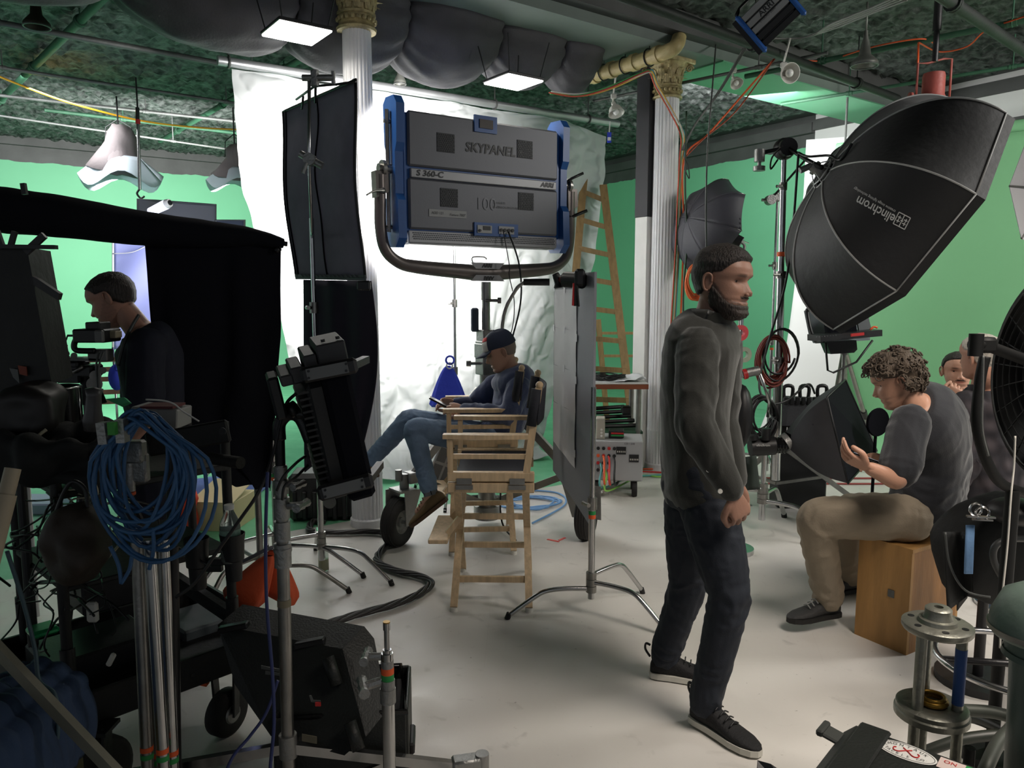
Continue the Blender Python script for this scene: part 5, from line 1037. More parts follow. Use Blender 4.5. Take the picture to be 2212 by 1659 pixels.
# 3 - the curly man on the box
J = dict(pelvis=P(1992, 1108, 3.46), hipL=P(1965, 1118, 3.36), hipR=P(2022, 1112, 3.55), knL=P(1762, 1118, 3.44), knR=P(1830, 1105, 3.80), anL=P(1790, 1290, 3.53), anR=P(1835, 1240, 3.95), toeL=P(1728, 1330, 3.48), toeR=P(1790, 1265, 3.9),
    shL=P(1966, 914, 3.28), shR=P(2052, 905, 3.56), elL=P(1938, 1038, 3.14), elR=P(1985, 1045, 3.66), wrL=P(1880, 1012, 3.12), wrR=P(1903, 992, 3.46),
    spine=[P(1992, 1130, 3.46), P(2004, 1070, 3.46), P(2015, 1010, 3.47), P(2012, 950, 3.46), P(1998, 905, 3.43), P(1975, 876, 3.40)])
J['handL'] = (V((-.86, .1, .42)), V((-.25, -.45, -.86)), (.35, .5, .6, .7), 1, .3); J['handR'] = (V((-.8, -.35, .2)), V((.0, .5, .85)), (.3, .6, .8, .9), 1, .3)
fC = V((-.86, .30, -.42)); skinC = (188, 142, 118); cm = capmask([(-.12, -.085), (-.05, -.075), (-.015, -.035), (-.004, .025), (.03, .035), (.05, .04), (.065, .052), (.09, .06)])
pc_, TC, HC, spC = person('curly-haired man in a charcoal T-shirt and khaki trousers seated on the plywood box', J,
    dict(c=P(1936, 824, 3.42), f=fC, u=V((-.34, .1, .92)), sc=1.02, args=dict(hairc=(82, 70, 58), beard=.12), hair=[dict(mask=cm, thick=lambda p: .026 + .012 * noise.noise(p * 26), m=curly_hair, rough=.016, freq=34)]),
    skinC, dict(m=mat('charcoal_tshirt', (31, 33, 39), .85, bump=.15, scale=200, sheen=.25), g=.019, amp=.006, fs=8, sleeve=.46, belly=.015), dict(m=mat('khaki_trousers', (142, 130, 112), .85, bump=.2, scale=160, var=.08), g=.010, amp=.007, fs=9, hem=.0, w=1.16), dict(m=mat('grey_trail_shoe', (54, 54, 54), .7, bump=.5, scale=60), lm=mat('grey_lace', (150, 150, 146), .6), L=.29), s=1.04)
rnd = random.Random(4); cb = MB()
for k in range(420):                      # loose curls
    t_h = rnd.random() * 2 * pi; z = -.075 + .19 * rnd.random(); p0 = headpt(t_h, z)
    if cm(p0) < .6: continue
    q = headpt(t_h, z, .022 + .016 * rnd.random()) * 1.02; n_ = (q - V((0, 0, .01))).normalized(); sd = n_.cross(V((rnd.random() - .5, rnd.random() - .5, rnd.random()))).normalized(); w_ = n_.cross(sd); r = .007 + .007 * rnd.random(); a0 = rnd.random() * 6
    cb.tube([TC(q + sd * (cos(a0 + j * .8) * r + j * .0022) + w_ * sin(a0 + j * .8) * r + n_ * .006 * sin(j * .7)) for j in range(8)], [.0042 * (1 - .07 * j) for j in range(8)], 5)
mk('curls', cb, curly_hair, pc_, True, kind='stuff')
ph = thing('phone', 'phone with a pale screen held by the curly-haired man', 'phone', P(1880, 1000, 3.28)); Rp = Matrix.Rotation(.35, 3, 'Y') @ Matrix.Rotation(-.3, 3, 'X')
mb = MB(); mb.box(P(1866, 992, 3.28), (.145, .072, .010), Rp, .003); mk('case', mb, black_gloss, ph); mb = MB(); mb.box(P(1866, 992, 3.28) + Rp @ V((0, 0, .0055)), (.135, .064, .001), Rp); mk('screen', mb, mat('bright_screen', (190, 205, 220), .2, emit=.5), ph)
# plywood box seat
bx = F(1957, 1416); Rb = Matrix.Rotation(.60, 3, 'Z'); ply = mat('plywood_face', (170, 128, 74), .55, bump=.15, scale=20, var=.22, var_scale=3, stretch=(5, 5, .7)); plye = mat('plywood_end', (150, 106, 60), .55, bump=.15, scale=20, var=.25, var_scale=4, stretch=(5, 5, .8))
t = thing('plywood_box', 'tall plywood apple box used as a stool by the curly-haired man', 'box', bx); e1 = Rb @ V((-1, 0, 0)); e1 = (F(1876, 1382) - bx).normalized(); e2 = V((-e1.y, e1.x, 0)); e2 = e2 if e2.x > 0 else -e2; w1, w2, bh = .255, .40, .485
if e2.y < 0: e2 = -e2
for nm, o, a, b_, m_ in (('side_panel', bx, e1 * w1, e2 * .018, ply), ('side_panel', bx + e2 * (w2 - .018), e1 * w1, e2 * .018, ply), ('front_panel', bx + e2 * .018, e1 * .018, e2 * (w2 - .036), plye), ('front_panel', bx + e2 * .018 + e1 * (w1 - .018), e1 * .018, e2 * (w2 - .036), plye)):
    mb = MB(); mb.prism([o, o + a, o + a + b_, o + b_], Z * (bh - .018)); mk(nm, mb, m_, t)
mb = MB(); mb.prism([bx - e1 * .002 + Z * (bh - .018), bx + e1 * (w1 + .002) + Z * (bh - .018), bx + e1 * (w1 + .002) + e2 * w2 + Z * (bh - .018), bx + e2 * w2 - e1 * .002 + Z * (bh - .018)], Z * .018); mk('lid', mb, ply, t)
mb = MB(); c = bx + e1 * .07 + Z * .24 - e2 * .002; mb.prism([c, c + e1 * .03, c + e1 * .03 + Z * .035, c + Z * .035], e2 * -.0015); mk('grey_tab', mb, pipegrey, t)
# 4 - grey-haired man with his back to us, 5 - moustached man facing us
J = dict(pelvis=P(2150, 1120, 3.95), hipL=P(2120, 1130, 3.86), hipR=P(2185, 1125, 4.0), knL=P(2075, 1140, 4.25), knR=P(2150, 1140, 4.40), anL=P(2060, 1240, 4.3), anR=P(2140, 1240, 4.45), toeL=P(2030, 1245, 4.42), toeR=P(2110, 1245, 4.6),
    shL=P(2085, 880, 3.90), shR=P(2190, 872, 4.10), elL=P(2078, 990, 3.86), elR=P(2200, 990, 4.15), wrL=P(2060, 1040, 4.12), wrR=P(2140, 1040, 4.35),
    spine=[P(2150, 1140, 3.95), P(2150, 1060, 3.95), P(2148, 980, 3.95), P(2140, 910, 3.98), P(2132, 860, 4.0), P(2125, 835, 4.0)])
def plaid():
    m = mat('dark_plaid', (52, 46, 52), .85, bump=.1, scale=200); nt = m.node_tree; N = nt.nodes; L = nt.links; tc = N.new('ShaderNodeTexCoord'); last = None
    for d_, s_ in (('Z', 3.2), ('X', 3.2)):
        wv = N.new('ShaderNodeTexWave'); wv.bands_direction = d_; wv.inputs['Scale'].default_value = s_; wv.inputs['Distortion'].default_value = .6; L.new(tc.outputs['Object'], wv.inputs['Vector'])
        if last is None: last = wv.outputs['Color']
        else:
            mm = N.new('ShaderNodeMath'); mm.operation = 'MULTIPLY'; L.new(last, mm.inputs[0]); L.new(wv.outputs['Color'], mm.inputs[1]); r = N.new('ShaderNodeValToRGB'); L.new(mm.outputs[0], r.inputs[0])
            r.color_ramp.elements[0].color = (*lin((30, 28, 34)), 1); r.color_ramp.elements[1].color = (*lin((66, 60, 64)), 1); L.new(r.outputs[0], N['Principled BSDF'].inputs['Base Color'])
    return m
gmask = capmask([(-.12, -.06), (-.05, -.05), (-.015, -.01), (-.004, .035), (.03, .04), (.06, .07), (.09, .085)])
pd_, TD_, HD_, _ = person('grey-haired man in a dark plaid shirt seen from behind, beside the black fan', J,
    dict(c=P(2118, 771, 3.95), f=V((-.36, .93, -.05)), u=V((-.08, 0, 1)), sc=1.03, args=dict(hairc=(150, 142, 132), hairmask=gmask), hair=[dict(mask=gmask, thick=.004, m=grey_hair, rough=.0015, freq=90)]),
    (186, 138, 116), dict(m=plaid(), g=.02, amp=.008, fs=7, collar=.045), dict(m=denim, g=.01), dict(m=mat('slate_shoe', (70, 78, 92), .7)), s=1.08, vox=.008)
mb = MB(); mb.tube(cat([TD_((.088, -.01, .012)), TD_((.087, .05, .014)), TD_((.075, .098, .012)), TD_((.05, .112, .01))], 4), .0022, 6); mb.torus(TD_((.042, .108, .008)), .02, .0018, HD_ @ Y, 20, 5); mk('glasses', mb, black, pd_, True)
mb = MB(); c = P(2070, 1010, 3.78); mb.slab(lambda u, v: c + V((-.03 + .12 * u + .02 * sin(v * 5), .02 * sin(u * 9 + v * 4), .06 - .16 * v + .03 * noise.noise(V((u * 4, v * 4, 0))))), 14, 14, Y * .004)
mk('shirt_tail', mb, MATS['dark_plaid'], pd_, True)
J = dict(pelvis=P(2100, 985, 4.95), hipL=P(2130, 990, 4.9), hipR=P(2075, 990, 4.9), knL=P(2080, 1050, 4.55), knR=P(1960, 1055, 4.62), anL=P(2060, 1170, 4.5), anR=P(1878, 1165, 4.62), toeL=P(2040, 1200, 4.4), toeR=P(1866, 1182, 4.42),
    shR=P(2035, 878, 4.86), shL=P(2130, 878, 4.86), elR=P(2022, 935, 4.70), elL=P(2150, 940, 4.75), wrR=P(2048, 866, 4.62), wrL=P(2110, 960, 4.6),
    spine=[P(2100, 1000, 4.95), P(2098, 960, 4.95), P(2094, 930, 4.94), P(2090, 895, 4.92), P(2086, 875, 4.9), P(2082, 860, 4.88)])
J['handR'] = (V((.35, -.12, .75)), V((-.3, -.9, .1)), (1.1, 1.2, 1.3, 1.3), -1, .5)
mm5 = capmask([(-.12, -.06), (-.02, -.02), (0, .02), (.03, .06), (.06, .076), (.09, .085)])
pe_, TE, HE, _ = person('dark-haired man with a moustache facing us, chin on his hand, behind the grey-haired man', J,
    dict(c=P(2068, 803, 4.84), f=V((-.30, -.95, -.03)), u=V((0, 0, 1)), sc=1.05, args=dict(hairc=(42, 32, 28), mustache=.95, beard=.15, hairmask=mm5), hair=[dict(mask=mm5, thick=.008, m=short_hair, rough=.002)]),
    (206, 156, 132), dict(m=mat('black_tshirt', (24, 25, 28), .85, bump=.1, scale=200), g=.014, sleeve=.5), dict(m=denim, g=.01), dict(m=mat('blue_grey_trainer', (84, 98, 124), .7, bump=.3, scale=80), sm=mat('pale_sole', (205, 205, 202), .6)), s=.98, vox=.008)
# 6 - the camera operator at the left
J = dict(pelvis=P(330, 1090, 3.50), hipL=P(325, 1100, 3.42), hipR=P(325, 1100, 3.6), knL=P(320, 1290, 3.45), knR=P(300, 1280, 3.65), anL=P(330, 1425, 3.5), anR=P(315, 1400, 3.7), toeL=P(280, 1450, 3.45), toeR=P(265, 1420, 3.66),
    shL=P(318, 745, 3.22), shR=P(312, 735, 3.56), elL=P(312, 905, 3.14), elR=P(290, 895, 3.6), wrL=P(250, 985, 3.2), wrR=P(240, 960, 3.5),
    spine=[P(325, 1110, 3.50), P(330, 1010, 3.46), P(335, 910, 3.42), P(330, 820, 3.40), P(318, 745, 3.38), P(300, 712, 3.37)])
J['handL'] = (V((-.8, 0, -.4)), V((0, -.9, .3)), (.5, .6, .7, .8), -1); J['handR'] = (V((-.8, 0, -.3)), V((0, .9, .3)), (.5, .6, .7, .8), 1)
om = capmask([(-.12, -.05), (-.05, -.045), (-.015, -.015), (-.004, .03), (.03, .032), (.045, .055), (.06, .068), (.085, .078)])
pf_, TF, HF, _ = person('short-haired man in a navy T-shirt bending over a camera in front of the green wall', J,
    dict(c=P(243, 648, 3.36), f=V((-.90, -.12, -.42)), u=V((-.42, 0, .9)), sc=1.0, args=dict(hairc=(40, 32, 28), beard=.3, hairmask=om, brow=(54, 40, 32)), hair=[dict(mask=om, thick=.006, m=short_hair, rough=.0015, freq=80)]),
    (176, 130, 110), dict(m=mat('navy_tshirt', (22, 24, 40), .85, bump=.1, scale=200), g=.014, sleeve=.42), dict(m=mat('black_trousers', (20, 20, 24), .85), g=.01), dict(m=black), s=1.0, vox=.008)
mb = MB(); mb.tube(cat([P(300, 680, 3.27), P(285, 705, 3.24), P(268, 740, 3.2), P(255, 790, 3.18)], 5), .007, 6); mk('neck_strap', mb, pipegrey, pf_, True)
# ---------------------------------------------------------------- right-hand gear
def pxp(mb, pts, d): return mb.prism([P(*p) for p in pts], d)
# green paper backdrop and its roll, white sheet beside it
g0 = F(1890, 972); g1 = F(2210, 1014); gd = (g1 - g0).normalized(); gn = gd.cross(Z); gn = gn if gn.dot(CAM - g0) > 0 else -gn
gl = PL(1778, 860, g0, gn); gl.z = 0; gr_ = g0 + gd * 3.2; gw = gr_ - gl; gtop = 3.02
lgreen = mat('green_paper', (118, 176, 128), .7, var=.03, var_scale=1)
mb = MB(); mb.slab(lambda u, v: gl + gw * u + (Z * (gtop - (gtop - .3) * v / .8) if v < .8 else Z * (.3 * (1 - sin((v - .8) / .2 * pi / 2)) + .004) + gn * (.3 * (1 - cos((v - .8) / .2 * pi / 2)))) + gn * .012 * sin(u * 14) * v, 40, 40, gn * -.003)
mk('green_backdrop', mb, lgreen, None, True, 'light green paper backdrop hanging at the right behind the seated people', 'backdrop', loc=gl)
t = thing('backdrop_roll', 'green paper roll at the top of the light green backdrop, right edge', 'roll', gl + Z * gtop)
mb = MB(); mb.cyl(gl + Z * (gtop + .05) - gn * .06, gr_ + Z * (gtop + .05) - gn * .06, .065, n=20); mk('paper_roll', mb, lgreen, t, smooth=S)
for f_ in (.02, .98): mb = MB(); p = gl + gw * f_ - gn * .06; mb.cyl(p + Z * (gtop + .05), p + Z * 3.8, .012, n=8); mk('hanger', mb, pipegrey, t, smooth=S)
wL = [P(1742, 302, 9.0), P(1736, 420, 8.9), P(1724, 560, 8.7), P(1706, 700, 8.4), P(1690, 800, 8.1), P(1660, 880, 7.8), P(1640, 930, 7.5)]; wR = [P(1900, 290, 8.4), P(1880, 420, 8.3), P(1850, 560, 8.2), P(1830, 700, 8.0), P(1815, 800, 7.8), P(1800, 900, 7.6), P(1790, 950, 7.35)]
mb = MB(); mb.slab(lambda u, v: along(wL, v).lerp(along(wR, v), u), 16, 30, Y * .004); mk('white_backdrop', mb, mat('white_paper', (206, 206, 204), .7), None, True, 'white paper sheet sweeping down between the green wall and the light green backdrop', 'backdrop', loc=wL[0])
# big octagonal softbox
oc = P(1946, 474, 4.9); vv = ray(1946, 474).normalized(); vr = vv.cross(Z).normalized(); vu = vr.cross(vv); oa = (vv * .30 + vr * .80 - vu * .54).normalized(); e1 = vr * .62 + vu * .78; e1 = (e1 - oa * e1.dot(oa)).normalized(); e2 = oa.cross(e1); OR = .80; OD = .56
octm = mat('softbox_black', (19, 19, 21), .6, bump=.25, scale=22, var=.1, sheen=.12)
t = thing('octagonal_softbox', 'huge black octagonal softbox with white ribs and white lettering, tilted at upper right', 'softbox', oc)
def ocp(k, v, bulge=0):                  # k: angle in eighths, v: 0 hub .. 1 rim
    r = OR * (.10 + .90 * sin(v * pi / 2) ** .95); dpt = -OD * (cos(v * pi / 2) ** .85) if v < 1 else 0; ka = math.floor(k); f_ = k - ka
    a, b = 2 * pi * (ka + .5) / 8, 2 * pi * (ka + 1.5) / 8; c = (e1 * cos(a) + e2 * sin(a)).lerp(e1 * cos(b) + e2 * sin(b), f_); sink = .05 * sin(pi * f_) * sin(pi * v)
    return oc + c * r * (1 - sink) + oa * dpt
for k in range(8):
    mb = MB(); mb.grid(lambda u, v, k=k: ocp(k + u * .9999, v), 14, 24); mk('fabric_panel', mb, octm, t, True)
    mb = MB(); mb.tube([ocp(k, v / 24) + (ocp(k, v / 24) - oc).normalized() * .003 for v in range(25)], .0055, 6); mk('rib_piping', mb, mat('piping_pale', (168, 168, 166), .6), t, True)
    mb = MB(); a_, b_ = ocp(k, 1), ocp(k + .9999, 1); mb.prism([a_, b_, b_ + oa * .06, a_ + oa * .06], (oc - (a_ + b_) / 2).normalized() * .006); mk('rim_lip', mb, octm, t)
    mb = MB(); mb.tube([a_ + (a_ - oc).normalized() * .004, b_ + (b_ - oc).normalized() * .004], .005, 6); mk('rim_piping', mb, MATS['piping_pale'], t, True)
mb = MB(); mb.add([ocp(k, 1) + oa * .02 for k in range(8)], [tuple(range(8))]); mk('diffuser', mb, mat('white_diffuser', (220, 220, 220), .7), t)
hub = oc - oa * OD
mb = MB(); mb.torus(hub, .10, .006, oa, 30, 6); mb.torus(hub - oa * .02, .085, .006, oa, 30, 6)
for k in range(6): a = k * pi / 3; mb.tube([hub + (e1 * cos(a) + e2 * sin(a)) * .10, hub - oa * .06 + (e1 * cos(a) + e2 * sin(a)) * .045], .004, 5)
mk('speed_ring', mb, mat('ring_grey', (176, 176, 176), .4, .5), t, smooth=S)
mb = MB(); mb.cyl(hub + oa * .02, hub - oa * .10, .04, .03, 18); mb.cyl(hub - oa * .06, hub - oa * .08, .045, n=18); mb.cyl(hub - oa * .1, hub - oa * .1 - X * .07 - Z * .03, .02, n=12); mk('lamp_socket', mb, castmetal, t, smooth=S)
# lettering laid on the fabric
from mathutils.bvhtree import BVHTree
bm_ = MB(); [bm_.grid(lambda u, v, k=k: ocp(k + u * .9999, v), 14, 24) for k in range(8)]; bv = BVHTree.FromPolygons(bm_.v, bm_.f)
def laid(s, px0, py0, dirx, diry, hpx, m, nm, sx=1.0, off=0):
    mb = MB(); cu = bpy.data.curves.new('t', 'FONT'); cu.body = s; cu.size = 1; cu.align_y = 'CENTER'; cu.resolution_u = 3; cu.offset = off; ob = bpy.data.objects.new('t', cu); COL.objects.link(ob); dg = bpy.context.evaluated_depsgraph_get(); dg.update(); me = bpy.data.meshes.new_from_object(ob.evaluated_get(dg))
    n_ = math.hypot(dirx, diry); dx, dy = dirx / n_, diry / n_; ux, uy = dy, -dx; out = []
    for v in me.vertices:
        x, y = px0 + dx * v.co.x * hpx * sx + ux * v.co.y * hpx, py0 + dy * v.co.x * hpx * sx + uy * v.co.y * hpx; h = bv.ray_cast(CAM, ray(x, y).normalized()); out.append(h[0] - ray(x, y).normalized() * .004 if h[0] else P(x, y, 4.6))
    mb.add(out, [tuple(p.vertices) for p in me.polygons]); mk(nm, mb, m, t, normals=False); bpy.data.objects.remove(ob); bpy.data.meshes.remove(me)
ink = mat('white_print', (206, 206, 204), .6)
laid('elinchrom', 1932, 474, -98, -52, 30, ink, 'lettering', .76, .012); laid('creative image lighting technology', 1934, 457, -98, -56, 9, ink, 'small_lettering', .84)
mb = MB()
def lp2(x, y): h = bv.ray_cast(CAM, ray(x, y).normalized()); return h[0] - ray(x, y).normalized() * .005 if h[0] else P(x, y, 4.6)
def lseg(a, b, r=.0028): mb.tube([lp2(*a), lp2(*b)], r, 4)
lx = lambda u, v: (1948 - 26 * u * .0 + (-14 + 28 * u) * .88 + (-14 + 28 * v) * -.46, 477 + (-14 + 28 * u) * .46 + (-14 + 28 * v) * .88)
for a, b in (((0, 0), (1, 0)), ((1, 0), (1, 1)), ((1, 1), (0, 1)), ((0, 1), (0, 0)), ((.5, 0), (.5, 1)), ((.22, .2), (.22, .8)), ((.78, .2), (.78, .8)), ((.1, .35), (.38, .35)), ((.1, .65), (.38, .65)), ((.62, .35), (.9, .35)), ((.62, .65), (.9, .65)), ((.38, .5), (.62, .5))): lseg(lx(*a), lx(*b))
mk('square_logo', mb, ink, t)
# stand for the softbox: heavy rolling stand
sb = P(1676, 1040, 5.45); sb.z = 0; stp = P(1694, 322, 5.35)
t = thing('tall_boom_stand', 'tall chrome stand holding the octagonal softbox by a short arm', 'stand', sb)
for (z0, z1, r) in ((.25, 1.15, .034), (1.1, 1.75, .028), (1.7, 2.35, .022), (2.3, stp.z, .018)):
    mb = MB(); a = sb.lerp(stp, z0 / stp.z); b = sb.lerp(stp, z1 / stp.z); mb.cyl(a, b, r, n=18); mk('tube', mb, chrome, t, smooth=S)
    mb = MB(); mb.cyl(b - Z * .05, b, r * 1.25, n=18); knob(mb, b - Z * .025, V((-.8, -.6, 0))); mk('collar', mb, dullsteel, t, smooth=S)
mb = MB(); a = sb.lerp(stp, .72); mb.cyl(a, a + Z * .03, .031, n=18); mk('tape_band', mb, orange_tape, t, smooth=S)
for k, e in enumerate(((1858, 1088), (1560, 1070), (1740, 1000))):
    e = F(*e, .05); a = sb + Z * .52; mid = a.lerp(e, .85)
    mb = MB(); mb.beam(a + (e - a).normalized() * .03, e, .022, .035); mk('leg', mb, dullsteel, t)
    mb = MB(); mb.beam(sb + Z * .22, a.lerp(e, .55), .016, .022); mk('brace', mb, dullsteel, t)
    mb = MB(); mb.cyl(e - (e - sb).normalized() * .1 - Z * .04, e - (e - sb).normalized() * .1 + Z * .05, .02, n=12); mb.box(e - (e - sb).normalized() * .16 - Z * .03, (.16, .03, .015)); mk('foot', mb, castmetal, t, smooth=S)
mb = MB(); mb.sphere(stp + Z * .0, .075, 18); mb.cyl(stp - Y * .09, stp + Y * .03, .06, n=20); mk('grip_head', mb, blackmetal, t, smooth=S)
mb = MB(); mb.tube([P(1636, 332, 5.3), stp - Y * .06, P(1742, 345, 5.1), P(1775, 362, 4.8)], .014, 8); mk('arm', mb, blackmetal, t, True)
mb = MB(); p = P(1641, 333, 5.3); mb.cyl(p + Z * .03, p - Z * .05, .035, n=14); mb.cyl(p - Z * .05, p - Z * .09, .012); mb.cyl(p - Z * .08, p - Z * .11, .04, n=14); mk('hanging_clamp', mb, castmetal, t, smooth=S)
mb = MB(); mb.tube(cat([P(1680, 345, 5.3), P(1665, 365, 5.25), P(1668, 340, 5.25), P(1690, 315, 5.2)], 6), .006, 6); mk('cable_loop', mb, black, t, True)
cable('lamp_cable', [P(1725, 330, 5.1), P(1722, 370, 5.1), P(1712, 500, 5.2), P(1695, 620, 5.3), P(1660, 740, 5.3), P(1640, 830, 5.2), P(1660, 870, 5.15), P(1700, 865, 5.2), P(1745, 830, 5.25), P(1760, 850, 5.3)], .008, black, 'long black cable drooping from the softbox lamp down to the black tote bag')
cable('lamp_cable', [P(1725, 330, 5.1), P(1745, 338, 5.0), P(1790, 336, 4.9), P(1815, 345, 4.75), P(1840, 310, 4.72)], .009, black, 'short black cable from the stand head into the softbox')
# second stand in the back
bs_ = P(1656, 1020, 6.4); bs_.z = 0
cstand(bs_, 2.4, 'thin chrome stand right of the standing man, behind the boom stand', (.3, 2.4, 4.5), r=.011)
t = thing('grip_clamp', 'silver grip head with a black rod on the thin chrome stand', 'clamp', P(1667, 430, 6.4)); mb = MB(); p = P(1664, 432, 6.38); mb.cyl(p - Y * .04, p + Y * .04, .04, n=16); mb.cyl(p + V((.05, 0, .03)) - Y * .03, p + V((.05, 0, .03)) + Y * .03, .03, n=14); mb.cyl(p - X * .07, p + X * .09, .012); mk('head', mb, castmetal, t, smooth=S); mb = MB(); mb.tube([p, P(1740, 345, 6.2)], .009, 6); mk('rod', mb, blackmetal, t)
# hung cord coils
def coil(name, c, rx, rz, n, r, m, label, seed=0, ax=Y, w_=.03, parent=None, per=26):
    rnd = random.Random(seed); pts = []
    u = V(ax).cross(Z).normalized()
    for i in range(n * per):
        a = 2 * pi * i / per; k = i // per; q = 1 + .10 * sin(k * 2.7 + seed) + .04 * sin(a * 2 + k); dz = rz * (.06 * sin(k * 1.9)) - (q - 1) * rz * .8
        pts.append(c + u * (cos(a) * rx * q) + Z * (sin(a) * rz * q + dz) + V(ax) * (w_ * sin(k * 2.1 + a * .5)))
    mb = MB(); mb.tube(pts, r, 6); return mk(name, mb, m, parent, True, label, 'cable' if not parent else None)
coil('orange_cable_coil', P(1503, 608, 6.2), .075, .13, 9, .007, mat('bright_orange_cord', (232, 120, 66), .5), 'bright orange cable coil hanging behind the standing man\'s head', 3)
coil('red_cable_coil', P(1668, 778, 5.35), .10, .165, 10, .008, mat('dull_red_cord', (120, 52, 42), .5), 'dull red cable coil hung on the boom stand', 5)
coil('black_cable_coil', P(1688, 765, 5.3), .11, .17, 2, .008, black, 'black cable loop hung over the red coil on the boom stand', 7)
coil('black_cable_bundle', P(1646, 900, 5.1), .085, .13, 14, .007, black, 'thick bundle of black cables hanging over the strobe head', 9, w_=.06)
# tape rolls behind the standing man
tr = thing('prop_rod', 'thin steel rod carrying two rolls of tape behind the standing man', 'rod', P(1602, 700, 4.6)); mb = MB(); p = P(1604, 660, 4.6); mb.cyl(V((p.x, p.y, .03)), p, .010); mb.cyl(V((p.x, p.y, .0)), V((p.x, p.y, .03)), .12, n=20); mk('tube', mb, chrome, tr, smooth=S)
for (x, y, m_, lb) in ((1600, 719, mat('pink_tape', (226, 88, 96), .6), 'pink roll of tape hanging behind the standing man'), (1607, 766, mat('clear_tape', (190, 200, 180), .4, thin=.3), 'pale translucent roll of tape hanging below the pink one')):
    mb = MB(); c = P(x, y, 4.53); mb.lathe([(.022, -.012), (.046, -.012), (.046, .012), (.022, .012), (.022, -.012)], c, V((.3, -1, 0)), 28); mk('tape_roll', mb, m_, None, label=lb, catg='tape', loc=c, smooth=S)
t = thing('grip_clamp', 'red and silver grip arm sticking out beside the standing man', 'clamp', P(1620, 803, 4.9)); mb = MB(); mb.cyl(P(1602, 808, 4.9), P(1640, 800, 4.9), .03, n=16); mk('barrel', mb, castmetal, t, smooth=S); mb = MB(); mb.cyl(P(1606, 809, 4.88), P(1613, 807, 4.88), .034, n=16); mk('red_ring', mb, redm, t, smooth=S); mb = MB(); mb.tube([P(1640, 800, 4.9), P(1662, 868, 4.95), P(1658, 900, 5.0)], .010, 8); mk('rod', mb, chrome, t, True)
# dark umbrella and strobe
t = thing('photo_umbrella', 'dark grey umbrella standing open sideways beyond the right column', 'umbrella', P(1530, 490, 6.6)); uc = P(1536, 492, 6.6); ua = V((-.86, -.36, .28)).normalized(); u1 = V((.36, 0, .93)); u1 = (u1 - ua * u1.dot(ua)).normalized(); u2 = ua.cross(u1)
umb = mat('umbrella_cloth', (64, 64, 72), .6, bump=.1, scale=40)
for k in range(8):
    def up_(u, v, k=k):
        a, b = 2 * pi * k / 8, 2 * pi * (k + 1) / 8; c = (u1 * cos(a) + u2 * sin(a)).lerp(u1 * cos(b) + u2 * sin(b), u); return uc + c * (.42 * sin(v * pi / 2) * (1 - .05 * sin(pi * u) * v)) + ua * (.26 * cos(v * pi / 2))
    mb = MB(); mb.slab(up_, 8, 12, ua * -.002); mk('canopy_panel', mb, umb, t, True); mb = MB(); mb.tube([up_(0, v / 12) - ua * .006 for v in range(13)], .003, 4); mk('rib', mb, chrome, t, True)
mb = MB(); mb.tube([uc + ua * .27, uc - ua * .42], .005, 6); mk('shaft', mb, chrome, t)
ub = uc - ua * .5; t = thing('strobe_head', 'black strobe head with a flared reflector aimed at the umbrella', 'lamp', ub); hd_ = P(1600, 525, 6.3); dr_ = (P(1555, 505, 6.35) - hd_).normalized()
mb = MB(); mb.lathe([(.0, -.02), (.05, -.02), (.05, .06), (.085, .16), (.09, .16), (.055, .05)], P(1580, 513, 6.33), dr_, 24); mk('reflector', mb, black, t, smooth=S)
mb = MB(); mb.cyl(P(1580, 513, 6.33), P(1602, 524, 6.3), .05, .045, 18); mb.box(P(1585, 503, 6.3), (.05, .04, .04)); mk('body', mb, black, t, smooth=S)
mb = MB(); mb.tube(cat([P(1598, 520, 6.28), P(1608, 530, 6.3), P(1606, 545, 6.3), P(1603, 560, 6.3)], 5), .012, 8); q = P(1603, 560, 6.3); mb.cyl(q, V((q.x, q.y, .01)), .012); mb.cyl(V((q.x, q.y, 0)), V((q.x, q.y, .03)), .15, n=20); mk('stand', mb, castmetal, t, True)
# strobe with square softbox
ax_ = P(1702, 952, 4.95); t = thing('square_softbox', 'black pyramid softbox lying low beside the curly-haired man', 'softbox', ax_)
fc_ = [P(1786, 858, 4.62), P(1826, 820, 5.25), P(1894, 974, 5.25), P(1832, 1044, 4.62)]; sbm = mat('softbox_cloth', (48, 48, 52), .7, bump=.3, scale=18, var=.1)
R4 = [ax_ + V((0, -.05, .05)), ax_ + V((0, .05, .05)), ax_ + V((0, .05, -.05)), ax_ + V((0, -.05, -.05))]
for k in range(4):
    k2 = (k + 1) % 4
    def sp(u, v, k=k, k2=k2): p = R4[k].lerp(R4[k2], u).lerp(fc_[k].lerp(fc_[k2], u), v); o = p - ax_.lerp(sum(fc_, V((0, 0, 0))) / 4, v); return p + o.normalized() * .05 * sin(pi * v) 
    mb = MB(); mb.grid(sp, 12, 14); mk('side_panel', mb, sbm, t, True)
cf_ = sum(fc_, V((0, 0, 0))) / 4; mb = MB(); mb.add([p.lerp(cf_, .03) for p in fc_], [(0, 1, 2, 3)]); mk('front_cover', mb, duvet, t)
mb = MB(); mb.tube(fc_, .007, 6, closed=True); mk('edge_piping', mb, black, t, True)
mb = MB(); mb.tube([R4[3].lerp(fc_[3], .35) + V((0, -.02, .03)), R4[3].lerp(fc_[3], .6) + V((0, -.03, .06)), R4[0].lerp(fc_[0], .55) + V((0, -.05, -.05)), R4[0].lerp(fc_[0], .35) + V((0, -.05, -.03))], .003, 4); mk('seam', mb, duvet, t, True)
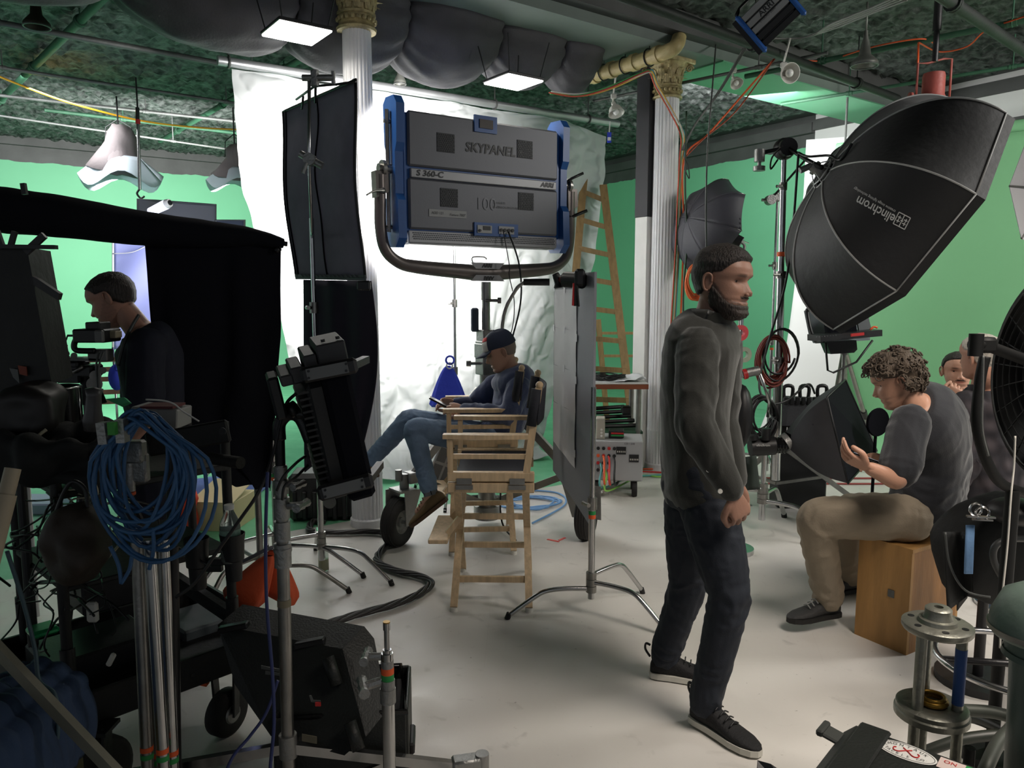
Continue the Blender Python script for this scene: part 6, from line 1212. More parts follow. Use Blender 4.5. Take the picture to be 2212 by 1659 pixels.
t = thing('strobe_head', 'black cylindrical strobe head behind the pyramid softbox', 'lamp', P(1660, 965, 4.95)); mb = MB(); mb.cyl(P(1620, 966, 4.95), P(1672, 962, 4.95), .062, n=24); mk('body', mb, black, t, smooth=S)
mb = MB(); mb.lathe([(.05, 0), (.055, .01), (.05, .02), (.055, .03), (.05, .04), (.055, .05), (.05, .06), (.055, .07), (.05, .08)], P(1672, 962, 4.95), X, 24); mk('bellows', mb, black_gloss, t, smooth=S); mb = MB(); mb.cyl(P(1695, 958, 4.95), ax_ + X * .01, .062, n=24); mk('ring', mb, castmetal, t, smooth=S)
mb = MB(); mb.cyl(P(1655, 950, 4.9), P(1655, 925, 4.9), .03, n=14); mb.cyl(P(1628, 950, 4.9), P(1626, 940, 4.9), .03, n=14); mk('handle', mb, black, t, smooth=S); mb = MB(); text_mb(mb, 'elinchrom', .022, P(1634, 962, 4.88), X, Z); mk('lettering', mb, ink, t)
cs = P(1648, 1060, 4.98); cs.z = 0; cstand(cs, .62, 'low chrome stand under the strobe head with red-tipped bent legs', (-.75, .9, 2.9), legr=.30, base_h=.22, r=.017, tape=False)
mb = MB(); mb.beam(P(1690, 1010, 5.0), F(1850, 1096, .03), .03, .02)
# tote bag
t = thing('tote_bag', 'dark grey tote bag with stiff handles standing behind the pyramid softbox', 'bag', P(1735, 960, 5.55)); bc_ = P(1735, 905, 5.6)
mb = MB(); mb.box(bc_ - Z * .02, (.40, .2, .36), Matrix.Rotation(.05, 3, 'Y'), .04); mk('body', mb, mat('bag_grey', (50, 51, 55), .8, bump=.2, scale=60), t)
for k in range(9): mb = MB(); mb.box(bc_ + V((-.17 + k * .042, -.1, .15)), (.03, .02, .06), None, .006); mk('pocket', mb, black, t)
for x in (-.12, .0, .13): mb = MB(); mb.tube(cat([bc_ + V((x - .03, 0, .16)), bc_ + V((x - .03, 0, .24)), bc_ + V((x + .03, 0, .24)), bc_ + V((x + .03, 0, .16))], 4), .014, 8); mk('handle', mb, black, t, True)
mb = MB(); mb.box(bc_ + V((-.15, -.112, -.06)), (.11, .004, .055)); lb_ = mk('label_patch', mb, black_gloss, t); mb = MB(); text_mb(mb, 'IOT', .045, bc_ + V((-.165, -.116, -.06)), X, Z, offset=.001); mk('patch_lettering', mb, ink, lb_)
mb = MB(); q = bc_ - Z * .2; mb.box(V((q.x, q.y + .05, q.z / 2)), (.36, .2, q.z - .005), None, .01); mk('crate', mb, black, None, label='black crate on the floor under the grey tote bag', catg='crate', loc=V((q.x, q.y, 0)))
# monitor in an open padded hood on a tripod
t = thing('hooded_monitor', 'monitor in an open padded black hood on a tripod under the big softbox', 'monitor', P(1818, 760, 5.7)); D6 = 5.7
mb = MB(); pxp(mb, [(1742, 672, D6), (1790, 664, D6), (1870, 655, 5.9), (1880, 735, 5.9), (1762, 742, 5.6), (1752, 722, D6)], Y * .05); mk('hood_back', mb, mat('hood_grey', (96, 104, 108), .5), t)
mb = MB(); mb.tube(cat([P(1790, 662, 5.6), P(1748, 668, 5.6), P(1744, 680, 5.6), P(1752, 718, 5.55), P(1764, 738, 5.5)], 4), .016, 8); mk('hood_rim', mb, black, t, True)
mb = MB(); pxp(mb, [(1790, 690, 5.5), (1845, 660, 5.5), (1852, 722, 5.5), (1795, 724, 5.5)], Y * .10); mk('monitor_body', mb, duvet, t)
mb = MB(); pxp(mb, [(1845, 655, 5.55), (1868, 650, 5.6), (1884, 718, 5.6), (1858, 725, 5.55)], Y * .02); mk('side_wing', mb, mat('wing_grey', (72, 74, 78), .6), t)
mb = MB(); mb.beam(P(1758, 730, 5.45), P(1890, 718, 5.55), .16, .045); tr_ = mk('tray', mb, black, t)
mb = MB(); mb.beam(P(1838, 724, 5.37), P(1866, 721, 5.39), .01, .02); mk('red_label', mb, redm, tr_)
for k in range(8): mb = MB(); mb.sphere(P(1764 + k * 6, 728 - k * .5, 5.36), .003, 6); mk('rivet', mb, chrome, tr_)
mb = MB(); mb.tube(cat([P(1880, 712, 5.4), P(1888, 706, 5.4), P(1895, 708, 5.4)], 3), .008, 6); mk('orange_tie', mb, orangem, t, True)
mb = MB(); pxp(mb, [(1784, 738, 5.6), (1850, 735, 5.6), (1852, 755, 5.6), (1845, 762, 5.6), (1795, 765, 5.6)], Y * .12); mk('pouch', mb, black, t)
mb = MB(); mb.tube([P(1783, 740, 5.6), P(1788, 800, 5.6), P(1800, 805, 5.6), P(1850, 782, 5.6), P(1885, 735, 5.6)], .008, 6); mk('strap', mb, black, t, True)
tp_ = P(1824, 752, 5.65); tf = [F(1770, 1040), F(1905, 1020), F(1830, 985)]
t = thing('tripod', 'thin grey-green tripod under the hooded monitor', 'tripod', V((tp_.x, tp_.y, 0))); mb = MB(); mb.cyl(tp_ - Z * .05, tp_ + Z * .03, .025, n=14); mb.cyl(tp_ - Z * .35, tp_, .016); mk('head', mb, dullsteel, t, smooth=S)
for e in tf:
    mb = MB(); mb.cyl(tp_, tp_.lerp(e, .5), .018, n=10); mk('leg', mb, dullsteel, t, smooth=S); mb = MB(); mb.cyl(tp_.lerp(e, .48), e, .012, n=10); mk('lower_leg', mb, dullsteel, t, smooth=S); mb = MB(); mb.cyl(tp_.lerp(e, .46), tp_.lerp(e, .51), .025, n=10); mk('leg_clamp', mb, black, t, smooth=S)
mb = MB(); c = P(1896, 912, 4.9); mb.lathe([(0, -.01), (.09, -.01), (.095, 0), (.09, .01), (0, .01)], c, V((.4, -1, 0)), 26); mb.cyl(c + V((0, .02, 0)), V((c.x, c.y + .02, .005)), .01); mk('black_disc_reflector', mb, duvet, None, label='small round black disc between the pyramid softbox and the curly-haired man', catg='reflector', loc=c, smooth=S)
# cloth scraps behind the standing man
mb = MB(); mb.slab(lambda u, v: P(1592 + 42 * u + 8 * v * u, 990 + 72 * v - 6 * u, 4.5 + .05 * sin(u * 6 + v)), 10, 8, Y * .006); mk('black_cloth', mb, mat('dark_green_cloth', (34, 44, 38), .9), None, True, 'dark cloth hanging low just right of the standing man', 'cloth', loc=P(1600, 990, 4.5))
mb = MB(); mb.sphere(P(1600, 900, 4.6), (.07, .1, .20), 16); mk('black_bag', mb, black, None, True, 'black bag hanging beside the standing man\'s arm', 'bag', loc=P(1600, 900, 4.6))
for k, (y0, x1_, lbl) in enumerate(((1030, 2010, 'upper dark red cable lying across the floor behind the curly-haired man'), (1042, 2010, 'lower dark red cable lying across the floor behind the curly-haired man'))):
    cable('floor_cable', [F(1600, y0 + 4, .01), F(1700, y0 + 2, .01), F(1850, y0 + 3, .01), F(x1_, y0 + 2, .01)], .008, mat('dark_red_cord', (140, 44, 40), .5), lbl)
mb = MB(); a, b = F(1636, 1060), F(1765, 1088); mb.beam(a + Z * .002, b + Z * .002, .02, .003); mk('blue_tape', mb, bluem, None, label='blue tape line on the floor right of the standing man', catg='tape', loc=a)
# hanging cables on the right
multi = [mat(n_, c_, .5) for n_, c_ in (('wire_red', (190, 70, 50)), ('wire_green', (70, 150, 80)), ('wire_white', (205, 205, 200)), ('wire_yellow', (210, 170, 70)), ('wire_blue', (80, 150, 180)))]
t = thing('wire_bundle', 'bundle of red, yellow, green and white wires running past the gilt capital', 'cable', P(1300, 200, 6.2)); cpts = [(1190, 200, 6.0), (1250, 206, 6.1), (1320, 188, 6.2), (1395, 156, 6.35), (1408, 160, 6.4), (1420, 190, 6.45), (1450, 240, 6.5), (1474, 290, 6.55), (1472, 340, 6.6), (1468, 420, 6.6), (1462, 560, 6.6), (1450, 760, 6.6), (1440, 960, 6.6)]
for k in range(5): mb = MB(); mb.tube(cat([P(x + k * 2.2 - 4, y + 3 * sin(k * 2 + i), D + .01 * k) for i, (x, y, D) in enumerate(cpts)], 6), .006, 5); mk('wire', mb, multi[k], t, True)
cable('orange_cable', [F(1672, 128, 3.45), P(1600, 210, 6.6), P(1530, 290, 6.6), P(1478, 345, 6.6), P(1477, 500, 6.6), P(1470, 700, 6.6)], .008, orangem, 'orange cord stretched diagonally from the dark ceiling pipe to the right column')
cable('orange_cable', [F(1674, 126, 3.45), P(1590, 240, 6.5), P(1520, 300, 6.5), P(1482, 338, 6.5)], .006, mat('rust_cord', (150, 60, 36), .5), 'rust coloured cord beside the diagonal orange one')
t = thing('grey_cable_group', 'three grey cables slanting down together to the right column', 'cable', P(1550, 200, 6.5))
for k in range(3): cable('cable', [F(1606 + k * 3, 104, 3.5), P(1550 + k * 2, 200, 6.5), P(1500 + k, 270, 6.5), P(1472 + k * 2, 325, 6.5)], .0055, pipegrey, parent=t)
cable('pale_cable', [F(1548, 78, 3.84), P(1538, 200, 5.6), P(1528, 330, 5.6), P(1525, 450, 5.6), P(1526, 540, 5.6)], .006, pipegrey, 'pale cord hanging straight down over the dark umbrella')
cable('black_cable', [P(1483, 240, 6.5), P(1480, 400, 6.5), P(1484, 520, 6.5), P(1476, 640, 6.5), P(1478, 760, 6.5)], .008, mat('dark_green_cord', (26, 54, 34), .5), 'dark green cord hanging beside the right column')
cable('black_cable', [P(1480, 345, 6.4), P(1487, 360, 6.4), P(1489, 385, 6.4), P(1482, 372, 6.4), P(1480, 352, 6.4)], .005, black, 'small black cord loop beside the right column')
cable('orange_cable', [F(1700, 128, 3.5), F(1790, 132, 3.5), F(1830, 118, 3.5), F(1900, 98, 3.5), F(1990, 84, 3.5), F(2020, 96, 3.5)], .006, orangem, 'orange cord clipped along the ceiling conduit above the pendant lamp')
cable('orange_cable', [F(1985, 92, 3.45), F(2030, 112, 3.45), F(2090, 100, 3.45), F(2130, 66, 3.5), F(2212, 36, 3.5), F(2300, 10, 3.5)], .006, orangem, 'orange cord running to the top right corner')
cable('orange_cable_end', [F(1984, 92, 3.45), F(1983, 130, 3.3), F(1982, 148, 3.25)], .007, orangem, 'orange plug dangling left of the red lamp')
t = thing('ceiling_cable_bundle', 'bundle of pale grey cables sagging under the ceiling at upper right', 'cable', F(1720, 84, 3.5))
for k in range(4): cable('cable', [F(1640, 80 + k, 3.5), F(1720 + k * 6, 84 - k, 3.5), F(1800, 62 - k * 4, 3.5), F(1880, 30 - k * 4, 3.5), F(1960, 0 - k * 6, 3.5)], .007, mat('cable_light_grey', (140, 140, 136), .5), parent=t)
cable('yellow_cable', [F(-20, 158, 3.55), F(60, 190, 3.55), F(160, 225, 3.5), F(300, 260, 3.45), F(420, 275, 3.45), F(515, 280, 3.45), F(560, 281, 3.45)], .010, yellow, 'yellow cord sagging across the ceiling at upper left', sm=10)
# clip lamps
def cliplamp(px, py, D, s, label, d):
    c = P(px, py, D); t = thing('clip_lamp', label, 'lamp', c); d = V(d).normalized()
    mb = MB(); mb.lathe([(.0, -.1 * s), (.02 * s, -.1 * s), (.025 * s, -.06 * s), (.05 * s, -.04 * s), (.075 * s, .03 * s), (.08 * s, .03 * s), (.055 * s, -.035 * s)], c, d, 22); mk('reflector', mb, whiteplastic, t, smooth=S)
    mb = MB(); mb.sphere(c + d * .01 * s, .032 * s, 12); mk('bulb', mb, mat('bulb_glass', (235, 235, 230), .2), t, True)
    mb = MB(); mb.tube([c - d * .1 * s, c - d * .12 * s + Z * .03, V((c.x, c.y, 3.5))], .009, 6); mb.box(c - d * .09 * s + Z * .06, (.05, .03, .04), None, .006); mk('clip', mb, whiteplastic, t)
cliplamp(1704, 158, 6.0, .95, 'white clip lamp with a round reflector under the dark ceiling pipe', (.15, -1, -.25)); cliplamp(1590, 178, 6.6, .7, 'small white clip lamp with a bare bulb left of the round one', (.2, -.6, -.7)); cliplamp(1330, 240, 6.9, .9, 'white clip lamp hanging above the right corner of the silk', (.2, -.4, -.9))
t = thing('cord_tag', 'small blue and white tag hanging from the corner of the silk', 'tag', P(1316, 295, 7.5)); mb = MB(); mb.box(P(1316, 297, 7.5), (.04, .01, .10), None, .004); mk('tag', mb, MATS['royal_blue_cloth'], t); mb = MB(); mb.tube([P(1316, 286, 7.5), P(1318, 262, 7.5)], .006, 5); mk('string', mb, white, t); mb = MB(); mb.box(P(1316, 300, 7.49), (.03, .01, .03)); mk('label', mb, white, t)
# fresnel lamp at the top edge
ft = F(1664, 34, 3.2); fv = (CAM - ft).normalized(); fr_ = Z.cross(fv).normalized(); fu_ = fv.cross(fr_); fe = (fr_ * .76 + fu_ * .65).normalized(); fy = fv.cross(fe); Rf = Matrix((fe, fy, fv)).transposed(); fx = lambda x, y, z: ft + Rf @ V((x, y, z))
t = thing('studio_spot_lamp', 'blue and silver studio lamp hanging at the top edge, right of centre', 'lamp', ft); sil = mat('lamp_silver', (150, 150, 148), .35, .6, var=.08)
mb = MB(); mb.box(fx(0, 0, -.05), (.25, .22, .2), Rf, .02); mk('housing', mb, blackmetal, t)
for k in range(5): mb = MB(); mb.box(fx(0, -.092 + k * .046, .055), (.24, .038, .014), Rf, .003); mk('side_fin', mb, sil if k > 1 else black, t)
for sg in (-1, 1): mb = MB(); mb.box(fx(sg * .135, 0, -.03), (.03, .27, .22), Rf, .012); mk('blue_cheek', mb, bluem, t)
mb = MB(); mb.box(fx(-.16, 0, -.03), (.03, .24, .2), Rf, .02); mk('front_ring', mb, blackmetal, t)
mb = MB(); text_mb(mb, 'ARRI', .042, fx(-.04, .046, .064), fe, fy, font_scale_x=1.1, offset=.001); mk('lettering', mb, black, t); mb = MB(); text_mb(mb, 'STUDIO 2000', .018, fx(-.06, .014, .064), fe, fy); mk('small_lettering', mb, black, t)
mb = MB(); p = fx(0, 0, -.15); mb.tube([fx(-.13, .14, -.05), fx(-.1, .16, -.2), fx(.1, .16, -.2), fx(.13, .14, -.05)], .012, 8); mb.cyl(fx(0, .16, -.2), V((p.x, p.y + .1, 3.8)), .014); mk('yoke', mb, blackmetal, t, True)
# red work lamp
rc = P(2016, 190, 5.7); redp = mat('red_lamp_paint', (150, 74, 66), .5, bump=.2, scale=40, var=.15); t = thing('red_work_lamp', 'red cylindrical work lamp in a wire frame hanging above the big softbox', 'lamp', rc)
mb = MB(); mb.lathe([(0, .10), (.07, .10), (.075, .08), (.075, -.05), (.085, -.07), (.09, -.10), (.14, -.16), (.17, -.22), (.165, -.22), (.12, -.15), (0, -.1)], rc, Z, 28); mk('housing', mb, redp, t, smooth=S)
mb = MB(); mb.tube([rc + V((-.12, 0, -.08)), rc + V((-.12, 0, .17)), rc + V((-.05, 0, .17)), rc + V((.06, 0, .20)), rc + V((.12, 0, .20)), rc + V((.12, 0, -.06))], .008, 6); mb.cyl(rc + V((-.15, 0, -.06)), rc + V((-.08, 0, -.06)), .012); mb.cyl(rc + V((-.17, 0, -.06)), rc + V((-.15, 0, -.06)), .03, n=12); mk('wire_frame', mb, redp, t, True)
mb = MB(); mb.cyl(rc + Z * .18, V((rc.x, rc.y, 3.6)), .02); mb.cyl(V((rc.x, rc.y, 3.45)), V((rc.x, rc.y, 3.8)), .028, n=12); mk('stem', mb, black, t, smooth=S)
# white octabox edge at the frame's right side
wc = P(2300, 400, 3.6); t = thing('white_softbox', 'edge of a white fabric softbox poking in at the right side', 'softbox', wc); wm = mat('white_fabric', (196, 198, 202), .7, bump=.1, thin=.2)
for k in range(8):
    a, b = 2 * pi * k / 8, 2 * pi * (k + 1) / 8; q = lambda a_: wc + V((cos(a_) * .235, -.03 * cos(a_), sin(a_) * .34)); mb = MB(); mb.prism([q(a), q(b), wc + Y * .15 + X * .05], Y * .004); mk('panel', mb, wm, t)
    mb = MB(); mb.tube([q(a), wc + Y * .14 + X * .05], .005, 5); mk('rib', mb, pipegrey, t)
mb = MB(); mb.cyl(wc + Y * .15 + X * .05, V((wc.x + .05, wc.y + .15, .01)), .016); mb.cyl(V((wc.x + .05, wc.y + .15, 0)), V((wc.x + .05, wc.y + .15, .02)), .2, n=20); mk('stand', mb, chrome, t, smooth=S)
# ---------------------------------------------------------------- foreground right
# black case with stickers, lid up towards us
k0, k1 = P(1832, 1548, 1.92), P(2190, 1668, 1.72); kz = k0.z; k1 = PL(2165, 1664, V((0, 0, kz)), Z); kd = (k1 - k0).normalized(); kn = V((kd.y, -kd.x, 0)); kn = kn if kn.y < 0 else -kn
kw, kdp = .62, .48; casem = mat('case_black', (24, 27, 25), .5, bump=.2, scale=140); Rk = Matrix((kd, -kn, Z)).transposed()
kc = k0 + kd * kw / 2 + kn * kdp / 2
t = thing('hard_case', 'black hard case with an oval white sticker on its lid, bottom right corner', 'case', V((kc.x, kc.y, 0)))
mb = MB(); mb.box(kc - Z * .045, (kw, kdp, .09), Rk, .03); ld = mk('lid', mb, casem, t)
mb = MB(); mb.box(kc - Z * (.1 + (kz - .1) / 2), (kw - .01, kdp - .01, kz - .102), Rk, .03); mk('base', mb, casem, t)
mb = MB(); mb.box(kc - Z * .095, (kw + .015, kdp + .015, .018), Rk, .006); mk('rim', mb, black, t)
for f_ in (.12, .88): mb = MB(); mb.box(kc + kd * kw * (f_ - .5) + Z * .004, (.075, kdp - .03, .012), Rk, .005); mk('lid_ridge', mb, casem, ld)
for q in (.02, .40):
    mb = MB(); p = k0 + kn * (q + .05) + kd * .035 - Z * .03; mb.box(p - kd * .03, (.10, .055, .012), Matrix.Rotation(.2, 3, Rk @ Y) @ Rk, .004); mb.box(p - kd * .075 + Z * .012, (.018, .065, .018), Rk, .004); mk('open_latch', mb, mat('latch_grey', (62, 64, 62), .5), t)
sc0 = P(1958, 1624, 1.8); sc0 = PL(1958, 1624, V((0, 0, kz + .0015)), Z); mb = MB(); mb.add([sc0 + kd * (.068 * cos(a)) + kn * (.037 * sin(a)) for a in [2 * pi * i / 40 for i in range(40)]], [tuple(range(40))]); st_ = mk('oval_sticker', mb, mat('sticker_white', (214, 214, 210), .5), ld)
mb = MB(); mb.tube([sc0 + Z * .0004 + kd * (.063 * cos(a)) + kn * (.032 * sin(a)) for a in [2 * pi * i / 40 for i in range(40)]], .0006, 4, closed=True); mk('sticker_border', mb, black, st_)
def arctext(s, rx, ry, a0, a1, size, flip=1):
    for i, ch in enumerate(s):
        if ch == ' ': continue
        a = a0 + (a1 - a0) * i / (len(s) - 1); p = sc0 + Z * .001 + kd * (rx * cos(a)) - kn * (ry * sin(a)); tg = (kd * -sin(a) * rx - kn * cos(a) * ry).normalized() * -flip; text_mb(mb, ch, size, p, tg, Z.cross(tg), align='CENTER')
mb = MB(); arctext('MONTAUK', .048, .021, radians(148), radians(32), .013, 1); arctext('TACKLE CO.', .050, .023, radians(212), radians(335), .012, -1); text_mb(mb, 'NY', .008, sc0 - kd * .048 + Z * .001, kd, -kn, align='CENTER'); mk('sticker_lettering', mb, black, st_)
mb = MB()
for sg in (-1, 1): mb.tube(cat([sc0 + Z * .0015 + kd * (sg * x) + kn * y for x, y in ((-.010, -.012), (.004, .0), (.016, .012), (.026, .011), (.029, .0), (.024, -.004))], 4), .0014, 5)
mk('red_hook', mb, redm, st_)
lb0 = PL(2055, 1655, V((0, 0, kz + .0015)), Z); mb = MB(); mb.box(lb0, (.055, .05, .001), Rk); l_ = mk('paper_label', mb, mat('label_pink', (206, 188, 182), .6), ld); mb = MB(); mb.box(lb0 + kd * .035, (.016, .05, .0012), Rk); mk('green_stripe', mb, green_tape, l_); mb = MB(); text_mb(mb, 'ON', .018, lb0 - kd * .018 - kn * .008 + Z * .001, kd, -kn, align='LEFT'); mk('label_lettering', mb, redm, l_)
# second open case lying nearer at the bottom
t = thing('black_latch_case', 'corner of another black case at the bottom edge, between the shoe and the stickered case', 'case', P(1665, 1690, 1.85)); mb = MB(); pxp(mb, [(1636, 1642, 1.95), (1665, 1650, 1.93), (1725, 1690, 1.9), (1740, 1760, 1.85), (1640, 1760, 1.85)], V((0, .05, -.5))); mk('corner', mb, black, t)
# double flange pipe fixture
fc0 = P(2025, 1352, 2.02); zt2 = fc0.z; zl = P(2015, 1545, 1.98).z; t = thing('flanged_pipe_fixture', 'two round steel flanges joined by rods, one rod with blue tape, at lower right', 'fixture', V((fc0.x, fc0.y, 0)))
at_ = lambda z, dx=0, dy=0: V((fc0.x + dx, fc0.y + dy, z)); fl_ = mat('flange_steel', (140, 140, 130), .42, .7, bump=.25, scale=50, var=.2)
mb = MB(); mb.lathe([(0, -.012), (.086, -.012), (.09, -.006), (.09, .006), (.084, .01), (.05, .011), (.048, .022), (.038, .024), (.034, .034), (.034, .05), (.028, .055), (.012, .055), (.012, .03), (0, .03)], at_(zt2), Z, 40); tf_ = mk('top_flange', mb, fl_, t, smooth=S)
for k in range(6): a = k * pi / 3 + .3; mb = MB(); mb.cyl(at_(zt2 + .008, cos(a) * .068, sin(a) * .068), at_(zt2 + .0115, cos(a) * .068, sin(a) * .068), .009, n=14); mk('bolt_hole', mb, black, tf_, smooth=S)
mb = MB(); mb.lathe([(0, -.03), (.085, -.03), (.096, -.024), (.096, -.008), (.092, -.004), (.092, .008), (.086, .012), (.05, .012), (0, .012)], at_(zl), Z, 40); bf_ = mk('bottom_flange', mb, fl_, t, smooth=S)
mb = MB(); mb.torus(at_(zl + .022, -.0, .0), .033, .009, Z, 30, 8); mb.torus(at_(zl + .032), .030, .006, Z, 30, 8); mk('brass_ring', mb, mat('brass_ring', (150, 116, 48), .35, .8), bf_, smooth=True)
for k, (dx, dy) in enumerate(((-.056, -.028), (.050, -.035), (.01, .062))):
    mb = MB(); mb.cyl(at_(zl, dx, dy), at_(zt2, dx, dy), .0145, n=16); mk('rod', mb, fl_, t, smooth=S)
    if k == 1: mb = MB(); mb.cyl(at_(zl + .03, dx, dy), at_(zl + .19, dx, dy), .0152, n=16); mk('blue_tape_wrap', mb, mat('blue_tape', (42, 76, 134), .6, bump=.2, var=.2), t, smooth=S)
    mb = MB(); mb.cyl(at_(.0, dx * 1.1, dy), at_(zl - .02, dx * 1.1, dy), .0145, n=16); mk('lower_rod', mb, fl_, t, smooth=S)
# stool base ring and curved base under the grey green bin
rg = P(2190, 1430, 2.55); t = thing('stool_base', 'chrome foot ring with dark curved legs at the right edge', 'stool', V((rg.x, rg.y, 0))); zr = .40
rgc = PL(2195, 1430, V((0, 0, zr)), Z); mb = MB(); mb.torus(rgc, .235, .0115, Z, 60, 10); mk('foot_ring', mb, chrome, t, True)
mb = MB(); mb.tube([rgc - X * .23 + Y * .02, rgc + X * .23 - Y * .05], .012, 8); mk('cross_bar', mb, blackmetal, t, True)
for k in range(5):
    a = .5 + k * 2 * pi / 5; e = V((rgc.x + .30 * cos(a), rgc.y + .30 * sin(a), .045)); mb = MB(); mb.tube(cat([V((rgc.x, rgc.y, .15)), V((rgc.x, rgc.y, .13)).lerp(e, .5) + Z * .03, e], 5), .019, 10); mk('leg', mb, mat('leg_dark_green', (38, 42, 36), .45), t, True)
    mb = MB(); mb.lathe([(0, -.02), (.026, -.02), (.028, 0), (.026, .02), (0, .02)], V((e.x, e.y, .029)), V((-sin(a), cos(a), 0)), 16); mk('caster', mb, black, t, smooth=S)
mb = MB(); mb.cyl(V((rgc.x, rgc.y, .1)), V((rgc.x, rgc.y, .62)), .03, n=18); mk('post', mb, chrome, t, smooth=S)
# grey-green plastic seat shell at the far right edge
gb = P(2262, 1340, 1.85); gm_ = mat('grey_green_plastic', (88, 104, 96), .45, bump=.15, scale=40, var=.1); t = thing('plastic_bin', 'grey-green plastic bin with a domed lid cut off by the right edge', 'bin', V((gb.x, gb.y, 0)))
mb = MB(); mb.lathe([(0, .085), (.06, .085), (.10, .06), (.125, .0), (.128, -.035), (.12, -.045), (.10, -.05)], gb, Z, 36); mk('lid', mb, gm_, t, smooth=S); mb = MB(); mb.lathe([(.118, -.02), (.13, -.022), (.13, -.034), (.118, -.036)], gb, Z, 36); mk('lid_rim', mb, dullsteel, t, smooth=S)
mb = MB(); mb.lathe([(.085, -.05), (.088, -.09), (.075, -.095), (.07, -.25), (.06, -gb.z + .01), (0, -gb.z + .01)], gb, Z, 30); mk('body', mb, gm_, t, smooth=S)
mb = MB(); mb.lathe([(.092, -.085), (.094, -.10), (.088, -.102)], gb, Z, 30); mk('collar_ring', mb, gm_, t, smooth=S)
t = thing('steel_tube_leg', 'grey curved tube leg crossing the floor at the bottom right', 'tube', F(2100, 1560)); mb = MB(); mb.tube(cat([P(2076, 1534, 2.25), P(2140, 1538, 2.22), P(2200, 1552, 2.18), P(2280, 1568, 2.1)], 6), .019, 12); mb.tube(cat([P(2205, 1556, 2.17), P(2160, 1600, 2.1), P(2130, 1659, 2.0), P(2100, 1740, 1.98)], 6), .019, 12); mk('tube', mb, mat('tube_dark_grey', (66, 70, 64), .5, .3), t, True)
mb = MB(); p = P(2095, 1615, 1.9); mb.cyl(V((p.x, p.y, 0.0)), p, .014, n=14); mk('short_post', mb, rubber, None, label='short dark post end poking up behind the stickered case', catg='post', loc=V((p.x, p.y, 0)), smooth=S)
# drum fan
fn = P(2402, 812, 2.55); fa = V((-1, -.02, .06)).normalized(); f1 = fa.cross(Z).normalized(); f2 = f1.cross(fa); FR = .37; fm = mat('fan_black', (15, 16, 16), .6, spec=.3)
t = thing('drum_fan', 'big black drum fan on a stand at the right edge, its wire guard facing left', 'fan', V((fn.x, fn.y, 0)))
mb = MB(); mb.lathe([(FR, -.15), (FR + .015, -.14), (FR, -.10), (FR - .005, .10), (FR + .015, .14), (FR + .02, .155), (FR + .006, .16), (FR - .012, .10), (FR - .014, -.10)], fn, fa, 64); mk('drum', mb, fm, t, smooth=S)
for r in [.06, .10, .14, .18, .22, .26, .30, .335, .365]: mb = MB(); mb.torus(fn + fa * (.165 + .02 * (1 - r / FR)), r, .0026, fa, 48, 5); mk('guard_ring', mb, pipegrey if r > .36 else fm, t, True)
for k in range(24): a = k * pi / 12; d = f1 * cos(a) + f2 * sin(a); mb = MB(); mb.tube([fn + fa * .185 + d * .05, fn + fa * .172 + d * .25, fn + fa * .158 + d * (FR + .005)], .0025, 5); mk('guard_spoke', mb, fm, t)
mb = MB(); mb.lathe([(0, .19), (.05, .188), (.055, .17), (.055, .0), (0, 0)], fn, fa, 30); mk('motor_cap', mb, fm, t, smooth=S)
for k in range(5):
    a = k * 2 * pi / 5; d = f1 * cos(a) + f2 * sin(a); e = f1 * -sin(a) + f2 * cos(a); mb = MB(); mb.slab(lambda u, v: fn + fa * (.04 + .07 * (u - .5)) + d * (.05 + .28 * v) + e * ((u - .5) * (.10 + .10 * v)), 6, 8, fa * .002); mk('blade', mb, mat('fan_blade', (40, 42, 40), .4), t, True)
mb = MB(); p = P(2128, 745, 2.42); q = P(2108, 745, 2.40); mb.box(p, (.06, .05, .05), None, .01); mb.cyl(p, q - X * .01, .02, n=14); mb.tube([q - Z * .035, q + Z * .035], .022, 10); mb.cyl(p, fn - X * FR * .4 + Y * .0, .018); mk('tilt_knob', mb, fm, t, smooth=S)
mb = MB(); mb.tube(cat([P(2128, 770, 2.42), P(2116, 830, 2.42), P(2112, 930, 2.42), P(2150, 1030, 2.45), P(2210, 1064, 2.5), P(2290, 1070, 2.55)], 8), .017, 10); mk('yoke', mb, fm, t, True)
p = P(2188, 1060, 2.47); mb = MB(); mb.cyl(p, V((p.x - .0, p.y, .02)), .022, n=14); mb.cyl(V((p.x, p.y, 0)), V((p.x, p.y, .03)), .10, n=30); mk('stand', mb, fm, t, smooth=S)
cable('fan_cable', [P(2124, 768, 2.38), P(2122, 860, 2.38), P(2122, 930, 2.38), P(2135, 985, 2.38)], .004, pipegrey, 'thin grey cable down the left side of the fan')
cable('fan_cable', [P(2193, 942, 2.32), P(2190, 1010, 2.32), P(2184, 1070, 2.3), P(2176, 1180, 2.28), P(2164, 1300, 2.26), P(2160, 1400, 2.25)], .003, mat('thin_white_cord', (190, 188, 180), .5), 'thin white cable hanging from the fan to the floor at the right edge')
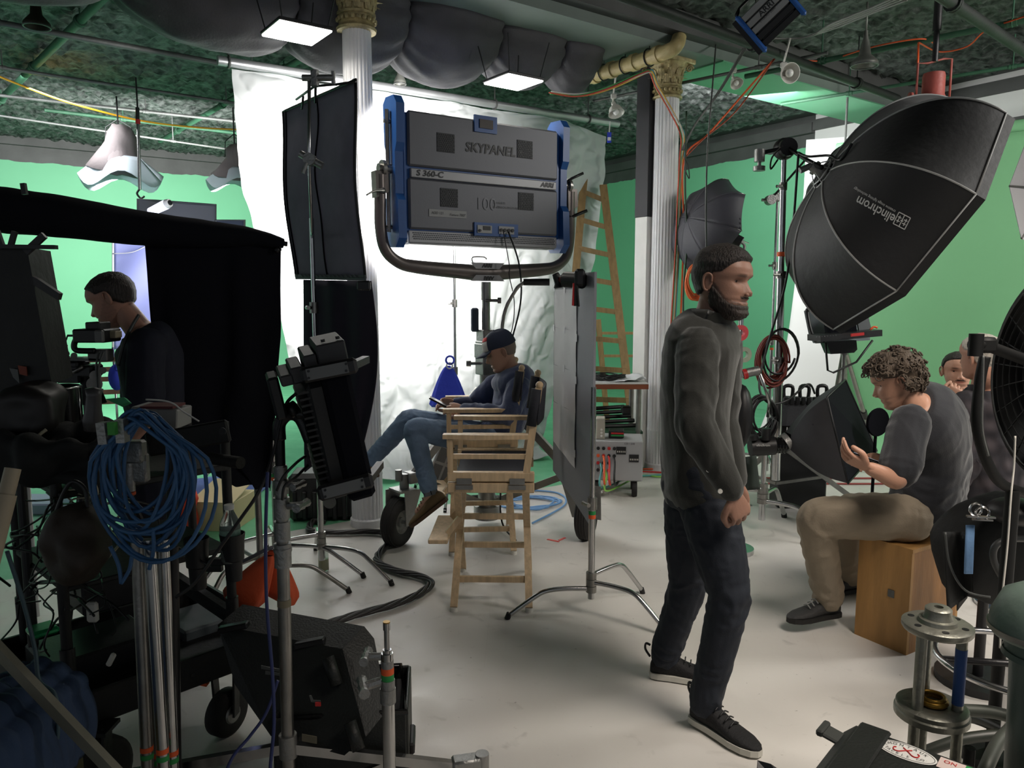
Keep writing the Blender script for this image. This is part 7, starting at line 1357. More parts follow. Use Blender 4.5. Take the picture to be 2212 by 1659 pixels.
# chair with bags below the fan
bp0 = P(2150, 1190, 2.95); t = thing('black_bag', 'big soft black bag with a blue stripe and steel clips, hanging behind the plywood box', 'bag', V((bp0.x, bp0.y, bp0.z)))
mb = MB(); mb.sphere(bp0, (.22, .16, .22), 24); mb.v = [p + V((noise.noise(p * 6), noise.noise(p * 6 + V((3, 0, 0))), noise.noise(p * 6 + V((0, 3, 0))))) * .05 for p in mb.v]; mk('body', mb, mat('soft_black_fabric', (18, 20, 20), .8, bump=.3, scale=30), t, True)
mb = MB(); mb.slab(lambda u, v: P(2088 + 18 * u - 4 * v, 1135 + 105 * v, 2.72 - .02 * sin(v * 3)), 4, 14, Y * .006); mk('blue_stripe', mb, mat('pale_blue_cloth', (108, 146, 190), .8, bump=.2, scale=60), t, True)
mb = MB(); mb.torus(P(2108, 1100, 2.70), .022, .0045, Y, 24, 6); mb.torus(P(2122, 1108, 2.70), .022, .0045, V((.3, 1, 0)), 24, 6); mb.beam(P(2088, 1115, 2.7), P(2150, 1118, 2.68), .014, .006); mb.beam(P(2100, 1122, 2.7), P(2145, 1124, 2.68), .01, .006); mk('steel_clips', mb, chrome, t, smooth=S)
mb = MB(); mb.slab(lambda u, v: P(2038 + 55 * u + 10 * v, 1150 + 170 * v * (1 - .25 * u), 2.82 + .05 * sin(u * 4)), 10, 14, V((.0, .008, 0))); mk('flap', mb, MATS['soft_black_fabric'], t, True)
mb = MB(); mb.tube(cat([P(2042, 1150, 2.8), P(2052, 1220, 2.78), P(2085, 1275, 2.74), P(2140, 1290, 2.7)], 6), .004, 6); mk('edge_piping', mb, pipegrey, t, True)
mb = MB(); mb.tube(cat([P(2178, 1270, 2.6), P(2148, 1215, 2.6), P(2150, 1180, 2.6), P(2180, 1165, 2.6), P(2230, 1165, 2.6)], 6), .012, 8); mk('handle', mb, mat('handle_grey_black', (48, 50, 50), .45), t, True)
mb = MB(); p = V((bp0.x, bp0.y + .05, 0)); mb.cyl(p + Z * .02, V((p.x, p.y, bp0.z - .1)), .02, n=12); mb.cyl(p, p + Z * .03, .16, n=28); mk('support_stand', mb, black, t, smooth=S)
mb = MB(); mb.slab(lambda u, v: P(2068 + 22 * u, 1225 + 95 * v * (1 - .3 * u), 2.9), 4, 8, Y * .006); mk('hanging_strap', mb, black, t, True)
mb = MB(); mb.sphere(P(2195, 1105, 2.75), (.10, .10, .05), 18); mk('coiled_hose', mb, black, None, True, 'black coiled hose on top of the black bag at the right edge', 'hose', loc=P(2195, 1105, 2.75))
# ---------------------------------------------------------------- foreground left
# combo stand: thick segmented riser with the small panel light
cbp = P(622, 1600, 2.12); cbt = P(603, 905, 2.12); t = thing('combo_stand', 'thick steel combo stand in the left foreground carrying the black panel light', 'stand', V((cbp.x, cbp.y, 0)))
def cb_(y): f_ = (1600 - y) / 695; return cbp.lerp(cbt, f_)
for (y0, y1, r, m) in ((1600, 1290, .0185, dullsteel), (1300, 1215, .0175, dullsteel), (1215, 1000, .017, dullsteel), (1010, 905, .014, blackmetal)): mb = MB(); mb.cyl(cb_(y0), cb_(y1), r, n=24); mk('riser', mb, m, t, smooth=S)
for (y0, y1, r) in ((1215, 1165, .024), (1158, 1118, .0225), (1112, 1068, .0225), (1060, 1030, .021), (1025, 1003, .019), (1182, 1174, .026)): mb = MB(); mb.cyl(cb_(y0), cb_(y1), r, n=24); mk('collar', mb, castmetal, t, smooth=S)
mb = MB(); knob(mb, cb_(1085) + V((.02, -.005, 0)), V((1, -.2, .1)), 1.2); mk('knob', mb, castmetal, t, smooth=S); mb = MB(); knob(mb, cb_(1040) + V((.02, -.005, 0)), V((1, -.3, 0)), 1.0); mk('knob', mb, castmetal, t, smooth=S)
mb = MB(); mb.cyl(cb_(1285), cb_(1300), .0195, n=24); mk('tape_band', mb, mat('old_tape', (120, 112, 92), .7), t, smooth=S)
mb = MB(); a = cb_(1600); mb.cyl(a - Z * .05, a + Z * .02, .026, n=20); mk('leg_hub', mb, castmetal, t, smooth=S); mb = MB(); mb.cyl(V((a.x, a.y, .06)), a, .0185, n=16); mk('lower_riser', mb, dullsteel, t, smooth=S)
for k, e in enumerate((V((.52, .12, 0)), V((-.62, .05, 0)), V((.05, .5, 0)))):
    a0 = V((a.x, a.y, a.z - .02)); ee = V((a.x, a.y, .12)) + e; mb = MB(); mb.beam(a0, ee, .022, .03); mk('leg', mb, chrome, t); mb = MB(); mb.beam(V((a.x, a.y, .09)), a0.lerp(ee, .6), .016, .02); mk('brace', mb, chrome, t)
    mb = MB(); d = e.normalized(); mb.box(ee + Z * .01, (.09, .05, .05), Matrix.Rotation(atan2(e.y, e.x), 3, 'Z'), .006); mb.cyl(ee + d * .05 - Z * .03, ee + d * .05 + Z * .04, .022, n=16); mb.lathe([(0, -.015), (.045, -.015), (.048, 0), (.045, .015), (0, .015)], V((ee.x + d.x * .05, ee.y + d.y * .05, .048)), V((-d.y, d.x, 0)), 20); mk('caster', mb, castmetal, t, smooth=S)
# small black panel light on top
pc2 = P(712, 925, 2.15); pl_u = (P(690, 790, 2.12) - P(752, 1060, 2.18)).normalized(); pf2 = V((.92, .35, 0)); pf2 = (pf2 - pl_u * pf2.dot(pl_u)).normalized(); ps2 = pl_u.cross(pf2)
t = thing('small_panel_light', 'black panel light seen edge-on with grey handle bars, on the combo stand', 'light', pc2); R2 = Matrix((pf2, ps2, pl_u)).transposed(); q2 = lambda x, y, z: pc2 + R2 @ V((x, y, z))
mb = MB(); mb.box(q2(.035, 0, 0), (.075, .30, .36), R2, .012); mk('housing', mb, duvet, t)
mb = MB(); mb.box(q2(-.02, 0, 0), (.05, .26, .33), R2, .01); mk('heat_sink', mb, black, t)
for k in range(18): mb = MB(); mb.box(q2(-.052, 0, -.15 + k * .0175), (.03, .25, .006), R2); mk('fin', mb, black, t)
for k, (x, h_, d_) in enumerate(((-.085, .03, .03), (-.055, .045, .04), (-.015, .07, .06), (.045, .09, .075))): mb = MB(); mb.box(q2(x, 0, .165 + h_ / 2), (.034 if k < 3 else .08, .16, h_), R2, .004); mk('top_block', mb, mat('block_grey', (58, 58, 60), .5), t)
for x in (.03, .07): mb = MB(); mb.cyl(q2(x, -.06, .258), q2(x, -.06, .266), .006, n=12); mk('screw', mb, black, t, smooth=S)
mb = MB(); mb.box(q2(-.12, 0, .13), (.03, .10, .12), R2, .006); mk('battery_plate', mb, black, t)
for (a_, b_, sgn) in ((P(650, 812, 1.98), P(772, 788, 2.0), 1), (P(686, 1068, 2.0), P(806, 1036, 2.02), -1)):
    mb = MB(); mb.beam(a_, b_, .02, .042, bev=.008); hb_ = mk('handle_bar', mb, black, t); d = (b_ - a_).normalized(); mb = MB(); mb.beam(a_ + d * .018 - Y * .0118, b_ - d * .022 - Y * .0118, .003, .030); mk('grey_plate', mb, mat('plate_grey', (104, 106, 106), .5), hb_)
    for f_ in (.16, .82):
        for dz in (-.009, .009): mb = MB(); p = a_.lerp(b_, f_) - Y * .0135 + Z * dz; mb.cyl(p, p - Y * .003, .0035, n=8); mk('plate_screw', mb, black, hb_)
    mb = MB(); mb.beam(a_.lerp(b_, .15), a_.lerp(b_, .15) + Y * .2, .02, .02); mb.beam(a_.lerp(b_, .9), a_.lerp(b_, .9) + Y * .2, .02, .02); mk('handle_bracket', mb, black, t)
mb = MB(); mb.tube(cat([q2(-.06, -.02, -.02), P(650, 905, 2.12), P(625, 895, 2.12), P(604, 915, 2.12), P(604, 950, 2.12)], 5), .018, 10); mb.tube(cat([P(640, 895, 2.1), P(665, 900, 2.1), P(690, 960, 2.1)], 4), .014, 8); mb.cyl(P(640, 880, 2.1), P(626, 888, 2.1), .022, n=14); mk('yoke_arm', mb, black, t, True)
cable('light_cable', [P(640, 850, 2.1), P(620, 870, 2.1), P(606, 910, 2.08), P(590, 980, 2.05), P(560, 1060, 2.0), P(520, 1120, 2.0), P(470, 1190, 2.0), P(420, 1260, 2.0), P(380, 1290, 2.0)], .005, black, 'black cable looping from the small panel light down to the cart')
cable('light_cable', [P(660, 985, 2.1), P(640, 1000, 2.05), P(612, 1030, 2.02), P(598, 1060, 2.02)], .004, black, 'short upper cable between the small panel light and its stand'); cable('light_cable', [P(665, 1005, 2.1), P(640, 1030, 2.05), P(615, 1050, 2.02), P(610, 1080, 2.02)], .004, black, 'short lower cable between the small panel light and its stand')
cable('blue_cable', [P(578, 1020, 1.9), P(574, 1150, 1.9), P(576, 1300, 1.88), P(588, 1450, 1.85), P(592, 1560, 1.82), P(584, 1659, 1.8), P(580, 1760, 1.8)], .0045, mat('dark_blue_cord', (38, 48, 96), .5), 'dark blue cable hanging straight in front of the orange sandbag')
cable('blue_cable', [P(600, 1470, 1.9), P(575, 1540, 1.88), P(540, 1590, 1.86), P(500, 1640, 1.82), P(470, 1720, 1.8)], .0045, MATS['dark_blue_cord'], 'dark blue cable curving from the black case to the bottom edge')
# baby stand in front
bt_ = P(835, 1345, 1.95); by_ = lambda z, dx=0, dy=0: V((bt_.x + dx, bt_.y + dy, z)); t = thing('short_baby_stand', 'short chrome stand with orange and green tape standing before the black case', 'stand', by_(0)); z0 = bt_.z
for (a_, b_, r) in ((z0, z0 - .02, .0095), (z0 - .02, z0 - .075, .0075), (z0 - .075, z0 - .09, .012), (z0 - .085, z0 - .105, .016)): mb = MB(); mb.cyl(by_(b_), by_(a_), r, n=18); mk('spigot', mb, chrome, t, smooth=S)
mb = MB(); mb.cyl(by_(z0), by_(z0 + .003), .0096, n=18); mk('tip', mb, MATS['brass_ring'], t, smooth=S)
for (a_, b_, r, m) in ((.105, .125, .017, castmetal), (.125, .143, .0172, orange_tape), (.143, .160, .0172, green_tape), (.16, .185, .019, castmetal), (.185, .225, .021, castmetal)): mb = MB(); mb.cyl(by_(z0 - b_), by_(z0 - a_), r, n=22); mk('collar' if m is castmetal else 'tape_band', mb, m, t, smooth=S)
mb = MB(); knob(mb, by_(z0 - .095, -.015), V((-1, 0, 0)), 1.2); mk('wing_knob', mb, castmetal, t, smooth=S); mb = MB(); knob(mb, by_(z0 - .165, -.018), V((-1, -.3, -.2)), 1.4); mk('wing_knob', mb, castmetal, t, smooth=S)
mb = MB(); mb.cyl(by_(.05), by_(z0 - .2), .017, n=22); mk('tube', mb, chrome, t, smooth=S)
for k in range(3): a = k * 2.1 + .6; mb = MB(); mb.tube([by_(.16), by_(.02, .26 * cos(a), .26 * sin(a))], .010, 8); mk('leg', mb, chrome, t, True)
# open black case
cA = [P(468, 1348, 2.42), P(752, 1402, 2.30), P(784, 1588, 2.12), P(742, 1640, 2.08), P(560, 1590, 2.16), P(505, 1470, 2.3)]
t = thing('open_hard_case', 'open black hard case on the floor behind the combo stand, lid leaning left', 'case', F(700, 1600)); 
mb = MB(); mb.prism([P(470, 1350, 2.44), P(740, 1402, 2.30), P(762, 1430, 2.28), P(790, 1592, 2.14), P(744, 1632, 2.12), P(585, 1590, 2.2), P(508, 1480, 2.32)], V((.05, .10, .03))); ld = mk('lid', mb, casem, t)
for k in range(2): mb = MB(); a_ = P(505 + k * 165, 1362 + k * 34, 2.40 - .06 * k); mb.box(a_ + Z * .012, (.10, .03, .02), Matrix.Rotation(-.2, 3, 'Y'), .004); mk('latch_mount', mb, black, ld)
for (x, y, D) in ((708, 1420, 2.26), (755, 1560, 2.14)): mb = MB(); mb.tube([P(x, y, D), P(x + 20, y + 60, D - .03)], .02, 8); mk('lid_rib', mb, casem, ld, True)
mb = MB(); mb.prism([P(652, 1586, 2.07), P(684, 1592, 2.06), P(684, 1607, 2.06), P(652, 1601, 2.07)], Y * .003); mk('tape_label', mb, MATS['old_tape'], ld)
mb = MB(); mb.prism([P(564, 1438, 2.24), P(606, 1446, 2.22), P(606, 1452, 2.22), P(564, 1445, 2.24)], Y * .003); mb2 = mk('white_strip', mb, pipegrey, ld); mb = MB(); mb.prism([P(573, 1450, 2.23), P(606, 1455, 2.22), P(606, 1460, 2.22), P(573, 1457, 2.23)], Y * .003); mk('white_strip', mb, pipegrey, ld)
mb = MB(); mb.prism([P(668, 1503, 2.15), P(672, 1503, 2.15), P(676, 1513, 2.15), P(692, 1514, 2.14), P(692, 1518, 2.14), P(672, 1517, 2.15)], Y * .004); mk('sticker', mb, pipegrey, ld); mb = MB(); mb.box(P(687, 1521, 2.14), (.016, .004, .012)); mk('sticker', mb, redm, ld)
cbx = V((P(745, 1560, 2.33).x, 2.36, 0)); Rc = Matrix.Rotation(.10, 3, 'Z'); W2, D2, H2 = .40, .30, P(884, 1480, 2.3).z - .05
for nm, o, sz in (('side_wall', (0, -D2 / 2, H2 / 2), (W2, .012, H2)), ('side_wall', (0, D2 / 2, H2 / 2), (W2, .012, H2)), ('end_wall', (-W2 / 2, 0, H2 / 2), (.012, D2, H2)), ('end_wall', (W2 / 2, 0, H2 / 2), (.012, D2, H2)), ('bottom', (0, 0, .012), (W2, D2, .02))): mb = MB(); mb.box(cbx + Rc @ V(o), sz, Rc, .004); mk(nm, mb, casem, t)
mb = MB(); mb.tube([cbx + Rc @ V((sx * (W2 / 2 - .03 * (i % 2 == j)), sy * (D2 / 2 - .0), H2)) for sx, sy, i, j in ((-1, -1, 0, 0), (1, -1, 0, 1), (1, 1, 0, 0), (-1, 1, 0, 1))], .010, 8, closed=True); mk('rim', mb, black_gloss, t, True)
mb = MB(); mb.box(cbx + Rc @ V((0, 0, H2 - .06)), (W2 - .03, D2 - .03, .05), Rc, .01); mk('foam_insert', mb, mat('foam_grey', (56, 56, 58), .9, bump=.2, scale=80), t)
mb = MB(); mb.torus(cbx + Rc @ V((.04, -.05, H2 - .03)), .07, .010, Z, 30, 8, 1.0, .6); mk('inner_ring', mb, dullsteel, t, True)
mb = MB(); mb.box(cbx + Rc @ V((W2 / 2 + .012, -.02, H2 * .45)), (.02, .12, .04), Rc, .006); mk('carry_handle', mb, black, t); mb = MB(); mb.box(cbx + Rc @ V((W2 / 2 + .014, -.1, H2 * .3)), (.02, .03, .03), Rc, .004); mk('pink_tag', mb, mat('pink_tag', (190, 60, 90), .6), t)
# cart
ca, cbb = F(100, 1590, .28), F(606, 1402, .28); cd = (cbb - ca).normalized(); cn = Z.cross(cd); cl = (cbb - ca).length; cdep = .62; Rr = Matrix((cd, cn, Z)).transposed(); cartm = mat('cart_black', (17, 18, 18), .55, bump=.15, scale=60, var=.2)
t = thing('equipment_cart', 'black steel equipment cart loaded with gear in the left foreground', 'cart', V(((ca + cbb).x / 2, (ca + cbb).y / 2, 0)))
mb = MB(); mb.box((ca + cbb) / 2 + cn * cdep / 2, (cl, cdep, .025), Rr); mk('lower_shelf', mb, cartm, t)
for k in (0, 1): mb = MB(); mb.box((ca + cbb) / 2 + cn * cdep * k + Z * .035, (cl, .02, .11), Rr, .004); mk('side_rail', mb, cartm, t)
for k in (0, 1): mb = MB(); mb.box((ca if k == 0 else cbb) + cn * cdep / 2 + Z * .035, (.02, cdep, .11), Rr, .004); mk('end_rail', mb, cartm, t)
for k in range(5): mb = MB(); p = ca + cd * (.12 + k * .16) - cn * .011 + Z * (.03 + .02 * (k % 2)); mb.cyl(p, p - cn * .004, .007, n=10); mk('bolt', mb, chrome, t, smooth=S)
posts = [ca + cd * .08 + cn * .03, cbb - cd * .16 + cn * .04, ca + cd * .10 + cn * (cdep - .03), cbb - cd * .05 + cn * (cdep - .03)]; zt_ = [1.12, P(462, 925, 2.5).z, 1.12, 1.12]
for p, z in zip(posts, zt_):
    mb = MB(); mb.cyl(p, V((p.x, p.y, z)), .0165, n=16); mk('post', mb, cartm, t, smooth=S); mb = MB(); mb.cyl(V((p.x, p.y, .44)), V((p.x, p.y, .52)), .022, n=16); mk('post_collar', mb, black, t, smooth=S)
mb = MB(); mb.box((posts[0] + posts[1]) / 2 + Z * (1.0 - posts[0].z) + cn * .25, ((posts[1] - posts[0]).length, .56, .022), Rr, .004); mk('upper_shelf', mb, cartm, t)
mb = MB(); mb.box((posts[0] + posts[1]) / 2 + Z * (.70 - posts[0].z) + cn * .25, ((posts[1] - posts[0]).length, .50, .018), Rr, .004); mk('middle_shelf', mb, cartm, t)
mb = MB(); mb.beam(P(318, 962, 2.42), P(495, 930, 2.45), .02, .075, bev=.006); mk('top_bracket', mb, cartm, t); mb = MB(); p = P(484, 930, 2.43); mb.cyl(p - Y * .012, p - Y * .016, .012, n=20); mk('bracket_bolt', mb, black, t, smooth=S)
mb = MB(); mb.cyl(P(455, 990, 2.4), P(520, 1000, 2.33), .019, n=18); mk('grip_handle', mb, rubber, t, smooth=S)
for (x, y, D, s_) in ((489, 1520, 2.62, 1), (205, 1612, 2.22, 1.35), (400, 1440, 3.1, 1)):
    c = P(x, y, D); R_ = .085 * s_; c.z = R_; ax = V((.9, -.42, 0)).normalized(); mb = MB(); mb.lathe([(.03, -.03), (R_ * .8, -.034), (R_, -.02), (R_, .02), (R_ * .8, .034), (.03, .03)], c, ax, 32); wt = mk('wheel', mb, rubber, t, True); mb = MB(); mb.lathe([(0, -.036), (.03, -.036), (.045, -.02), (.045, .02), (.03, .036), (0, .036)], c, ax, 24); mk('hub', mb, castmetal, wt, smooth=S)
    mb = MB(); mb.beam(c + ax * .045, V((c.x + ax.x * .045, c.y, .27)), .008, .05); mb.beam(c - ax * .045, V((c.x - ax.x * .045, c.y, .27)), .008, .05); mb.beam(V((c.x - .06, c.y, .265)), V((c.x + .06, c.y, .265)), .09, .012); mk('caster_fork', mb, cartm, t)
mb = MB(); p = P(432, 1476, 2.6); mb.beam(P(412, 1468, 2.6), P(450, 1476, 2.6), .03, .012); mk('brake_pedal', mb, orange_tape, t)
mb = MB(); mb.beam(P(372, 1245, 2.9), P(600, 1398, 2.62), .03, .05); mk('diagonal_rail', mb, cartm, t)
# cup holders and water bottle
def cupholder(x, y0, y1, D, label):
    c = P(x, y1, D); H_ = P(x, y0, D).z - c.z; tt = thing('cup_holder', label, 'cup holder', c); mb = MB(); mb.lathe([(0, 0), (.025, 0), (.028, H_ * .42), (.034, H_ * .45), (.036, H_ * .8), (.040, H_), (.037, H_), (.033, H_ * .5), (0, H_ * .45)], c, Z, 26); mk('cup', mb, black, tt, smooth=S); mb = MB(); mb.box(c + V((.05 if x < 460 else -.05, 0, H_ * .4)), (.06, .02, .02)); mk('clip_arm', mb, black, tt); return c
cupholder(429, 1162, 1270, 2.38, 'empty black cup holder clamped left of the cart post'); cu = cupholder(506, 1152, 1252, 2.38, 'black cup holder right of the cart post, holding a water bottle')
c = P(500, 1212, 2.38); bt = thing('water_bottle', 'clear plastic water bottle with a white cap in the right cup holder', 'bottle', c); H_ = P(500, 1090, 2.38).z - c.z
glassm = mat('clear_bottle', (222, 232, 226), .1, trans=.85, ior=1.3)
mb = MB(); mb.lathe([(0, 0), (.030, 0), (.032, .01), (.031, H_ * .3), (.032, H_ * .35), (.032, H_ * .62), (.028, H_ * .72), (.016, H_ * .86), (.013, H_ * .9), (.013, H_ * .93)], c, Z, 28); mk('body', mb, glassm, bt, True)
mb = MB(); mb.cyl(c + Z * H_ * .92, c + Z * H_, .0155, n=20); mk('cap', mb, white, bt, smooth=S); mb = MB(); mb.lathe([(.0325, H_ * .36), (.0325, H_ * .58)], c, Z, 28); mk('label', mb, mat('label_green_white', (120, 150, 136), .6, var=.4, var_scale=60), bt, True)
# orange sandbag hanging from the chrome stand
c = P(560, 1200, 2.95); t = thing('orange_sandbag', 'orange sandbag with a grey seam hanging behind the combo stand', 'bag', c); osb = mat('orange_canvas', (186, 74, 36), .75, bump=.3, scale=25)
for k, (dx, dy) in enumerate(((-.045, -.03), (.03, .03))):
    mb = MB()
    def sb_(u, v, dx=dx, dy=dy): a = 2 * pi * u; w_ = .018 + .062 * min(1, v * 1.3) ** .7 * (1 - .35 * max(0, v - .85) / .15); return P(585, 1195, 2.95) + V((dx * v * 1.9 + cos(a) * w_ * (1 + .08 * sin(a * 5)) - .04 * v, dy + sin(a) * w_ * .5, -.20 * v - .03 * v * cos(a)))
    mb.grid(sb_, 36, 14); mb.add([sb_(i / 36, 1) for i in range(36)], [tuple(range(36))]); mk('pouch', mb, osb, t, True)
mb = MB(); mb.tube(cat([P(520, 1215, 2.88), P(550, 1200, 2.86), P(580, 1185, 2.86), P(600, 1180, 2.88)], 5), .008, 6); mk('seam', mb, MATS['worn_grey'], t, True)
# blue cable coil
def bluecoil():
    t = thing('blue_cable_coil', 'big hank of blue cable hanging from a clamp in the left foreground', 'cable', P(290, 900, 1.95)); rnd = random.Random(3); top = P(272, 885, 1.93)
    for k in range(15):
        pts = []; rx = .055 + .075 * rnd.random() + (.03 if k > 12 else 0); rz = .13 + .055 * rnd.random(); cx = .0 + .045 * (rnd.random() - .3); dy = .05 * (rnd.random() - .5)
        for i in range(28):
            a = pi / 2 + 2 * pi * i / 28; z = -rz + sin(a) * rz; sq = 1 - .55 * max(0, 1 + z / .09) if z > -.09 else 1
            pts.append(top + V((cx + cos(a) * rx * sq + .03 + (-z) * (-.02 + .12 * (k / 15 - .5)), dy + .02 * sin(a * 2 + k), z - .002 * k)))
        mb = MB(); mb.tube(pts, .0052, 7, closed=True); mk('loop', mb, bluecord, t, True)
    for k in range(2): mb = MB(); mb.tube(cat([P(330 + k * 12, 900, 1.93), P(385 + k * 10, 960, 1.95), P(402 + k * 8, 1040, 1.95), P(385 + k * 14, 1110, 1.95), P(350 + k * 8, 1150, 1.95)], 6), .0052, 7); mk('stray_loop', mb, bluecord, t, True)
    for k, (x0, y0, x1, y1) in enumerate(((238, 1180, 262, 1260), (262, 1260, 285, 1200), (330, 1140, 322, 1230))): mb = MB(); mb.tube(cat([P(x0, y0, 1.92), P((x0 + x1) / 2 + 6, (y0 + y1) / 2, 1.92), P(x1, y1, 1.92)], 5), .0052, 7); mk('cable_end', mb, bluecord, t, True)
    mb = MB(); mb.box(P(244, 925, 1.88), (.018, .02, .032)); mk('green_tape', mb, mat('bright_green_tape', (62, 150, 60), .6), t)
bluecoil()
t = thing('grip_clamp', 'steel grip head with wing knob in the middle of the blue cable coil', 'clamp', P(285, 960, 2.0)); 
mb = MB(); mb.beam(P(222, 912, 1.9), P(228, 958, 1.9), .03, .022); mb.beam(P(262, 905, 1.9), P(266, 955, 1.9), .028, .022); mk('jaw', mb, castmetal, t); mb = MB(); mb.cyl(P(278, 960, 2.0), P(281, 1060, 2.0), .014, n=14); mb.box(P(292, 975, 2.0), (.05, .04, .06), None, .006); mb.cyl(P(255, 992, 1.99), P(285, 990, 1.99), .009, n=10); mb.box(P(300, 1010, 2.01), (.05, .03, .08), None, .006); mk('head', mb, castmetal, t, smooth=S); mb = MB(); mb.cyl(P(279, 1062, 2.0), P(279, 1068, 2.0), .0165, n=16); mk('tape_band', mb, orange_tape, t, smooth=S)
# bundle of steel poles
for k, (x0, x1, D, r, w_, gg) in enumerate(((296, 318, 1.97, .0165, 0, 0), (322, 352, 1.93, .0155, 0, 1), (352, 372, 1.99, .0165, 0, 0), (318, 340, 2.04, .015, 0, 1))):
    p1 = P(x1, 1640, D); p0 = P(x0, 1165, D + .03); d = (p1 - p0).normalized(); e = p0 + d * ((p0.z - .01) / -d.z)
    tt = thing('steel_pole', ('chrome pole with orange tape low down, leftmost of the upright bundle', 'chrome pole with a green tape band, second in the upright bundle', 'brightest chrome pole, rightmost of the upright bundle', 'thin pole at the back of the upright bundle')[k], 'pole', V((e.x, e.y, 0)), 'upright poles below the blue cable coil')
    mb = MB(); mb.cyl(p0, e, r, n=22); mk('tube', mb, dullsteel if k in (0, 3) else chrome, tt, smooth=S)
    for j, mm in enumerate((orange_tape, green_tape)): mb = MB(); q = P(x1 - 1, 1612 + j * 15 + k * 4, D); q = p0 + d * ((p0.z - q.z) / -d.z); mb.cyl(q, q + d * .014, r * 1.04, n=22); mk('tape_band', mb, mm, tt, smooth=S)
mb = MB(); p = P(300, 1165, 2.0); q = P(372, 1165, 2.0); mb.cyl(P(370, 950, 2.1), P(372, 1180, 2.1), .014, n=14); e = P(372, 1640, 2.1); mb.cyl(P(372, 1180, 2.1), V((e.x, e.y, .0)), .017, n=16); mk('dark_pole', mb, blackmetal, None, label='dark steel pole behind the blue cable coil, right of the chrome ones', catg='pole', loc=V((e.x, e.y, 0)), smooth=S)
# camera rig before the operator
D7 = 3.15; t = thing('camera_rig', 'camera with clamps and focus gear in front of the operator', 'camera', P(190, 760, D7)); cg = mat('camera_grey', (108, 108, 106), .5, .2)
mb = MB(); mb.box(P(210, 724, D7), (.13, .14, .055), None, .006); mk('body', mb, black, t); mb = MB(); mb.box(P(229, 725, D7 - .02), (.035, .12, .05), None, .005); mk('side_plate', mb, cg, t); mb = MB(); mb.box(P(212, 703, D7), (.06, .09, .03), None, .004); mk('top_unit', mb, black, t)
mb = MB(); mb.box(P(218, 767, D7), (.08, .06, .05), None, .004); mk('base_block', mb, cg, t); mb = MB(); mb.box(P(250, 722, D7), (.03, .05, .03), None, .004); mk('viewfinder', mb, mat('finder_beige', (150, 140, 116), .5), t)
mb = MB(); mb.tube(cat([P(182, 726, D7 - .05), P(168, 728, D7 - .05), P(160, 745, D7 - .05), P(164, 756, D7 - .05), P(180, 758, D7 - .05), P(205, 758, D7 - .05)], 4), .012, 8); mb.tube([P(146, 725, D7 - .05), P(182, 725, D7 - .05)], .005, 6); mb.tube([P(146, 725, D7 - .05), P(140, 744, D7 - .05)], .003, 5); mk('c_clamp', mb, blackmetal, t, True)
mb = MB(); mb.beam(P(106, 772, D7), P(225, 777, D7), .06, .012); mk('rail', mb, cg, t)
for (x, y, w_, h_) in ((150, 786, .12, .03), (175, 800, .14, .05), (160, 815, .10, .04), (130, 800, .06, .02)): mb = MB(); mb.box(P(x, y, D7), (w_, .10, h_), None, .008); mk('module', mb, black, t)
for (x, y, r) in ((122, 766, .016), (142, 764, .014), (222, 800, .014), (112, 803, .014), (204, 830, .03), (206, 812, .022), (216, 845, .012), (160, 768, .012)): mb = MB(); mb.cyl(P(x, y, D7 - .07), P(x, y, D7), r, n=18); mk('focus_knob', mb, cg if r < .02 else dullsteel, t, smooth=S)
mb = MB(); mb.tube([P(110, 802, D7 - .06), P(160, 803, D7 - .06), P(178, 792, D7 - .06)], .008, 8); mb.cyl(P(142, 745, D7), P(142, 764, D7), .008); mk('handle', mb, dullsteel, t, True)
mb = MB(); q = P(195, 850, D7); mb.lathe([(.06, 0), (.03, .10), (.05, .14), (.03, .16)], q - Z * .04, Z, 20); mb.cyl(V((q.x, q.y, .02)), q, .03, n=14)
for k in range(3): mb.tube([q - Z * .05, V((q.x + .35 * cos(k * 2.1 + .5), q.y + .35 * sin(k * 2.1 + .5), .01))], .014, 8)
mk('fluid_head', mb, blackmetal, t, smooth=S)
for k in range(2): cable('camera_cable', [P(214 + k * 10, 760, D7 - .1), P(208 + k * 6, 790, D7 - .12), P(210 + k * 4, 830, D7 - .12), P(212 + k * 2, 870, D7 - .12), P(212, 905, D7 - .12)], .004, pipegrey, ('left thin cable hanging from the camera', 'right thin cable hanging from the camera')[k])
# barn-door lamp silhouette, top left
D8 = 2.35; t = thing('barn_door_lamp', 'large black lamp head with open barn doors at the left edge', 'lamp', P(40, 680, D8)); 
mb = MB(); pxp(mb, [(-60, 532, D8), (58, 534, D8), (112, 830, D8), (60, 850, D8), (-60, 850, D8)], V((-.06, .22, 0))); mk('lamp_body', mb, mat('worn_black', (22, 22, 21), .6, bump=.3, scale=30, var=.5, var_scale=10), t)
mb = MB(); mb.beam(P(-40, 532, D8 - .03), P(122, 534, D8 - .02), .02, .012); mk('door_rod', mb, black, t)
for (a_, b_, w_) in (((8, 538), (-6, 498), .012), ((22, 536), (32, 500), .014), ((56, 545), (96, 508), .02), ((54, 420), (50, 396), .014)): mb = MB(); mb.beam(P(*a_, D8), P(*b_, D8), .012, w_, up=X) ; mk('door_strut', mb, black, t)
mb = MB(); pxp(mb, [(64, 594, D8), (80, 602, D8), (128, 634, D8), (124, 648, D8), (66, 612, D8)], Y * .02); mk('barn_door', mb, black, t)
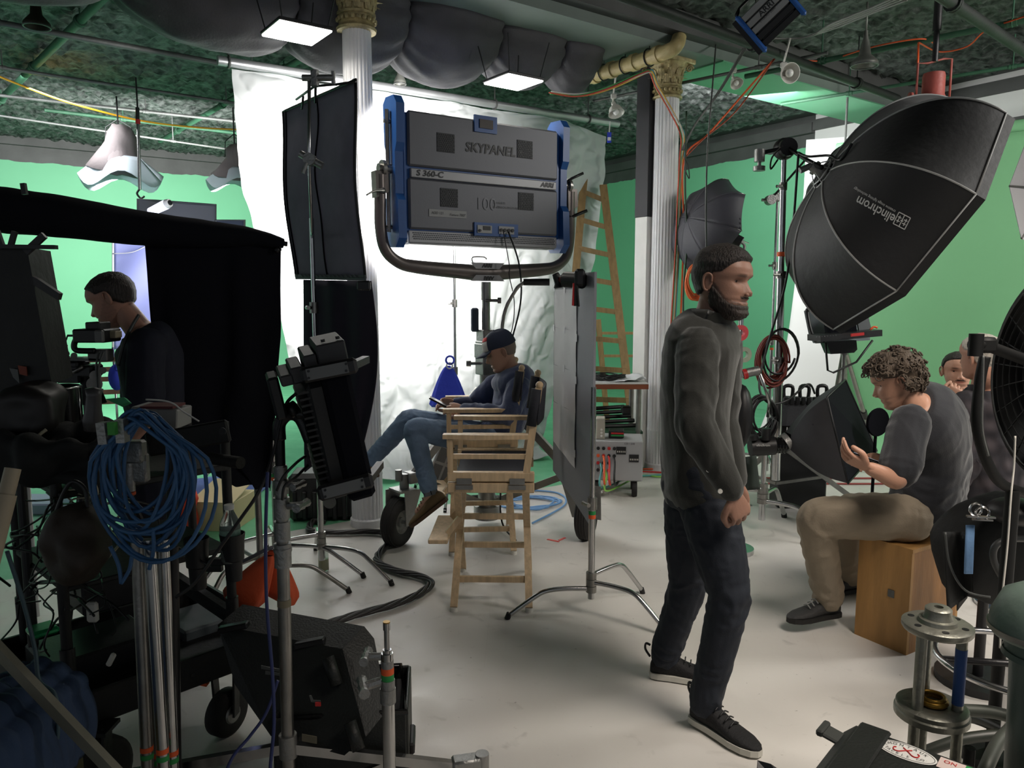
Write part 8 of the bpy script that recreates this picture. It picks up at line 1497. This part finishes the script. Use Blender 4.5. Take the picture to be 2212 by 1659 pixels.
mb = MB(); pxp(mb, [(22, 795, D8 - .01), (40, 798, D8 - .01), (44, 828, D8 - .01), (30, 815, D8 - .01)], Y * -.004); mk('grey_sticker', mb, pipegrey, t); mb = MB(); pxp(mb, [(40, 789, D8 - .01), (58, 792, D8 - .01), (60, 812, D8 - .01), (44, 808, D8 - .01)], Y * -.004); mk('red_sticker', mb, mat('dull_orange', (130, 58, 36), .6), t)
mb = MB(); q = P(30, 850, D8 + .1); mb.cyl(q, V((q.x, q.y, .01)), .016, n=12); mk('stand', mb, black, t)
# dark pouches and gear on the upper shelf
def blob(name, px, py, D, sx, sy, sz, m, label, catg, amp=.04, seed=0, kind=None):
    mb = MB(); c = P(px, py, D); mb.sphere(c, (sx, sy, sz), 24) if name == 'brown_bag' else mb.box(c, (sx * 2, sy * 2, sz * 2), None, min(sx, sz) * .35); mb2 = MB(); mb2.v = mb.v; mb2.f = mb.f; v, f, n_ = remesh(mb2, .012, 6); mm = MB(); mm.v = [p + q * amp * noise.noise(p * 12 + V((seed, 0, 0))) for p, q in zip(v, n_)]; mm.f = f; mm.mi = [0] * len(f)
    return mk(name, mm, m, None, True, label, catg, loc=c)
softb = mat('soft_black_fabric', (18, 20, 20), .8)
t = thing('chrome_pot', 'black cylinder with a chrome rim on the top shelf of the cart', 'container', P(140, 870, 2.45)); c = P(128, 920, 2.45); H_ = P(128, 836, 2.45).z - c.z; mb = MB(); mb.lathe([(0, 0), (.07, 0), (.07, H_), (.066, H_), (.066, .01)], c, Z, 30); mk('body', mb, black_gloss, t, smooth=S); mb = MB(); mb.torus(c + Z * H_, .069, .004, Z, 36, 6); mb.tube([c + Z * H_ + X * .07, c + X * .072], .003, 5); mk('rim', mb, chrome, t, True)
blob('black_pouch', 70, 890, 2.3, .085, .08, .085, mat('dark_leather', (30, 26, 25), .5), 'upright dark pouch with folded edges left of the black cylinder', 'pouch', .02, 1)
blob('black_cloth_heap', 140, 985, 2.25, .16, .12, .07, softb, 'heap of black cloth hanging over the cart below the pouch', 'cloth', .08, 2)
blob('brown_bag', 168, 1175, 2.05, .088, .085, .115, mat('dark_brown_leather', (52, 42, 34), .6, bump=.2, scale=40), 'rounded dark brown bag hanging left of the blue cable coil', 'bag', .03, 4)
mb = MB(); mb.tube(cat([P(120, 1110, 2.05), P(140, 1060, 2.05), P(160, 1040, 2.05), P(185, 1060, 2.05), P(190, 1110, 2.05)], 5), .006, 6); mk('bag_strap', mb, black, None, True, 'black strap looped over the dark brown bag', 'strap', loc=P(160, 1040, 2.05))
t = thing('grey_box', 'small light grey box with red edge on the cart behind the blue cable coil', 'box', P(350, 895, 2.55)); mb = MB(); mb.box(P(350, 897, 2.58), (.155, .12, .065), Matrix.Rotation(.08, 3, 'Y'), .004); mk('box', mb, mat('pale_grey_plastic', (150, 150, 148), .5), t); mb = MB(); mb.box(P(352, 876, 2.56), (.11, .10, .008)); mk('red_cards', mb, mat('dark_red_card', (96, 40, 44), .5), t); mb = MB(); mb.tube(cat([P(315, 863, 2.5), P(350, 865, 2.5), P(375, 872, 2.5), P(395, 888, 2.5), P(430, 910, 2.5)], 5), .003, 5); mk('white_wire', mb, white, t, True)
mb = MB(); pxp(mb, [(228, 862, 2.5), (268, 858, 2.5), (278, 868, 2.5), (258, 876, 2.5)], V((0, .02, -.008))); mk('green_card', mb, mat('mint_card', (84, 190, 130), .5), None, label='mint green card lying on the cart above the blue cable coil', catg='card', loc=P(250, 866, 2.5))
mb = MB(); mb.lathe([(.0, 0), (.022, 0), (.028, .03), (.022, .06), (.02, .10), (.024, .12), (.0, .125)], P(200, 930, 2.15), V((.1, 0, 1)), 20); mk('grip_bottle', mb, mat('bottle_dark_grey', (64, 62, 62), .4), None, True, 'dark grey contoured grip standing left of the steel clamp', 'grip', loc=P(200, 930, 2.15))
cable('cream_cable', [P(100, 928, 2.2), P(80, 945, 2.18), P(55, 985, 2.15), P(38, 1020, 2.12), P(34, 1050, 2.1)], .005, mat('cream_cord', (176, 168, 146), .5), 'cream cable with a plug above the beige tube')
mb = MB(); a = P(28, 1012, 1.72); b = P(-45, 1300, 1.62); mb.cyl(a, a.lerp(b, 1.0), .017, n=20); d = (b - a).normalized(); mb.cyl(a + d * .06, a + d * .4, .0215, n=20); e = b + d * (b.z / -d.z) * .97; mb.cyl(b, e, .017, n=16); mk('beige_tube', mb, mat('beige_plastic_tube', (172, 158, 134), .5, var=.08), None, label='beige plastic tube leaning at the left edge', catg='tube', loc=V((e.x, e.y, 0)), smooth=S)
mb = MB(); a = P(-40, 1365, 1.75); b = P(250, 1670, 1.62); mb.beam(a, b, .018, .03); e = b + (b - a).normalized() * .25; mb.beam(b, e, .018, .03); mk('pale_pole', mb, mat('pale_worn_pole', (140, 136, 120), .5, .2, bump=.2, var=.2), None, label='pale square pole slanting down across the bottom left corner', catg='pole', loc=V((e.x, e.y, 0)))
# quilted moving blanket
quilt = mat('quilted_blue', (48, 66, 94), .9, bump=.5, scale=30, var=.15); c = P(-62, 1640, 1.66)
def bf(u, v):
    a = pi * (1.0 - u); r = .155 + .03 * sin(v * 5) ; base = c + V((cos(a) * r, -.22 + .5 * v, sin(a) * r * .9 - .02)); q = .012 * abs(sin(u * 22)) + .008 * abs(sin((u * 3 + v * 11) * pi)); return base + V((cos(a), 0, sin(a))) * q + V((0, 0, -.16 * max(0, abs(u - .5) - .35) * 4))
mb = MB(); mb.slab(bf, 90, 50, V((0, 0, -.012))); mk('moving_blanket', mb, quilt, None, True, 'quilted blue moving blanket bunched in the bottom left corner', 'blanket', loc=c)
mb = MB(); mb.box(V((c.x, c.y + .05, (c.z - .04) / 2)), (.22, .44, c.z - .06), None, .02); mk('crate', mb, mat('olive_box', (60, 58, 30), .7), None, label='olive box under the moving blanket', catg='crate', loc=V((c.x, c.y, 0)))
# gear on the lower shelf
for (nm, x, y, D, sx, sy, sz, m_, lb, cg_) in (('power_supply', 225, 1265, 2.75, .10, .08, .07, black, 'black power supply with a pale top on the cart behind the poles', 'box'), ('grey_lid_box', 425, 1350, 2.9, .10, .12, .04, mat('dusty_grey', (84, 92, 96), .6), 'grey topped black box at the right end of the cart shelf', 'box'), ('green_tube_lamp', 92, 1360, 2.35, .04, .04, .012, mat('green_shiny', (46, 170, 104), .25, .3), 'short shiny green tube lying on the cart', 'tube'), ('toolbox', 200, 1420, 2.5, .17, .12, .07, black, 'low black toolbox on the bottom shelf of the cart', 'box')):
    mb = MB(); c_ = P(x, y, D); mb.box(c_, (sx * 2, sy * 2, sz * 2), Rr, .008); o_ = mk(nm, mb, m_, None, label=lb, catg=cg_, loc=c_)
mb = MB(); c_ = P(200, 1322, 2.3); mb.box(c_, (.035, .02, .065), None, .006); mk('white_adapter', mb, whiteplastic, None, label='white power adapter dangling between the cart posts', catg='adapter', loc=c_); mb = MB(); c_ = P(240, 1425, 2.25); mb.box(c_, (.016, .014, .045), Matrix.Rotation(.5, 3, 'Y'), .004); mk('white_plug', mb, whiteplastic, None, label='white plug dangling low over the cart shelf', catg='plug', loc=c_)
rnd = random.Random(12); wt_ = thing('cable_tangle', 'loose tangle of thin black and cream wires hanging through the cart', 'cable', P(150, 1250, 2.3))
for k in range(22):
    x, y = 20 + rnd.random() * 260, 1010 + rnd.random() * 300; pts = []
    for j in range(6): pts.append(P(x, y, 2.1 + .35 * rnd.random())); x += rnd.random() * 130 - 65; y += -10 + rnd.random() * 75
    mb = MB(); mb.tube(cat(pts, 6), .0022 + .0022 * rnd.random(), 5); mk('wire', mb, rnd.choice([black, black, black, black, mat('cream_cord', (176, 168, 146), .5), MATS['dark_green_cord']]), wt_, True)
cable('teal_cable', [P(15, 1190, 1.8), P(50, 1300, 1.8), P(75, 1400, 1.8), P(85, 1470, 1.78), P(118, 1500, 1.76), P(125, 1560, 1.74), P(120, 1660, 1.72)], .005, mat('teal_dark_cord', (60, 84, 92), .5), 'dull teal cable running down past the moving blanket')
# coloured bits beyond the cart
bt_s = thing('slatted_bench', 'pinkish wooden slatted bench behind the operator', 'bench', P(245, 850, 5.2)); pink = mat('pink_wood', (190, 140, 116), .6, var=.06)
for k in range(5): y = 777 + k * 21 + (7 if k > 2 else 0); mb = MB(); mb.beam(P(180, y + 2, 5.25), P(300, y - 3, 5.2), .02, .032); mk('slat', mb, pink, bt_s)
for x in (185, 296): mb = MB(); p = P(x, 770, 5.24); mb.beam(p, V((p.x, p.y, .01)), .03, .04, up=X); mk('upright', mb, pink, bt_s)
mb = MB(); mb.sphere(P(252, 815, 5.12), (.05, .06, .09), 16); mb.tube([P(252, 800, 5.0), P(252, 776, 5.2)], .008, 6); mk('blue_bag', mb, MATS['royal_blue_cloth'], None, True, 'blue bag hanging on the slatted bench just behind the operator', 'bag', loc=P(252, 815, 5.0))
t = thing('orange_board', 'bright orange board with a white frame at the left edge behind the pouch', 'board', P(20, 870, 3.6)); mb = MB(); pxp(mb, [(-60, 852, 3.6), (44, 854, 3.6), (45, 878, 3.6), (-60, 884, 3.6)], Y * .01); mk('board', mb, mat('bright_orange', (244, 106, 44), .5), t); mb = MB(); p = P(44, 854, 3.62); mb.cyl(P(45, 845, 3.62), V((p.x, p.y, .01)), .012); mb.cyl(P(-50, 885, 3.62), P(45, 880, 3.62), .008); mk('frame', mb, white, t)
t = thing('blue_blanket', 'crumpled light blue blanket on the green floor behind the cart', 'blanket', F(450, 1062)); c = F(455, 1060); mb = MB(); mb.grid(lambda u, v: c + V((-.42 + .85 * u, -.3 + .6 * v, .004 + .09 * (sin(pi * u) * sin(pi * v)) ** .5 * (1 + .5 * noise.noise(V((u * 5, v * 5, 0)))))), 40, 30); mk('cloth', mb, mat('light_blue_cloth', (112, 132, 188), .9, bump=.4, scale=20), t, True)
t = thing('cardboard_box', 'beige cardboard box with a slanted top behind the water bottle', 'box', F(462, 1145)); c = F(462, 1150); card = mat('beige_card', (206, 190, 148), .7); mb = MB(); mb.box(c + Z * .10 + Y * .2, (.30, .36, .20), Matrix.Rotation(-.1, 3, 'Z'), .003); mk('carton', mb, card, t); mb = MB(); mb.prism([c + V((-.16, .02, .20)), c + V((.14, -.01, .20)), c + V((.16, .36, .27)), c + V((-.13, .39, .27))], Z * .006); mk('flap', mb, card, t)
t = thing('orange_cone_bag', 'orange-red fabric bundle on the green floor beside the cardboard box', 'bag', F(392, 1155)); c = F(392, 1150); mb = MB(); mb.lathe([(0, 0), (.10, 0), (.12, .08), (.09, .18), (.10, .24), (.05, .32), (0, .33)], c, V((.1, 0, 1)), 24); mb.v = [p + V((noise.noise(p * 9), noise.noise(p * 9 + V((4, 0, 0))), 0)) * .03 for p in mb.v]; mk('cloth', mb, mat('orange_red_cloth', (196, 62, 34), .7, bump=.2, scale=20), t, True)
# things at the foot of the left column
t = thing('black_equipment_case', 'ribbed black equipment case standing behind the foot of the combo stand', 'case', F(690, 1125)); c = F(690, 1128); mb = MB(); mb.box(c + Z * .17 + Y * .15, (.46, .26, .34), Matrix.Rotation(.1, 3, 'Z'), .03); mk('body', mb, black, t)
for k in range(6): mb = MB(); mb.box(c + V((-.17 + k * .07, .0, .12)), (.03, .03, .20), None, .006); mk('rib', mb, black, t)
mb = MB(); cc = P(712, 1085, 4.7); mb.lathe([(0, -.004), (.04, -.004), (.04, .004), (0, .004)], cc, Y, 24); mk('round_badge', mb, pipegrey, t, smooth=S)
c = P(696, 1120, 4.25); c.z = .012; bt = thing('water_bottle', 'small bottle with pale yellow liquid standing at the foot of the grey flag stand', 'bottle', c); mb = MB(); mb.lathe([(0, 0), (.03, 0), (.03, .13), (.014, .17), (.014, .19)], c, Z, 20); mk('body', mb, glassm, bt, True); mb = MB(); mb.cyl(c + Z * .005, c + Z * .07, .027, n=20); mk('liquid', mb, mat('pale_yellow_liquid', (196, 182, 130), .2), bt, smooth=S); mb = MB(); mb.cyl(c + Z * .185, c + Z * .2, .016, n=16); mk('cap', mb, white, bt, smooth=S)
mb = MB(); mb.box(F(60, 1100) + Z * .04, (.5, .3, .08), None, .01); mk('pale_crate', mb, mat('pale_blue_grey', (150, 160, 178), .6), None, label='pale crate on the floor far behind the cart at the left edge', catg='crate', loc=F(60, 1100))
